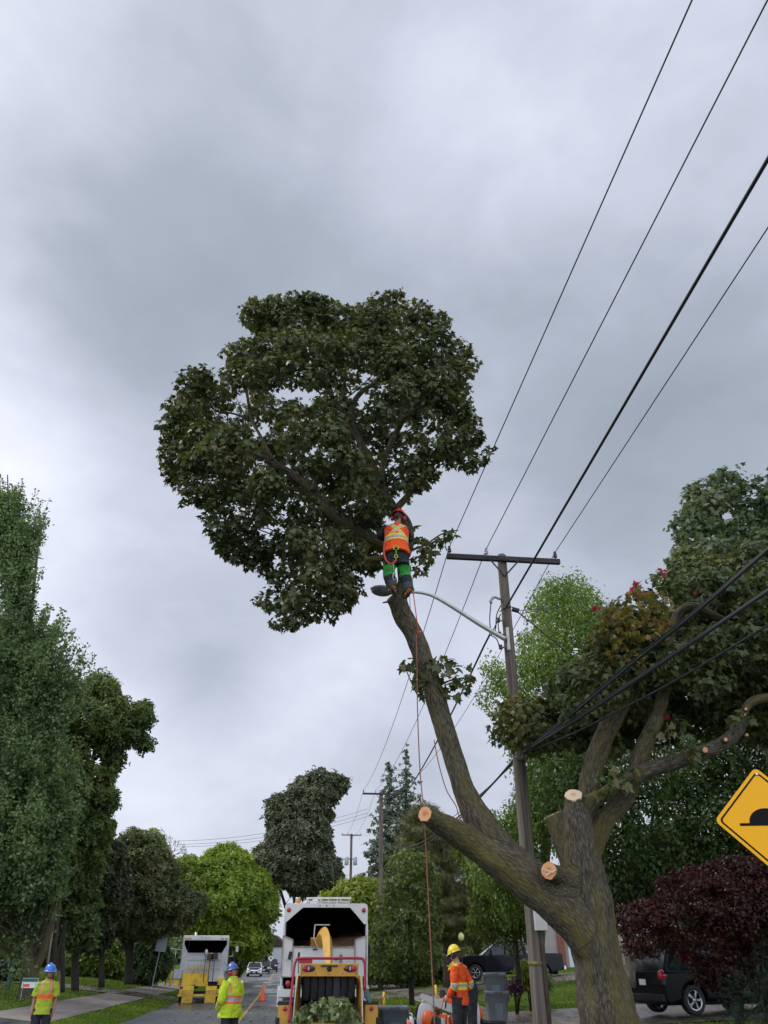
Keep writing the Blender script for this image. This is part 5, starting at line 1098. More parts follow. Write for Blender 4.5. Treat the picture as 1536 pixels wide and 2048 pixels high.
    part('roof_rack', M['alu'], T, rack, .004)
    for x, y in ((-.92, .95), (.92, .95), (-1.02, 5.3), (1.02, 5.3)): wheel(T, (x, y, .48), .48, .5 if y < 2 else .28, .55)
    part('chassis', M['black'], T, lambda q: (q.box((-.4, 2.8, .72), (.12, 6.2, .2)), q.box((.4, 2.8, .72), (.12, 6.2, .2)), q.box((0, .0, .62), (1.9, .1, .25)), q.box((0, .95, .5), (1.6, .14, .14))))
    cb = part('cab', wp, T, lambda q: q.prism([(4.45, .7), (4.45, 2.45), (4.6, 2.6), (5.6, 2.55), (6.1, 1.75), (7.0, 1.6), (7.1, .7)], 0, -1.05, 1.05), .05)
    part('windscreen', M['glass'], cb, lambda q: q.add([(-.95, 5.66, 2.5), (.95, 5.66, 2.5), (.95, 6.10, 1.80), (-.95, 6.10, 1.80)], [(0, 1, 2, 3)]))
    for s in (-1, 1):
        part('side_window', M['glass'], cb, lambda q: q.add([(s * 1.053, 4.7, 1.75), (s * 1.053, 5.9, 1.75), (s * 1.053, 5.5, 2.4), (s * 1.053, 4.7, 2.4)], [(0, 1, 2, 3)]))
        part('mirror', M['black'], T, lambda q: (q.box((s * 1.42, 5.6, 1.95), (.16, .08, .42)), q.bar((s * 1.05, 5.6, 1.9), (s * 1.4, 5.6, 1.9), .03)), .01)
        part('side_box', M['black'], T, lambda q: q.box((s * 1.14, 3.0, 1.1), (.18, .9, .4)))
    return T
truck = chip_truck()

# towed wood chipper --------------------------------
def chipper():
    K = empty('wood_chipper', road(.98, 20.0), R(4), 'mustard yellow wood chipper with red safety bar towed behind the white truck', 'wood chipper'); K.location.z = .2
    yp = M['yellow_paint']
    X = lambda x: (x - 722) / 525; Z = lambda y: 1.6 - (y - 982) / 610
    hd = part('hopper_head', yp, K, lambda q: q.box((0, .05, (Z(982) + Z(1120)) / 2), (X(1062) - X(380), .16, Z(982) - Z(1120))), .012)
    part('hopper_lip', yp, hd, lambda q: q.box((0, -.05, Z(1122)), (1.24, .07, .03)))
    def light(s):
        c = X(480) if s < 0 else X(965)
        l = part('tail_light', M['dark_lens'], K, lambda q: q.lathe([(0, -.06), (.075, -.06), (.08, -.03), (.08, 0)], (c, 0, Z(1042)), 'Y', 20, sx=1.85, sy=.85)); part('brake_lens', M['red_lens'], l, lambda q: q.lathe([(0, -.012), (.055, -.01), (.06, 0)], (c + s * .085, -.058, Z(1042)), 'Y', 16))
        part('lens_centre', M['porc_w'], l, lambda q: q.box((c, -.066, Z(1040)), (.03, .01, .075)))
    light(-1); light(1)
    part('badge', M['black'], hd, lambda q: (q.lathe([(0, -.045), (.055, -.045), (.06, -.03)], (0, 0, Z(1045)), 'Y', 8), q.box((0, -.04, Z(1012)), (.38, .02, .03))))
    for x in (405, 562, 718, 878, 1035): part('bolt', M['black'], hd, lambda q: q.ell((X(x), -.035, Z(1105)), (.012, .01, .012), n=8, k=4))
    def side(q, s):
        xo, xi = (X(350), X(388)) if s < 0 else (X(1096), X(1056))
        q.add([(xo - (-s) * .0, -.38, Z(1650)), (xi, .75, Z(1560)), (xi, .75, Z(1130)), (xo, -.10, Z(1120)), (xo, -.38, Z(1300)), (xo + s * .03, -.38, Z(1650)), (xi + s * .03, .75, Z(1560)), (xi + s * .03, .75, Z(1130)), (xo + s * .03, -.10, Z(1120)), (xo + s * .03, -.38, Z(1300))],
              [(0, 1, 2, 3, 4), (9, 8, 7, 6, 5), (0, 4, 9, 5), (4, 3, 8, 9), (3, 2, 7, 8), (0, 5, 6, 1)])
    for s in (-1, 1):
        p = part('hopper_side', yp, K, lambda q: side(q, s)); part('edge_trim', M['alu'], p, lambda q: (q.bar((s * .745, -.40, Z(1650)), (s * .715, -.40, Z(1270)), .03, .02), q.bar((s * .715, -.40, Z(1270)), (s * .70, -.11, Z(1120)), .03, .02)))
    part('hopper_floor', yp, K, lambda q: q.add([(-.74, -.62, Z(1665)), (.74, -.62, Z(1665)), (.62, .75, Z(1560)), (-.62, .75, Z(1560)), (-.74, -.62, Z(1690)), (.74, -.62, Z(1690))], [(0, 1, 2, 3), (0, 4, 5, 1)]))
    part('feed_tray', pm('tray_edge', (.62, .36, .12), (.5, .16, .06), rough=.5, scale=6), K, lambda q: q.box((0, -.64, Z(1665)), (1.46, .05, .05)), .01)
    part('throat', M['black_in'], K, lambda q: (q.box((0, .78, .95), (1.22, .04, .95)), q.box((0, .42, 1.36), (1.20, .66, .02))))
    rg = random.Random(3)
    for k in range(7):
        x = -.50 + k * .167; part('rubber_flap', M['rubber'] if k != 4 else M['gry_cloth'], K, lambda q: q.tube([(x, .12, 1.36), (x + .01, .16, 1.15), (x + rg.uniform(-.03, .03), .24, .88)], (.078, .004), n=8, sub=4, up=(0, 1, 0)))
    # red control bar
    part('control_bar', M['red_paint'], K, lambda q: q.tube([(X(290), -.55, Z(1640)), (X(300), -.47, Z(1350)), (X(318), -.38, Z(1020)), (X(335), -.37, Z(955)), (X(375), -.36, Z(925)), (X(720), -.36, Z(922)), (X(1070), -.36, Z(922)), (X(1112), -.37, Z(950)), (X(1128), -.38, Z(1010)), (X(1134), -.42, Z(1280))], .028, n=12, sub=5))
    for s in (-1, 1):
        f = part('fender', yp, K, lambda q: (q.box((s * .93, .0, .62), (.30, .5, .44)),), .03, None)
        part('fender_rim', M['black'], f, lambda q: (q.box((s * .93, .02, .86), (.32, .55, .06)), q.box((s * 1.06, -.02, .5), (.05, .5, .2)), q.tube([(s * 1.0, -.26, .42), (s * 1.08, -.3, .48), (s * 1.1, -.3, .6)], .03, n=8)))
        lamp(f, (s * .93, -.27, .76), .045, M['red_lens'], 'marker_light')
        wheel(K, (s * .92, .55, .34), .34, .24, .55)
        part('jack_leg', M['black'], K, lambda q: q.box((s * .75, .3, .5), (.08, .08, .7)))
    part('red_plate', M['red_paint'], K, lambda q: q.box((X(440), .25, Z(955)), (.30, .03, .09)))
    part('document_tube', M['alu'], K, lambda q: q.bar((X(510), .2, Z(905)), (X(660), .2, Z(910)), .03, .03))
    part('drum_housing', yp, K, lambda q: q.lathe([(0, -.55), (.42, -.55), (.45, -.5), (.45, .5), (.42, .55), (0, .55)], (0, 1.25, .98), 'X', 28), 0)
    part('engine_cover', yp, K, lambda q: q.box((0, 2.3, 1.02), (1.1, 1.2, .85)), .04); part('exhaust', M['steel'], K, lambda q: q.tube([(.3, 2.4, 1.4), (.3, 2.4, 1.75), (.3, 2.3, 1.82)], .04, n=10, sub=3))
    part('frame', M['black'], K, lambda q: (q.box((-.45, 1.7, .5), (.1, 3.6, .12)), q.box((.45, 1.7, .5), (.1, 3.6, .12)), q.box((0, .55, .36), (1.6, .09, .09)), q.bar((-.45, 3.4, .5), (0, 5.0, .5), .09), q.bar((.45, 3.4, .5), (0, 5.0, .5), .09)))
    # chute into the box
    ch = part('discharge_chute', yp, K, lambda q: q.tube([(0, 1.25, 1.2), (.0, 1.4, 1.42), (-.01, 1.9, 1.66), (-.03, 2.6, 1.88), (-.06, 3.5, 2.15), (-.12, 4.2, 2.28), (-.20, 4.7, 2.26), (-.28, 5.0, 2.10)], [(.09, .09), (.08, .08), (.12, .10), (.18, .13), (.19, .14), (.19, .14), (.18, .13), (.17, .12)], n=4, sub=5, smooth=False, up=(1, 1, 0)))
    part('deflector', yp, ch, lambda q: q.box((-.34, 5.05, 2.12), (.34, .25, .03), (-.9, 0, 0)), 0)
    part('chute_bracket', M['steel'], ch, lambda q: (q.bar((-.40, 4.75, 2.54), (.02, 4.75, 2.54), .025), q.bar((-.40, 4.75, 2.54), (-.42, 4.6, 2.2), .025), q.bar((-.42, 4.6, 2.2), (-.28, 4.6, 1.95), .02)))
    part('side_lever', M['black'], K, lambda q: (q.box((X(352), .2, Z(900)), (.05, .05, .17), (0, .15, 0)), q.bar((X(352), .2, Z(950)), (X(360), .2, Z(1100)), .02)))
    part('hanging_hose', M['wire'], K, lambda q: q.tube([(-.72, .0, 1.3), (-.76, -.05, 1.0), (-.70, -.1, .75)], .012, n=6, sub=4)); part('hanging_hose', M['wire'], K, lambda q: (q.tube([(.70, .0, 1.35), (.78, -.05, 1.2), (.72, -.1, 1.02)], .02, n=6, sub=4)))
    part('green_rag', pm('rag', (.12, .20, .18), rough=.9), K, lambda q: q.tube([(.82, -.2, 1.12), (.84, -.22, 1.0), (.92, -.25, .86)], [(.05, .02), (.07, .03), (.03, .02)], n=8, sub=3))
    return K
chip = chipper()
rg = np.random.default_rng(9); n = 46; C = []
c0 = chip.location
for i in range(n):
    x = rg.uniform(-.58, .58); y = rg.uniform(-.52, .1); h = .68 + .45 * (1 - (x / .68) ** 2) * rg.uniform(.2, 1); C.append((c0.x + x, c0.y + y, h))
bp_ = empty('brush_pile', (c0.x, c0.y, .45), 0, 'leafy cut maple branches heaped in the mouth of the chipper', 'branches')
foliage('foliage', np.array(C), np.full(n, .15), 95, .15, 'maple', leafmat('cut_leaf', [(.05, .07, .03), (.10, .13, .06), (.30, .34, .20)], trans=.3, big=.3), bp_, 91, (c0.x, c0.y, .45), up=.2, droop=.2)
q = MB()
for i in range(16): c = Vector(C[i]) - Vector((c0.x, c0.y, .45)); q.tube([c * .2 + Vector((0, .3, .1)), c], [.014, .005], n=5)
q.build('sticks', BARK2, bp_)

# grey chip truck farther off --------------------------------
def grey_truck():
    T = empty('chip_truck', road(-4.3, 48), -AZ + R(3), 'grey chip truck with yellow tail parked farther up the street', 'truck')
    X = lambda x: (x - 540) / 246; Z = lambda y: (1770 - y) / 286; gp = M['grey_paint']; L = 4.2
    for s in (-1, 1): part('side_panel', gp, T, lambda q: q.box((s * 1.17, L / 2, 1.95), (.06, L, 2.1)), .02)
    part('roof', M['white_paint'], T, lambda q: q.box((0, L / 2, 3.02), (2.28, L, .05)), .01)
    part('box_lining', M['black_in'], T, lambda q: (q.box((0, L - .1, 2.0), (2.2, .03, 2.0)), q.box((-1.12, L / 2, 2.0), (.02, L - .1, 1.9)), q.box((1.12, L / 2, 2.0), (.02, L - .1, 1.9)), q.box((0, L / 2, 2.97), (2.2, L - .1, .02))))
    part('rear_header', M['white_paint'], T, lambda q: q.box((0, -.03, Z(925)), (2.42, .08, .24)), .05)
    for s in (-1, 1):
        part('corner_post', gp, T, lambda q: q.box((s * 1.16, -.02, 1.9), (.09, .08, 2.0)), .01)
        part('gate_wing', gp, T, lambda q: q.prism([(s * 1.12, .95), (s * .88, .95), (s * .88, Z(1130)), (s * 1.12, Z(1010))], 1, -.02, .02))
        w = part('marker_lights', M['red_lens'], T, lambda q: (q.box((s * .86, -.08, Z(935) + .0), (.16, .02, .05)), q.box((s * 1.06, -.08, Z(935)), (.14, .02, .05))), .01); w['label'] = 'red lights in the header'
        r_ = lamp(T, (s * 1.03 , -.12, Z(1572)), .085, M['red_lens']); part('light_housing', M['galv'], T, lambda q: q.box((s * 1.03, -.05, Z(1572)), (.26, .1, .24)), .02)
        rp_ = part('ramp', M['ramp_dark'], T, lambda q: (q.box((s * .58 - .06, -.62, .28), (.56, .04, .72), (R(-42), 0, 0)),), .008)
        part('ramp_rungs', M['ramp_yellow'], rp_, lambda q: [q.box(Vector((s * .58 - .06, -.62, .28)) + Euler((R(-42), 0, 0)).to_matrix() @ Vector((0, -.028, .066 * (k - 4.5))), (.50, .02, .022), (R(-42), 0, 0)) for k in range(10)])
        part('ramp_head', M['ramp_yellow'], T, lambda q: q.box((s * .58 - .06, -.28, .66), (.56, .12, .2)), .01)
    for x in (495, 535, 572): lamp(T, (X(x), -.08, Z(925)), .02, M['dark_lens'], 'marker_light')
    part('tailgate', gp, T, lambda q: q.box((0, .0, (Z(1125) + .95) / 2), (1.76, .05, Z(1125) - .95)), .01)
    part('gate_rail', M['galv'], T, lambda q: (q.box((0, -.04, Z(1130)), (1.78, .05, .04)), q.box((0, -.04, Z(1215)), (1.76, .03, .05)), q.box((0, -.04, Z(1335)), (1.76, .03, .03))))
    part('apron', M['ramp_yellow'], T, lambda q: q.box((X(450), -.12, Z(1475)), (1.36, .05, .56)), .01)
    for k, x in enumerate((350, 410, 460, 500, 570, 600)): part('rack_bar', M['ramp_yellow'], T, lambda q: q.box((X(x), -.16, Z(1400)), (.05, .04, .9)), .005)
    part('bumper', M['ramp_yellow'], T, lambda q: (q.box((0, -.2, Z(1670)), (2.3, .14, .1)), q.box((-.95, -.18, Z(1620)), (.3, .1, .2)), q.box((.95, -.18, Z(1620)), (.3, .1, .2))), .01)
    part('tool_box', M['galv'], T, lambda q: q.box((-1.28, -.10, Z(1400)), (.42, .5, .42)), .02)
    part('side_rack', M['ramp_yellow'], T, lambda q: (q.box((-1.3, .0, Z(1500)), (.3, .5, .3)), q.box((.98, -.1, Z(1495)), (.35, .3, .32))), .01)
    for x, y in ((-.9, .7), (.9, .7), (-1.0, 5.3), (1.0, 5.3)): wheel(T, (x, y, .45), .45, .45 if y < 2 else .28, .55)
    part('chassis', M['black'], T, lambda q: (q.box((-.4, 2.8, .7), (.12, 6, .2)), q.box((.4, 2.8, .7), (.12, 6, .2)), q.box((0, 2.2, .85), (2.2, 4.0, .1)), q.box((0, .7, .45), (1.5, .12, .12))))
    part('exhaust_stack', M['alu'], T, lambda q: q.tube([(-.78, 4.3, 1.0), (-.78, 4.3, 3.35)], .07, n=12))
    part('mirror', M['white_paint'], T, lambda q: (q.box((1.66, 5.2, 2.5), (.16, .1, .28)), q.bar((1.2, 5.2, 2.1), (1.6, 5.2, 2.2), .03)), .02); part('mirror_arm', M['black'], T, lambda q: (q.box((1.56, 5.15, 2.0), (.16, .08, .6)), q.tube([(1.55, 5.2, 1.6), (1.55, 5.2, 1.4)], .03)), .02)
    cb = part('cab', gp, T, lambda q: q.prism([(4.35, .65), (4.35, 2.4), (4.5, 2.55), (5.5, 2.5), (6.0, 1.7), (6.9, 1.55), (7.0, .65)], 0, -1.05, 1.05), .05)
    for s in (-1, 1): part('side_window', M['glass'], cb, lambda q: q.add([(s * 1.053, 4.6, 1.7), (s * 1.053, 5.8, 1.7), (s * 1.053, 5.4, 2.35), (s * 1.053, 4.6, 2.35)], [(0, 1, 2, 3)]))
    return T
gt = grey_truck()
def shovel(name, label, x, top, wide, cat='shovel'):
    b = gt.location; s = empty(name, (b.x + x, b.y - .42, .95), 0, label, cat, 'tools standing at the grey truck tail')
    q = MB(); q.tube([(0, 0, 0), (0, .03, top)], .018, n=8); q.build('handle', M['log'], s); q = MB()
    if wide: q.prism([(-.17, top - .02), (.17, top - .05), (.15, top + .24), (-.05, top + .28), (-.16, top + .2)], 1, .02, .04); q.build('blade', M['log'], s)
    else: q.ell((0, .03, top + .16), (.10, .03, .17), n=14); q.build('blade', M['steel'], s)
shovel('shovel', 'shiny round shovel standing blade up at the grey truck tail', .14, 1.15, 0); shovel('shovel', 'dark wide shovel standing blade up, right of the shiny one', .62, 1.05, 1); shovel('rake', 'narrow rusty rake between the two shovels', .38, 1.0, 1, 'rake')

# cars --------------------------------
def car(name, loc, rz, label, paint, L, W, Ht, belt, wb, wr, prof, house, front=True, cat='car', plate=True, group=None, rim=None, hood_z=None, tl=None, spokes=5, parts=True):
    """profile: list of (y,z) along the length, y from -L/2 (rear) to L/2 (front)"""
    T = empty(name, loc, rz, label, cat, group); ya, yb = wb
    poly = list(prof)
    def arch(yc): return [(yc + (wr + .07) * math.cos(a), max(.2, wr + (wr + .07) * math.sin(a))) for a in np.linspace(0, math.pi, 11)]
    low = [(L / 2 - .08, .22)] + arch(yb) + arch(ya) + [(-L / 2 + .08, .25)]
    bd = part('body', paint, T, lambda q: q.prism(poly + low, 0, -W / 2, W / 2), .06)
    # greenhouse: base rectangle to roof rectangle
    (b0, b1), (r0, r1) = house; wb_, wt_ = W / 2 - .06, W / 2 - .24; zb, zt = belt, Ht
    part('windows', M['glass'], T, lambda q: q.add([(-wb_, b0, zb), (wb_, b0, zb), (wb_, b1, zb), (-wb_, b1, zb), (-wt_, r0, zt - .05), (wt_, r0, zt - .05), (wt_, r1, zt - .05), (-wt_, r1, zt - .05)],
                                                        [(0, 1, 5, 4), (1, 2, 6, 5), (2, 3, 7, 6), (3, 0, 4, 7), (4, 5, 6, 7)]), .03)
    rf = part('roof', paint, T, lambda q: q.box((0, (r0 + r1) / 2, zt - .03), (2 * wt_ + .03, r1 - r0 + .04, .06)), .03)
    for s in (-1, 1):
        part('pillar', paint, T, lambda q: q.bar((s * (wb_ + .005), b1 - .02, zb), (s * (wt_ + .01), r1, zt - .05), .06, .05))
        part('pillar', paint, T, lambda q: q.bar((s * (wb_ + .005), b0 + .04, zb), (s * (wt_ + .01), r0, zt - .05), .09, .05))
        part('pillar', paint, T, lambda q: q.bar((s * (wb_ + .005), (b0 + b1) / 2 - .1, zb), (s * (wt_ + .012), (r0 + r1) / 2 - .05, zt - .05), .07, .04))
        part('mirror', paint, T, lambda q: q.ell((s * (W / 2 + .1), b1 - .55, zb + .06), (.11, .06, .08), n=12, k=7))
        part('headlight', M['plate'], T, lambda q: q.ell((s * (W / 2 - .26), L / 2 - .10, belt - .25), (.19, .14, .085), n=14, k=7)); part('tail_light', M['red_lens'], T, lambda q: q.ell((s * (W / 2 - .14), -L / 2 + .12, belt - .12), (.15, .16, tl or .12), n=14, k=7))
        for y in (ya, yb): wheel(T, (s * (W / 2 - .13), y, wr), wr, .23, .68, rim or M['galv'], spokes)
        if parts:
            part('door_handle', M['chrome'], T, lambda q: (q.box((s * (W / 2 + .012), (b0 + b1) / 2 - .5, belt - .14), (.025, .16, .03)), q.box((s * (W / 2 + .012), (b0 + b1) / 2 + .45, belt - .14), (.025, .16, .03))), .008)
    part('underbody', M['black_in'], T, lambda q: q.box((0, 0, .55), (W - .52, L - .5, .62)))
    part('grille', M['black'], T, lambda q: q.prism([(-.48, belt - .36), (.48, belt - .36), (.36, belt - .55), (-.36, belt - .55)], 1, L / 2 - .02, L / 2 + .015)); part('front_bumper', M['black'], T, lambda q: q.box((0, L / 2 - .06, .33), (W * .8, .16, .12)), .03)
    part('rear_bumper', M['black'], T, lambda q: q.box((0, -L / 2 + .04, .42), (W * .94, .16, .2)), .04)
    part('licence_plate', M['plate'], T, lambda q: (q.box((0, L / 2 + .03, .45), (.3, .015, .13)), q.box((0, -L / 2 - .012, belt - .28), (.3, .015, .15))))
    return T
def sedanprof(L, belt): return [(-L / 2, .35), (-L / 2 + .02, belt - .12), (-L / 2 + .1, belt), (L / 2 - 1.15, belt), (L / 2 - .35, belt - .17), (L / 2 - .06, belt - .33), (L / 2, .42)]
car('parked_car', ground_at(508, 108), R(180) - AZ, 'white hatchback facing us at the far left kerb', M['white_car'], 4.4, 1.78, 1.46, .92, (-1.3, 1.35), .31, sedanprof(4.4, .92), ((-2.0, 1.15), (-1.2, .35)), group='cars farther up the street')
car('suv', ground_at(541, 135), R(180) - AZ, 'dark car beyond the white hatchback, facing us', M['black_car'], 4.6, 1.86, 1.66, 1.05, (-1.35, 1.4), .35, sedanprof(4.6, 1.05), ((-2.2, 1.2), (-1.9, .35)), group='cars farther up the street')
car('parked_car', ground_at(527, 122), R(180) - AZ, 'dark red car mostly hidden just behind the white hatchback', pm('maroon_car', (.06, .01, .012), rough=.25, coat=1), 4.5, 1.78, 1.46, .92, (-1.3, 1.35), .31, sedanprof(4.5, .92), ((-2.0, 1.15), (-1.2, .35)), group='cars farther up the street')
def suvprof(L, b): return [(-L / 2 + .03, .38), (-L / 2, .75), (-L / 2 + .06, b), (L / 2 - 1.2, b), (L / 2 - .3, b - .12), (L / 2 - .04, b - .3), (L / 2, .42)]
g_ = ground_at(1425, 27.2, 2010)
suv = car('suv', Vector((g_.x, 27.2, g_.z + .06)), R(-70), 'black SUV with lit red tail lamp and alloy wheel under the red maple', M['black_car'], 4.7, 1.9, 1.72, 1.08, (-1.35, 1.4), .37, suvprof(4.7, 1.08), ((-2.25, 1.25), (-1.85, .5)), tl=.16, rim=M['chrome'])
g_ = ground_at(1017, 50)
def pickup():
    T = empty('pickup_truck', Vector((g_.x, 50, g_.z + .06)), R(92), 'black pickup truck parked side on across the drive behind the bins', 'pickup truck'); pn = M['black_car']; L, W = 5.9, 1.95
    def arch(yc, r=.47): return [(yc + r * math.cos(a), .40 + r * math.sin(a)) for a in np.linspace(0, math.pi, 11)]
    prof = [(-L / 2, .55), (-L / 2, 1.28), (-1.0, 1.30), (-1.0, 1.24), (1.25, 1.24), (2.2, 1.22), (L / 2 - .12, 1.12), (L / 2, .95), (L / 2, .5), (L / 2 - .1, .42)]
    part('body', pn, T, lambda q: q.prism(prof + arch(1.95) + arch(-1.75), 0, -W / 2, W / 2), .06)
    part('windows', M['glass'], T, lambda q: q.add([(-.9, -.98, 1.24), (.9, -.98, 1.24), (.9, 1.5, 1.24), (-.9, 1.5, 1.24), (-.72, -.8, 1.86), (.72, -.8, 1.86), (.72, .62, 1.86), (-.72, .62, 1.86)], [(0, 1, 5, 4), (1, 2, 6, 5), (2, 3, 7, 6), (3, 0, 4, 7), (4, 5, 6, 7)]), .03)
    part('roof', pn, T, lambda q: q.box((0, -.09, 1.88), (1.5, 1.46, .06)), .03)
    for s in (-1, 1):
        part('pillar', pn, T, lambda q: q.bar((s * .905, 1.48, 1.24), (s * .73, .62, 1.86), .07, .05))
        part('pillar', pn, T, lambda q: q.bar((s * .905, .25, 1.24), (s * .73, .2, 1.86), .08, .05))
        part('pillar', pn, T, lambda q: q.bar((s * .905, -.9, 1.24), (s * .73, -.76, 1.86), .2, .05))
        part('mirror', pn, T, lambda q: q.box((s * 1.1, 1.05, 1.36), (.2, .12, .24)), .04)
        part('door_seam', M['rubber'], T, lambda q: (q.box((s * .976, .24, .85), (.008, .02, .75)), q.box((s * .976, 1.3, .85), (.008, .02, .75)), q.box((s * .976, -.98, .85), (.008, .02, .8))))
        part('door_handle', M['black'], T, lambda q: (q.box((s * .985, .4, 1.08), (.03, .18, .03)), q.box((s * .985, -.75, 1.08), (.03, .18, .03))), .008)
        part('running_board', M['black'], T, lambda q: q.box((s * .96, .1, .42), (.16, 2.5, .06)), .02)
        part('headlight', M['plate'], T, lambda q: q.ell((s * .8, L / 2 - .1, .98), (.16, .14, .1), n=12, k=7)); part('tail_light', M['red_lens'], T, lambda q: q.box((s * .93, -L / 2 - .0, 1.05), (.1, .06, .3)), .02)
        for y in (1.95, -1.75): wheel(T, (s * .84, y, .40), .40, .27, .62, M['chrome'], 6)
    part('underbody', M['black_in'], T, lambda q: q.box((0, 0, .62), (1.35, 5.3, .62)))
    part('bed_lining', M['black_in'], T, lambda q: q.box((0, -2.0, 1.31), (1.6, 1.8, .02))); part('grille', M['chrome'], T, lambda q: q.box((0, L / 2 + .01, .9), (1.2, .04, .3)), .02)
    part('rear_bumper', M['chrome'], T, lambda q: q.box((0, -L / 2 - .08, .62), (1.8, .14, .2)), .03)
pickup()

# ------------------------------------------------------------------ bins
def make_bin(name, h, wt, wb):
    root = empty(name, (0, 0, 0)); q = MB()
    def ring(w, z, r=.07):
        out = []
        for k, (sx, sy) in enumerate(((1, 1), (-1, 1), (-1, -1), (1, -1))):
            for j in range(6): a = math.pi / 2 * (k + j / 5); out.append((sx * (w / 2 - r) + r * math.cos(a), sy * (w / 2 - r) + r * math.sin(a), z))
        return out
    lv = [(wb, 0), (wb + .01, .02), (wb + (wt - wb) * .72, h * .70), (wb + (wt - wb) * .72 + .02, h * .71), (wt, h - .09), (wt + .045, h - .085), (wt + .05, h - .015), (wt + .04, h), (wt - .02, h), (wt - .04, h - .1), (wb - .03, .04)]
    vs = []; [vs.extend(ring(w, z)) for w, z in lv]; n = 24
    q.add(vs, [(i * n + k, i * n + (k + 1) % n, (i + 1) * n + (k + 1) % n, (i + 1) * n + k) for i in range(len(lv) - 1) for k in range(n)], smooth=True); b0 = q
    q.f.append(tuple(range(n))[::-1]); q.m.append(0); q.sm.append(False); q.build('body', M['bin'], root)
    for s in (-1, 1):
        q = MB(); x = s * (wt / 2 - .005); q.tube([(x, -.08, h - .10), (x + s * .05, -.08, h - .12), (x + s * .045, -.08, h - .26), (x + s * .05, .08, h - .26), (x + s * .05, .08, h - .12), (x, .08, h - .10)], .014, n=8); q.build('handle', M['bin'], root)
    for k in range(4):
        a = k * math.pi / 2; q = MB(); c, s_ = math.cos(a), math.sin(a); w = wb / 2 + .012
        q.add([(c * w - s_ * t, s_ * w + c * t, z) for t, z in ((-.11, .06), (.11, .06), (.14, h * .62), (-.14, h * .62))] + [(c * (w + .012 + d) - s_ * t, s_ * (w + .012 + d) + c * t, z) for t, z, d in ((-.10, .07, 0), (.10, .07, 0), (.13, h * .60, (wt - wb) * .33), (-.13, h * .60, (wt - wb) * .33))],
              [(4, 5, 6, 7), (0, 1, 5, 4), (1, 2, 6, 5), (2, 3, 7, 6), (3, 0, 4, 7)]); q.build('ribbed_panel', M['bin'], root)
    return root, wt, h
def text_part(s, size, parent, loc, rot, mat, name='lettering'):
    cu = bpy.data.curves.new(name, 'FONT'); cu.body = s; cu.size = size; cu.align_x = 'CENTER'; cu.align_y = 'CENTER'; cu.extrude = .001
    o = bpy.data.objects.new(name, cu); link(o); dg = bpy.context.evaluated_depsgraph_get(); me = bpy.data.meshes.new_from_object(o.evaluated_get(dg)); bpy.data.objects.remove(o)
    me.materials.clear(); me.materials.append(mat); o = bpy.data.objects.new(name, me); link(o); o.parent = parent; o.location = loc; o.rotation_euler = rot; return o
bin0, bwt, bh = make_bin('garbage_bin', .80, .62, .47)
text_part('BRUTE', .075, bin0, (0, -bwt / 2 - .028, bh - .045), (R(90), 0, 0), M['black'])
gb = ground_at(991, 27)
spots = [((gb.x, 27, gb.z + .04), .06, 'lower grey bin of the stacked pair on the sidewalk', 'grey bins on the verge'), ((gb.x - .03, 27, gb.z + .04 + .46), -.05, 'upper grey bin dropped inside another on the sidewalk', 'grey bins on the verge')]
g1 = ground_at(786, 21.2); g2 = ground_at(751, 22.3)
spots += [((g1.x, 21.2, g1.z + .02), .1, 'grey bin nearest the orange blower, right of the chipper', 'grey bins on the verge'), ((g2.x, 22.3, g2.z + .02), -.2, 'grey bin holding tools, closest to the chipper fender', 'grey bins on the verge')]
for i, (l, rz, lb, gr) in enumerate(spots):
    o = bin0 if i == 0 else copy_tree(bin0); o.location = l; o.rotation_euler.z = rz; tag(o, lb, 'garbage bin', gr)
    if i < 2: o.scale = (1.0, 1.0, 1.0)
# red handled tool sticking out of the bin
q = MB(); a, b_ = P(742, 2024, 22.2), P(772, 1988, 22.0); base = a.copy(); q.tube([(0, 0, -.1), (b_ - a)], .014, n=8); o = q.build('tool_handle', M['rope_red']); o.location = base; tag(o, 'red pole handle slanting up out of the bin by the chipper', 'tool handle')

# ------------------------------------------------------------------ cone, signs, gates, posts, lamp, house
cn = empty('traffic_cone', road(-1.15, 50.0), 0, 'orange traffic cone standing on the road by the yellow line', 'traffic cone')
cn.scale = (1.1, 1.1, 1.12); q = MB(); q.lathe([(.155, .03), (.13, .06), (.03, .70), (.022, .71), (0, .71)], n=20); q.build('cone_body', M['cone'], cn); q = MB(); q.box((0, 0, .018), (.38, .38, .036)); q.build('base', pm('cone_base', (.25, .05, .02), rough=.7), cn, bevel=.01)
def street_sign(px, D, top_py, w, h, label, tilt=0, board=None, back=True, py=1975):
    b = ground_at(px, D, py); z = P(px, top_py, D).z - b.z; r_ = empty('street_sign', b, 0, label, 'sign'); q = MB(); tl = tilt * z
    q.bar((0, 0, -.1), (tl, 0, z), .06, .04); q.build('post', M['galv'], r_); q = MB()
    q.box((tl, -.03, z - h / 2), (w, .012, h), (0, tilt, 0)); q.build('panel', board or M['galv'], r_, bevel=.004); return r_, z
street_sign(303, 56, 1873, .66, .84, 'blank grey back of a sign on a leaning post by the left kerb', tilt=.10)
r_, z_ = street_sign(538, 118, 1909, .01, .01, 'small white diamond sign on a post beyond the parked cars'); q = MB(); q.prism([(-.42, z_ - .42), (0, z_ - .84), (.42, z_ - .42), (0, z_)], 1, -.05, -.03); q.build('diamond_panel', M['plate'], r_)
q = MB(); q.box((0, -.055, z_ - .42), (.2, .02, .2)); q.build('symbol', M['log'], r_)
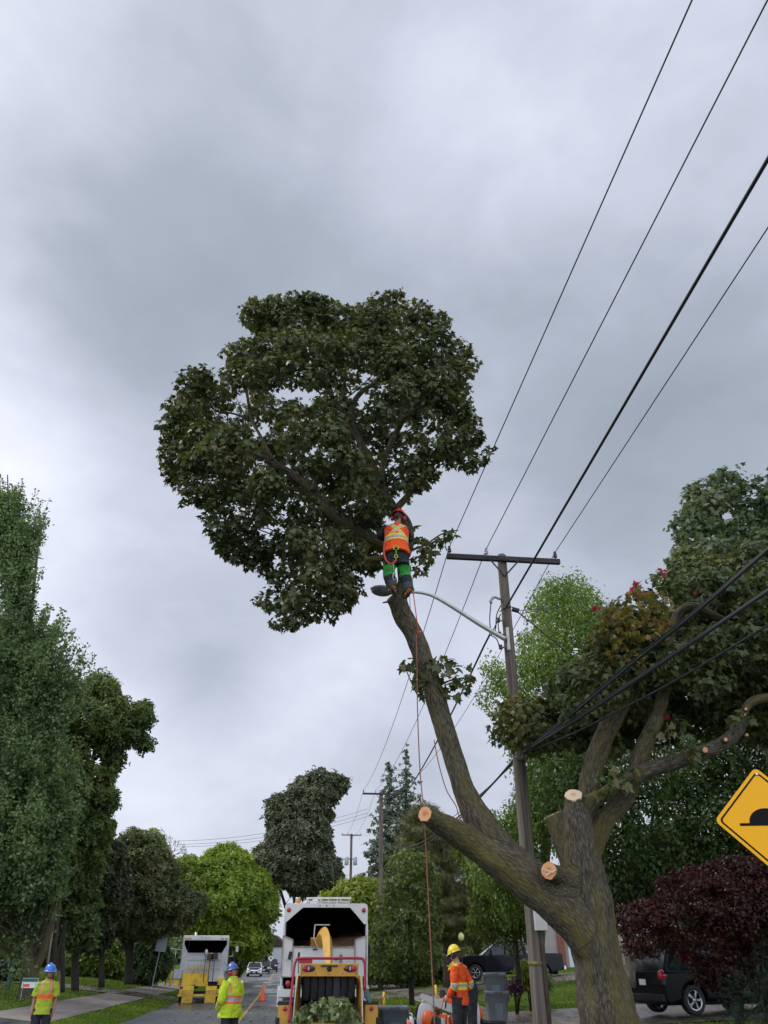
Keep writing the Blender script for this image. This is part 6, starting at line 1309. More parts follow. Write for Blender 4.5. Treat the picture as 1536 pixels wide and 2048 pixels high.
q = MB(); q.box((0, 0, .9), (.06, .06, 1.8)); g = ground_at(462, 56); ob = q.build('delineator_post', M['galv']); ob.location = g; tag(ob, 'thin pale post beside the grey truck cab', 'post')
def gate(px, D, label, w=.9, h=1.15):
    g = ground_at(px, D); r_ = empty('yellow_gate', g, 0, label, 'gate', 'yellow barrier posts on the left lawn')
    for s in (-1, 1): q = MB(); q.tube([(s * w / 2, 0, -.1), (s * w / 2, 0, h)], .06, n=10); q.build('post', M['bollard'], r_)
    q = MB(); q.tube([(-w / 2, 0, h * .8), (w / 2, 0, h * .8)], .025, n=8); q.tube([(-w / 2, 0, h * .25), (w / 2, 0, h * .25)], .025, n=8); q.build('rail', M['galv'], r_)
gate(347, 66, 'right hand yellow gate next to the grey truck', 1.1); gate(336, 64, 'leaning yellow gate in the middle of the lawn opening', .35)
for px, D, lb in ((315, 62, 'yellow bollard right of the sign post'), (279, 66, 'yellow bollard beside the dark bush')):
    g = ground_at(px, D); q = MB(); q.tube([(0, 0, -.1), (.03, 0, 1.2)], .07, n=12); q.ell((.03, 0, 1.2), (.07, .07, .03), n=12, k=5); o = q.build('bollard', M['bollard']); o.location = g; tag(o, lb, 'bollard', 'yellow bollards on the left lawn')
for px, D, lb in ((769, 38, 'short yellow marker tube just left of the young tree trunk'), (872, 42, 'short yellow marker tube right of the young tree trunk')):
    g = ground_at(px, D); q = MB(); q.tube([(0, 0, -.1), (-.03, 0, .55)], .05, n=10); o = q.build('marker_tube', M['bollard']); o.location = g; tag(o, lb, 'marker', 'yellow marker tubes on the right verge')
g = ground_at(926, 44); r_ = empty('garden_lamp', g, 0, 'round yellow globe lamp on a thin post in front of the pickup', 'lamp post'); zt = P(926, 1880, 44).z - g.z
q = MB(); q.tube([(0, 0, -.1), (0, 0, zt)], .03, n=8); q.build('post', M['black'], r_); q = MB(); q.ell((0, 0, zt + .15), (.16, .16, .19), n=14); q.build('globe', M['globe'], r_)
# chain fence and rail at left
a, c = ground_at(318, 70), ground_at(372, 70); fr = empty('rail_fence', a, 0, 'thin grey pipe fence between the sign and the grey truck', 'fence')
for t in (0, .5, 1): q = MB(); p = a.lerp(c, t) - a; q.tube([p + Vector((0, 0, -.1)), p + Vector((0, 0, 2.3))], .03, n=8); q.build('post', M['galv'], fr)
q = MB(); q.tube([(0, 0, 2.3), (c - a) + Vector((0, 0, 2.3))], .03, n=8); q.build('rail', M['galv'], fr)
# left edge bits
g = ground_at(19, 41); q = MB(); q.box((0, 0, .45), (.16, .16, 1.25)); o = q.build('utility_post', M['green_post'], bevel=.02); o.location = g; tag(o, 'short green post beside the stout trunk', 'post')
g = ground_at(60, 36); r_ = empty('lawn_sign', Vector((P(60, 1965, 36).x, 36, gz(P(60, 1965, 36).x, 36))), 0, 'small green and white sign on stakes behind the worker in blue helmet', 'sign'); zc = P(60, 1966, 36).z - r_.location.z
q = MB(); q.box((0, 0, zc), (.62, .02, .34)); q.build('panel', M['plate'], r_); q = MB(); q.box((0, -.014, zc + .10), (.60, .006, .12)); q.build('top_band', M['green_post'], r_); q = MB(); q.box((-.12, -.014, zc - .08), (.26, .006, .10)); q.build('red_patch', M['or_trim'], r_)
q = MB(); q.bar((-.25, 0, -.1), (-.25, 0, zc), .02); q.bar((.25, 0, -.1), (.25, 0, zc), .02); q.build('stakes', M['galv'], r_)
g = ground_at(93, 37); q = MB(); a, c = P(94, 1940, 37), P(118, 1768, 37); c = a + (c - a); q.tube([a - g, c - g], [.045, .035], n=10); o = q.build('pipe', M['alu']); o.location = g; tag(o, 'thin pale pipe slanting up beside the stout trunk', 'pipe')
g = ground_at(104, 39); q = MB(); q.tube([(0, 0, -.1), P(128, 1700, 39) - g], [.14, .11], n=12, rough=.03); o = q.build('utility_pole', M['log']); o.location = g; tag(o, 'dark leaning pole right behind the pale pipe', 'utility pole', 'utility poles along the street')
wire('guy_wire', 'slack dark guy wire at the left edge below the stout trunk', [P(-60, 2000, 39), P(0, 1968, 39), P(30, 1915, 39)], .02, 'guy wires', 'wire'); wire('guy_wire', 'second slack guy wire at the left edge, nearer the ground', [P(-60, 1985, 39.5), P(0, 1979, 39.5), P(18, 1966, 39.5)], .02, 'guy wires', 'wire')

# house behind the pickup
def house():
    g = ground_at(1085, 64); T = empty('house', g, R(-4), 'pale house with brick corner behind the black pickup', 'house'); z = g.z
    part('wall', pm('stucco', (.42, .36, .34), (.36, .31, .29), rough=.9, scale=2), T, lambda q: q.box((4.2, 4, 2.2), (12, 8, 5.2)))
    part('brick_corner', pm('red_brick', (.30, .12, .08), (.22, .08, .055), rough=.9, scale=6), T, lambda q: q.box((1.55, -.06, 2.0), (.5, .25, 4.8)))
    part('roof', pm('shingles', (.10, .09, .09), (.07, .065, .065), rough=.9, scale=5), T, lambda q: q.prism([(-.6, 4.75), (8.6, 4.75), (4, 7.2)], 0, -2.4, 10.8))
    for x in (-.6, 3.4, 6.5):
        w = part('window', M['white_paint'], T, lambda q: q.box((x, -.02, 2.3), (1.2, .1, 1.5))); part('pane', M['glass'], w, lambda q: q.box((x, -.08, 2.3), (1.05, .02, 1.35)))
    part('downpipe', M['log'], T, lambda q: q.tube([(-.1, -.08, 0), (-.1, -.08, 4.7)], .05, n=8)); part('door', M['plate'], T, lambda q: q.box((2.5, -.03, 1.05), (.95, .08, 2.1)))
house()
g = Vector((P(545, 1930, 165).x, 165, .3)); T = empty('house', g, 0, 'tiny pale house far down the street beyond the cars', 'house')
part('wall', M['plate'], T, lambda q: q.box((0, 3, 2), (5, 6, 4))); part('roof', M['log'], T, lambda q: q.prism([(-2.8, 4), (2.8, 4), (0, 6)], 1, -.2, 6.2)); part('window', M['glass'], T, lambda q: q.box((-1, -.02, 2.2), (1.2, .06, 1)))

# ------------------------------------------------------------------ tools on the verge
def blower(loc, rz, label, oc=True):
    B = empty('backpack_blower', loc, rz, label, 'leaf blower', 'backpack blowers on the verge'); B.scale = (1.2, 1.2, 1.15)
    part('back_frame', M['wht_pl'], B, lambda q: q.tube([(0, 0, .03), (-.02, 0, .25), (-.01, 0, .5), (.0, 0, .58)], [(.20, .05), (.22, .06), (.17, .05), (.10, .03)], n=18, sub=4, up=(0, 1, 0)))
    part('fan_housing', M['stihl_o'], B, lambda q: q.ell((.02, -.10, .26), (.17, .10, .20), n=20)); part('engine_cover', M['black'], B, lambda q: (q.ell((.10, -.16, .22), (.09, .08, .13), n=14), q.box((.12, -.22, .30), (.05, .03, .05))))
    part('carry_handle', M['wht_pl'], B, lambda q: q.tube([(-.09, 0, .56), (-.07, 0, .66), (.07, 0, .66), (.09, 0, .56)], .018, n=8, sub=4))
    part('harness', M['black'], B, lambda q: q.tube([(0, .08, .52), (-.06, .14, .35), (0, .08, .08)], (.16, .03), n=10, sub=4, up=(0, 1, 0)))
    part('blower_tube', M['blk_pl'], B, lambda q: q.tube([(-.12, -.1, .12), (-.24, -.16, .10), (-.32, -.3, .09), (-.30, -.62, .08)], [.055, .05, .05, .055], n=12, sub=4)); part('fuel_tank', M['wht_pl'], B, lambda q: q.box((0, -.08, .06), (.26, .16, .10)), .03)
    return B
g = ground_at(853, 24.6, 2040); blower(Vector((g.x, 24.6, g.z + .02)), R(20), 'orange and white backpack blower standing nearest the rope'); g = ground_at(821, 24.2, 2045); B2 = blower(Vector((g.x, 24.2, g.z)), R(-60), 'low white backpack blower left of the orange one, half cut off'); B2.scale = (.95, .95, .75)
g = ground_at(949, 25.6, 2035); B3 = blower(Vector((g.x, 25.6, g.z + .05)), R(115), 'white backed blower right behind the legs of the worker in orange')
q = MB(); a = P(938, 2040, 24.8); base = Vector((a.x, a.y, gz(a.x, a.y))); q.tube([(-.05, 0, .12), (.2, 0, .1), (.42, .05, .09)], [.05, .065, .075], n=14, sub=3); o = q.build('blower_nozzle', M['blk_pl']); o.location = base; tag(o, 'black blower nozzle lying on the grass by the orange worker', 'nozzle')
def chainsaw(loc, rz, label, tilt=0):
    S = empty('chainsaw', loc, rz, label, 'chainsaw', 'chainsaws on the verge'); S.scale = (1.25, 1.25, 1.25); S.rotation_euler.x = tilt
    part('body', M['stihl_o'], S, lambda q: (q.box((0, 0, .13), (.16, .26, .16)), q.box((0, -.05, .22), (.13, .14, .05))), .03); part('front_handle', M['blk_pl'], S, lambda q: q.tube([(-.1, .06, .08), (-.1, .08, .27), (.1, .08, .27), (.1, .06, .08)], .014, n=8, sub=3)); part('rear_handle', M['wht_pl'], S, lambda q: q.tube([(0, -.12, .2), (0, -.26, .2), (0, -.28, .08), (0, -.12, .06)], .02, n=8, sub=3))
    part('guide_bar', M['wht_pl'], S, lambda q: q.prism([(.12, .06), (.50, .09), (.53, .12), (.50, .16), (.12, .18)], 0, -.09, -.08)); part('hand_guard', M['blk_pl'], S, lambda q: q.box((0, .12, .28), (.16, .02, .1))); part('cover', M['wht_pl'], S, lambda q: q.box((-.09, 0, .11), (.04, .2, .12)), .015)
for px, D, rz, dz, lb in ((889, 19.1, 110, .72, 'chainsaw held low by the half hidden worker in dark clothes'), (885, 26.6, 60, .02, 'orange and white chainsaw lying on the grass at the left of the heap'), (906, 26.0, 200, .0, 'small chainsaw partly hidden by the leg of the orange worker'), (870, 26.8, 100, .06, 'grey backed chainsaw farthest left with its bar pointing down')):
    g = ground_at(px, D, 2030); chainsaw(Vector((g.x, D, g.z + dz)), R(rz), lb, R(18 if dz > .1 else 0))
g = ground_at(872, 25.0, 2040); q = MB(); q.box((0, 0, .17), (.26, .2, .34)); q.tube([(-.05, 0, .34), (.06, 0, .38)], .02, n=8); o = q.build('fuel_can', pm('dark_green_can', (.015, .05, .04), rough=.4), bevel=.02); o.location = g; tag(o, 'dark green fuel can between the rope and the saws', 'fuel can')
# ------------------------------------------------------------------ people
def person(name, loc, rz, label, skin, J, height=1.75, clothes=None):
    """J: joint dict in local metres (facing +Y). Body is one continuous skin mesh (tubes fused by a voxel remesh)."""
    T = empty('person', loc, rz, label, 'person'); V = {k: Vector(v) for k, v in J.items()}
    q = MB(); t = lambda a, r, n=12, **k: q.tube(a, r, n=n, sub=3, **k)
    hd, nk, ch, wa, pe = V['head'], V['neck'], V['chest'], V['waist'], V['pelvis']
    F_ = V['face'].normalized(); up = (hd - nk).normalized(); side = F_.cross(up).normalized(); F_ = up.cross(side)
    rot = Matrix((side, F_, up)).transposed()
    q.ell(hd, (.076, .092, .112), n=20, k=14, rot=rot); q.ell(hd + F_ * .028 - up * .055, (.055, .065, .055), n=16, k=10, rot=rot)            # skull and jaw
    q.tube([hd + F_ * .085 + up * .012, hd + F_ * .112 - up * .018, hd + F_ * .09 - up * .03], [.008, .015, .013], n=8, sub=2)              # nose
    q.ell(hd + F_ * .088 - up * .055, (.024, .012, .008), n=10, k=6, rot=rot); q.ell(hd + F_ * .088 - up * .067, (.02, .012, .007), n=10, k=6, rot=rot)
    q.ell(hd + F_ * .085 + up * .03, (.05, .014, .01), n=10, k=6, rot=rot)
    for s in (-1, 1): q.ell(hd + side * (.078 * s) - up * .005, (.012, .022, .032), n=10, k=7, rot=rot)
    t([nk - up * .06, nk, hd - up * .05], [.062, .055, .052])
    sh = [V['shL'], V['shR']]
    q.tube([sh[0], (sh[0] + ch) / 2 + Vector((0, 0, .03)), nk, (sh[1] + ch) / 2 + Vector((0, 0, .03)), sh[1]], [.055, .06, .055, .06, .055], n=12, sub=3)
    q.tube([nk - Vector((0, 0, .04)), ch, wa, pe, pe - Vector((0, 0, .08))], [(.12, .08), (.165, .115), (.135, .10), (.165, .115), (.13, .10)], n=20, sub=4, up=F_ if False else (0, 1, 0))
    for s in 'LR':
        a, e, w = V['sh' + s], V['el' + s], V['wr' + s]; t([a, a.lerp(e, .5), e, e.lerp(w, .4), w], [.052, .045, .037, .036, .026])
        hdn = V['hand' + s].normalized(); pal = V.get('palm' + s, Vector((1 if s == 'L' else -1, 0, 0))); pal = (pal - hdn * pal.dot(hdn)).normalized(); wd = hdn.cross(pal).normalized(); curl = J.get('curl' + s, .5) if isinstance(J.get('curl' + s, .5), (int, float)) else .5
        q.tube([w, w + hdn * .04, w + hdn * .085], [(.022, .018), (.036, .016), (.038, .014)], n=12, sub=3, up=pal)
        for k, (o, L) in enumerate(((-.030, .062), (-.010, .074), (.010, .070), (.029, .054))):
            b = w + hdn * .082 + wd * o; d1 = (hdn + pal * curl * .5).normalized(); d2 = (hdn + pal * curl * 1.6).normalized(); d3 = (hdn * .6 + pal * curl * 2.4).normalized()
            q.tube([b - hdn * .02, b, b + d1 * L * .45, b + d1 * L * .45 + d2 * L * .3, b + d1 * L * .45 + d2 * L * .3 + d3 * L * .25], [.0095, .0095, .0088, .008, .0065], n=8)
        sgn = J.get('thumb' + s, -1)
        b = w + hdn * .03 + wd * (.028 * sgn); q.tube([b, b + hdn * .03 + wd * (.022 * sgn) + pal * .01, b + hdn * .06 + wd * (.026 * sgn) + pal * .025], [.012, .0105, .008], n=8)
        h_, k_, a_ = V['hip' + s], V['kn' + s], V['an' + s]; t([h_ + Vector((0, 0, .03)), h_.lerp(k_, .35), k_, k_.lerp(a_, .35), a_], [.085, .08, .055, .055, .036]); q.ell(a_ + (V['toe' + s] - a_) * .5 - Vector((0, 0, .04)), (.035, .1, .04), n=10, k=6)
    body = q.build('body', skin, T, merge=False); m = body.modifiers.new('r', 'REMESH'); m.mode = 'VOXEL'; m.voxel_size = .0075; m.use_smooth_shade = True; m = body.modifiers.new('s', 'SMOOTH'); m.iterations = 2; m.factor = .5
    for s in (-1, 1): part('eye', M['eye'], T, lambda q: q.ell(hd + side * (.03 * s) + F_ * .088 + up * .012, (.012, .008, .007), n=10, k=6, rot=rot))
    return T, V, rot, side, F_, up
def boots(T, V, mat, s='LR'):
    for k in s:
        a, t_ = V['an' + k], V['toe' + k]; d = (t_ - a); q = MB(); n = Vector((d.x, d.y, 0)).normalized()
        q.tube([a + Vector((0, 0, .10)), a, a - Vector((0, 0, .055)) ], [(.058, .06), (.056, .062), (.052, .058)], n=14, sub=3); q.tube([a - n * .07 + Vector((0, 0, -.05)), a + Vector((0, 0, -.04)), a + d * .6 + Vector((0, 0, -.015)), t_ + Vector((0, 0, -.0))], [(.045, .04), (.055, .05), (.052, .04), (.038, .03)], n=14, sub=3, up=(0, 0, 1))
        q.build('boot', mat, T)
def helmet(T, hd, rot, up, F_, side, mat, brim=True, muff=None, tilt=0, visor=None):
    q = MB(); c = hd + up * .058
    q.ell(c, (.115, .138, .118), n=28, k=10, rot=rot, cut=-.05); hc = rot
    pr = []
    for z, rr in ((-.012, 1.05), (-.018, 1.14), (-.006, 1.06)):
        pass
    vs = []; n = 32
    for rr, z in ((1.0, .0), (1.10, -.012), (1.13, -.02), (1.10, -.026), (.98, -.012)):
        for k in range(n):
            a = 2 * math.pi * k / n; ex = 1 + (.22 if brim else .05) * max(0, math.sin(a)) ** 2; vs.append(c + rot @ Vector((.115 * rr * math.cos(a), .138 * (rr if rr <= 1 else rr * ex) * math.sin(a), z)))
    q.add(vs, [(i * n + k, i * n + (k + 1) % n, (i + 1) * n + (k + 1) % n, (i + 1) * n + k) for i in range(4) for k in range(n)], smooth=True)
    q.tube([c + rot @ Vector((0, .128, .02)), c + rot @ Vector((0, .075, .09)), c + rot @ Vector((0, 0, .112)), c + rot @ Vector((0, -.075, .09)), c + rot @ Vector((0, -.128, .02))], [(.02, .007), (.026, .009), (.028, .009), (.026, .009), (.02, .007)], n=8, sub=4, up=side)
    h = q.build('helmet', mat, T)
    if muff:
        for s in (-1, 1): part('ear_muff', muff, T, lambda q: (q.ell(hd + rot @ Vector((s * .108, -.01, -.02)), (.03, .042, .055), n=14, k=8, rot=rot), q.tube([hd + rot @ Vector((s * .12, -.01, .02)), hd + rot @ Vector((s * .13, -.01, .07))], .008, n=6)))
    if visor: part('face_screen', visor, T, lambda q: q.tube([c + rot @ Vector((0, .15, .005)), c + rot @ Vector((0, .17, -.07)), c + rot @ Vector((0, .15, -.15))], [(.10, .004), (.105, .004), (.08, .004)], n=12, sub=3, up=side))
    return h
def garment(name, T, secs, mats, fn, n=64, sub=10, up=(0, 1, 0), rough=.05, seed=0):
    """closed sleeve of cloth through (centre, rx, ry) sections; fn(t, angle) picks the colour patch"""
    q = MB(); q.tube([s[0] for s in secs], [(s[1], s[2]) for s in secs], n=n, sub=sub, m=fn, rough=rough * 1.7, seed=seed, up=up, caps=True, rfreq=6); return q.build(name, mats, T)
def sleeves(T, V, mats, fn, ends=(1.0, 1.0), r=(.078, .068, .062, .055), name='sleeve'):
    for i, s in enumerate('LR'):
        a, e, w = V['sh' + s], V['el' + s], V['wr' + s]; f = ends[i] if isinstance(ends, tuple) else ends
        if f <= .5: pts = [a + (V['neck'] - a) * .15, a.lerp(e, .4), a.lerp(e, f * 2)]; rr = [r[0] * .95, r[0], r[0] * 1.05]
        else: pts = [a + (V['neck'] - a) * .15, a.lerp(e, .5), e, e.lerp(w, .5), e.lerp(w, 1.0)]; rr = [r[0], r[1], r[2], r[3], r[3] * .8]
        q = MB(); q.tube(pts, rr, n=24, sub=9, m=fn, rough=.16, seed=i + 3, rfreq=9); q.build(name, mats, T)
def trousers(T, V, mats, fn=0, r=(.11, .095, .078, .075), top=.06, bottom=.98, name='trousers'):
    q = MB(); pe, wa = V['pelvis'], V['waist']
    q.tube([pe.lerp(wa, .75), pe + Vector((0, 0, .03)), pe - Vector((0, 0, .07))], [(.158, .118), (.178, .13), (.15, .12)], n=28, sub=4, up=(0, 1, 0), m=(lambda t, a: fn(-1, a)) if callable(fn) else fn)
    for i, s in enumerate('LR'):
        h_, k_, a_ = V['hip' + s], V['kn' + s], V['an' + s]; q.tube([h_ + Vector((0, 0, .05)), h_.lerp(k_, .45), k_, k_.lerp(a_, .5), k_.lerp(a_, bottom)], r if len(r) == 5 else list(r) + [r[-1]], n=24, sub=9, m=fn, rough=.13, seed=i + 8, rfreq=8)
    return q.build(name, mats, T)
def stand(h=1.75, **k):
    s = h / 1.75
    J = dict(head=(0, .02, 1.635), neck=(0, 0, 1.50), face=(0, 1, 0), chest=(0, .0, 1.30), waist=(0, .0, 1.08), pelvis=(0, 0, .94), shL=(-.19, 0, 1.42), shR=(.19, 0, 1.42), elL=(-.25, -.02, 1.13), elR=(.25, -.02, 1.13), wrL=(-.27, .06, .88), wrR=(.27, .06, .88),
             handL=(0, .1, -1), handR=(0, .1, -1), hipL=(-.09, 0, .90), hipR=(.09, 0, .90), knL=(-.12, .02, .50), knR=(.12, .02, .50), anL=(-.14, 0, .09), anR=(.14, 0, .09), toeL=(-.17, .17, .05), toeR=(.17, .17, .05), palmL=(1, 0, 0), palmR=(-1, 0, 0))
    J.update(k); return {a: (tuple(x * s for x in b) if isinstance(b, tuple) and not a.startswith(('hand', 'palm', 'face')) else b) for a, b in J.items()}
def hairpart(T, hd, rot, mat, back=.1, full=True):
    part('hair', mat, T, lambda q: (q.ell(hd + rot @ Vector((0, -.018, .0)), (.088, .098, .118), n=20, k=10, rot=rot, cut=-.45 if full else 0), q.tube([hd + rot @ Vector((0, -.07, .03)), hd + rot @ Vector((0, -.085, -.05)), hd + rot @ Vector((0, -.07, -.09))], [(.075, .03), (.07, .03), (.05, .02)], n=12, sub=3, up=(1, 0, 0)) ))

# left worker, hi-vis T-shirt, looking up to the right
gL = ground_at(84, 20.1, 2030)
T, V, rot, sd_, F_, up_ = person('w', Vector((gL.x, 20.1, .0)), R(180 + 12), 'man in blue helmet and lime T-shirt standing on the left, looking up', M['skin'], stand(1.74, face=(-.55, 1, .30), head=(.0, .02, 1.635), elL=(-.225, -.04, 1.14), elR=(.225, -.03, 1.14), wrL=(-.215, .0, .89), wrR=(.22, .05, .88), shL=(-.17, 0, 1.42), shR=(.17, 0, 1.42)))
def tee(t, a):
    z = t  # 0 hem .. 1 neck
    if .30 < z < .42: return 1
    for c in (math.pi * .30, math.pi * .70):
        for s in (1, -1):
            d = abs(((a * s - c + math.pi) % (2 * math.pi)) - math.pi)
            if z >= .42 and d < .10: return 2
            if z >= .42 and d < .19: return 1
    return 0
garment('shirt', T, [((0, .0, .84), .205, .172), ((0, 0, 1.05), .175, .145), ((0, 0, 1.2), .175, .145), ((0, 0, 1.34), .185, .14), ((0, 0, 1.44), .165, .11), ((0, 0, 1.475), .085, .075)], [M['tee_lime'], M['or_trim'], M['refl']], tee, rough=.06, seed=2)
sleeves(T, V, [M['tee_lime']], 0, .42, r=(.082, .07, .06, .05)); trousers(T, V, [M['dk_cloth']], 0, r=(.108, .10, .09, .085)); boots(T, V, M['boot'])
helmet(T, V['head'], rot, up_, F_, sd_, M['hat_blue']); hairpart(T, V['head'], rot, M['hair'])
part('beard', M['hair'], T, lambda q: q.tube([V['head'] + rot @ Vector((-.06, .045, -.065)), V['head'] + rot @ Vector((0, .083, -.095)), V['head'] + rot @ Vector((.06, .045, -.065))], [(.006, .012), (.012, .014), (.006, .012)], n=10, sub=4)); part('moustache', M['hair'], T, lambda q: q.tube([V['head'] + rot @ Vector((-.025, .092, -.045)), V['head'] + rot @ Vector((0, .102, -.04)), V['head'] + rot @ Vector((.025, .092, -.045))], .004, n=6, sub=3))

# middle worker in lime jacket, back turned
gM = ground_at(461, 19.8, 2030)
T, V, rot, sd_, F_, up_ = person('w', Vector((gM.x, 19.8, 0)), R(48), 'man in navy helmet and lime rain jacket beside the chipper, back turned', M['skin'], stand(1.76, face=(-.15, 1, .05), head=(-.02, .03, 1.63), elL=(-.27, .0, 1.13), elR=(.25, .06, 1.13), wrL=(-.22, .16, .96), wrR=(.14, .20, .95), handL=(.3, .8, -.5), handR=(-.5, .8, -.3)))
def jack(t, a):
    if .26 < t < .40: return 2 if .295 < t < .365 else 1
    for c in (math.pi * .22, math.pi * .78, -math.pi * .25, -math.pi * .75):
        cc = c + (.0 if t < .5 else 0); d = abs(((a - cc - (t - .4) * .35 * (1 if c < 0 else -1) + math.pi) % (2 * math.pi)) - math.pi)
        if t >= .40 and d < .13: return 2 if d < .06 else 1
    return 0
jm = [M['lime'], M['or_trim'], M['refl']]
garment('jacket', T, [((0, .01, .80), .265, .225), ((0, .01, .92), .25, .205), ((0, .01, 1.08), .225, .185), ((0, 0, 1.24), .215, .175), ((0, 0, 1.37), .215, .16), ((0, 0, 1.46), .165, .12), ((0, 0, 1.53), .095, .09), ((0, 0, 1.56), .088, .085)], jm, jack, rough=.11, seed=5)
sleeves(T, V, jm, lambda t, a: (2 if .60 < t < .66 else 1) if .57 < t < .70 else (1 if abs(a - 3.1) < .22 and t < .3 else 0), (1.0, 1.0), r=(.10, .098, .09, .08)); trousers(T, V, [M['dk_cloth']], 0, r=(.115, .105, .10, .095)); boots(T, V, M['boot'])
helmet(T, V['head'], rot, up_, F_, sd_, M['hat_navy'], muff=M['red_paint'], visor=pm('mesh_screen', (.10, .16, .10), rough=.6))

# right worker, orange long sleeve shirt
gR = ground_at(921, 17.8, 2040)
T, V, rot, sd_, F_, up_ = person('w', Vector((gR.x, 17.8, .26)), R(62), 'man in yellow helmet and orange long sleeved shirt standing beside the saws', M['skin_pale'], stand(1.80, face=(.1, 1, .18), head=(0, .06, 1.64), neck=(0, .01, 1.50), elR=(.24, -.14, 1.15), wrR=(.21, .06, .99), handR=(-.1, 1, -.15), elL=(-.24, .0, 1.13), wrL=(-.2, .14, .96), handL=(.2, .8, -.5), palmR=(-1, 0, -.2)))
def osh(t, a):
    if .34 < t < .47: return 2 if .375 < t < .435 else 1
    for c in (0.0, math.pi):
        d = abs(((a - c + math.pi) % (2 * math.pi)) - math.pi)
        if t >= .47 and (d < .26): return 2 if d < .12 else 1
    if t > .95: return 1
    return 0
om = [M['orange'], M['yel_trim'], M['refl']]
garment('shirt', T, [((0, .02, .86), .18, .19), ((0, .01, .96), .18, .175), ((0, 0, 1.1), .17, .155), ((0, 0, 1.25), .18, .15), ((0, 0, 1.38), .195, .14), ((0, 0, 1.48), .15, .10), ((0, .01, 1.54), .085, .075)], om, osh, rough=.08, seed=8)
sleeves(T, V, om, lambda t, a: (2 if .455 < t < .545 else 1) if .41 < t < .59 else 0, (1.0, 1.0), r=(.085, .078, .068, .06)); trousers(T, V, [M['dk_cloth']], 0, r=(.115, .10, .085, .08)); boots(T, V, M['boot'])
helmet(T, V['head'], rot, up_, F_, sd_, M['hat_yel'], muff=M['black'], visor=M['black']); hairpart(T, V['head'], rot, M['hair'])

# hidden fourth worker behind, bent forward
gH = ground_at(946, 19.4, 2030)
T, V, rot, sd_, F_, up_ = person('w', Vector((gH.x, 19.4, gH.z + .16)), R(95), 'person in yellow helmet and dark clothes half hidden behind the orange worker', M['skin'],
     stand(1.68, face=(0, 1, -.3), head=(0, .36, 1.50), neck=(0, .25, 1.40), chest=(0, .16, 1.23), waist=(0, .04, 1.04), shL=(-.18, .18, 1.34), shR=(.18, .18, 1.34), elL=(-.22, .3, 1.08), elR=(.22, .3, 1.06), wrL=(-.14, .44, .88), wrR=(.14, .42, .84), handL=(0, .6, -.8), handR=(0, .6, -.8)))
garment('jacket', T, [((0, .0, .88), .19, .15), ((0, .04, 1.02), .185, .15), ((0, .12, 1.2), .195, .15), ((0, .19, 1.32), .18, .13), ((0, .25, 1.40), .09, .08)], [M['dk_cloth'], M['yel_trim']], lambda t, a: 1 if t > .78 else 0); sleeves(T, V, [M['dk_cloth']], 0, (1.0, 1.0)); trousers(T, V, [M['dk_cloth']]); boots(T, V, M['boot']); helmet(T, V['head'], rot, up_, F_, sd_, M['hat_yel'])

# the climber ----------------------------------------------------------
CD = 11.75
cf = P(793, 1190, CD); ROOT = Vector((cf.x, CD, cf.z - .05))
def cl(px, py, dD=0): return tuple(P(px, py, CD + dD) - ROOT)
Jc = dict(head=cl(797, 1036, .05), neck=cl(794, 1050, 0), face=(.25, 1, .30), chest=cl(793, 1069, -.03), waist=cl(792, 1095, -.06), pelvis=cl(793, 1111, -.10), shL=cl(772, 1054, .02), shR=cl(812, 1055, .02), elL=cl(760, 1072, .12), elR=cl(819, 1078, .16), wrL=cl(776, 1080, .36), wrR=cl(806, 1072, .40),
          handL=(.6, .8, .1), handR=(-.6, .8, .1), palmL=(.8, -.5, 0), palmR=(-.8, -.5, 0), hipL=cl(783, 1117, -.08), hipR=cl(804, 1117, -.08), knL=cl(777, 1147, -.02), knR=cl(810, 1148, .04), anL=cl(786, 1175, -.02), anR=cl(817, 1182, .0), toeL=cl(793, 1184, .13), toeR=cl(806, 1190, .14))
T, V, rot, sd_, F_, up_ = person('w', ROOT, 0, 'tree climber in orange vest, green trousers and red helmet, strapped to the leaning limb', M['skin'], Jc)
T['label'] = 'climber in orange vest and red helmet strapped high on the leaning limb'
def vest(t, a):
    # the back is at angle a where sin(a)<0 (towards the street); the silver X and the waist band
    t = float(np.interp(t, [0, .167, .333, .5, .667, .833, 1], [0, .30, .547, .757, .83, .94, 1]))
    if .36 < t < .53: return 2 if .40 < t < .49 else 1
    sa, ca = math.sin(a), math.cos(a)
    if t >= .53:
        u = ca
        if sa < .15:
            for sg in (-1, 1):
                d = abs(u - sg * (t - .70) * 2.9)
                if d < .20 and t < .97: return 2 if d < .11 else 1
        else:
            if abs(abs(u) - .55) < .2: return 2 if abs(abs(u) - .55) < .1 else 1
    return 0
c_ = lambda f: V['pelvis'].lerp(V['chest'], f)
garment('vest', T, [(c_(.02), .235, .20), (c_(.45), .205, .165), (c_(.8), .205, .165), (c_(1.1), .215, .16), (V['chest'].lerp(V['neck'], .45), .215, .15), (V['chest'].lerp(V['neck'], .8), .15, .11), (V['neck'], .08, .07)], [M['orange'], M['yel_trim'], M['refl']], vest, n=96, sub=16, rough=.05, seed=3, up=(0, 1, 0))
sleeves(T, V, [M['dk_cloth']], 0, (1.0, 1.0), r=(.07, .068, .06, .05))
def trc(t, a):
    if t < 0: return 1
    return 1 if t < .20 else (0 if t < .62 else (1 if t < .80 else 2))
trousers(T, V, [M['gr_cloth'], M['dk_cloth'], M['gry_cloth']], trc, r=(.12, .108, .10, .095, .10), bottom=.97)
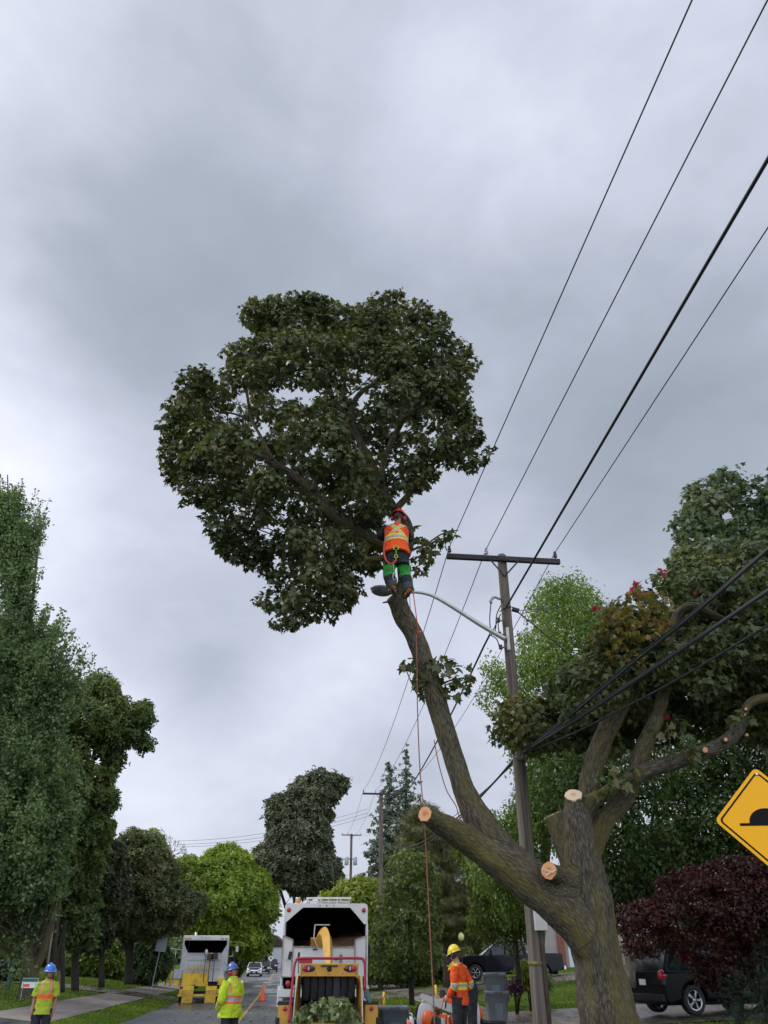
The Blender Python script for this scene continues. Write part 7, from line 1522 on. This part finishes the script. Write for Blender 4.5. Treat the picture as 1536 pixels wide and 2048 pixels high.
for k in 'LR':
    a, t_ = V['an' + k], V['toe' + k]; q = MB(); d = t_ - a
    q.tube([a - d * .35 + Vector((0, 0, .03)), a + Vector((0, 0, -.01)), a + d * .6 + Vector((0, 0, .0)), t_], [(.045, .05), (.056, .055), (.05, .042), (.036, .03)], n=14, sub=4, m=lambda t, a_: 1 if (t < .35) else 0); q.build('boot', [M['boot'], M['boot_or']], T)
    q = MB(); q.tube([a - d * .38 + Vector((0, 0, -.03)), a + Vector((0, 0, -.065)), t_ + Vector((0, 0, -.035))], [(.045, .014), (.05, .014), (.04, .012)], n=12, sub=3, up=(1, 0, 0)); q.build('boot_sole', M['black'], T)
    q = MB(); s = -1 if k == 'L' else 1; q.bar(a + Vector((s * .07, 0, -.06)), a + Vector((s * .075, 0, .28)), .025, .012); q.build('climbing_spike', M['galv'], T)
helmet(T, V['head'], rot, up_, F_, sd_, M['hat_red'], brim=False, muff=M['red_paint']); hairpart(T, V['head'], rot, M['hair'])
part('harness', M['dk_cloth'], T, lambda q: (q.tube([V['pelvis'] + Vector((0, 0, .02)), V['pelvis'] + Vector((0, 0, .14))], [(.195, .155), (.192, .152)], n=28, sub=2, up=(0, 1, 0)), q.tube([V['hipL'] + Vector((0, 0, -.07)), V['hipL'] + Vector((0, 0, -.13))], [.125, .12], n=20), q.tube([V['hipR'] + Vector((0, 0, -.07)), V['hipR'] + Vector((0, 0, -.13))], [.125, .12], n=20)))
bk = Vector((0, -.20, 0)); rc = V['pelvis'] + bk + Vector((-.01, 0, .04))
part('ring', pm('lime_metal', (.35, .60, .05), rough=.3, metal=.3), T, lambda q: (q.tube([rc + Vector((.042 * math.cos(a), 0, .042 * math.sin(a))) for a in np.linspace(-1.0, 4.2, 16)], .009, n=8), q.tube([rc + Vector((0, 0, -.04)), rc + Vector((0, 0, -.12))], .008, n=8), q.tube([rc + Vector((0, 0, -.16)) + Vector((.025 * math.cos(a), 0, .035 * math.sin(a))) for a in np.linspace(0, 6.28, 12)], .008, n=6)))
ln = empty('lanyard', ROOT + V['pelvis'], 0, 'bright red lanyard looping below the climber harness', 'lanyard')
q = MB(); pv = V['pelvis']; q.tube([Vector(cl(769, 1084, -.14)) - pv, Vector(cl(768, 1105, -.22)) - pv, Vector(cl(772, 1120, -.28)) - pv, Vector(cl(780, 1127, -.3)) - pv, Vector(cl(788, 1125, -.3)) - pv, Vector(cl(792, 1119, -.28)) - pv], .016, n=8, sub=5); q.build('strap', M['rope_red'], ln)
q = MB(); q.tube([Vector(cl(786, 1124, -.3)) - pv, Vector(cl(788, 1140, -.3)) - pv, Vector(cl(791, 1150, -.25)) - pv], .007, n=6, sub=3); q.tube([Vector(cl(789, 1142, -.28)) - pv, Vector(cl(786, 1150, -.28)) - pv, Vector(cl(787, 1160, -.26)) - pv, Vector(cl(792, 1158, -.25)) - pv], .010, n=6, sub=3); q.build('carabiner', M['steel'], ln)
# ropes ---------------------------------------------------------------
def rope(name, label, pts, r, mat, cat='rope', group=None):
    W = [P(*p) for p in pts]; base = W[0].copy(); q = MB(); q.tube([w - base for w in W], r, n=8, sub=6); o = q.build(name, mat); o.location = base; return tag(o, label, cat, group)
rope('rope', 'orange rope hanging from the limb past the sawn stub down to the grass', [(832, 1268, 12.1), (834, 1330, 12.1), (835, 1420, 12.12), (840, 1540, 12.1), (849, 1640, 12.05), (854, 1740, 12.1), (860, 1860, 12.2), (866, 1980, 12.3), (872, 2110, 12.4)], .0088, M['rope'])
rope('rope', 'short red rope hanging from the climber boot with a knot at its end', [(826, 1182, 11.7), (829, 1205, 11.72), (833, 1235, 11.75), (837, 1264, 11.78)], .008, M['rope_red'])
rope('rope', 'thin dark red cord running straight down beside the climber boot', [(819, 1185, 11.7), (820, 1205, 11.72), (822, 1240, 11.78), (826, 1262, 11.85)], .005, M['rope'])
rope('rope', 'red brown cord stretched along the underside of the leaning limb', [(868, 1480, 12.3), (878, 1530, 12.3), (893, 1580, 12.3), (912, 1612, 12.3), (918, 1632, 12.3), (938, 1660, 12.3), (962, 1690, 12.25), (984, 1706, 12.2)], .008, M['rope'])
q = MB(); c = P(838, 1265, 11.78); q.ell((0, 0, 0), (.035, .02, .022), n=12, k=7); q.ell((.03, 0, .01), (.02, .018, .018), n=10, k=6); o = q.build('rope_knot', M['rope_red']); o.location = c; tag(o, 'small red knot dangling just right of the leaning limb', 'knot')
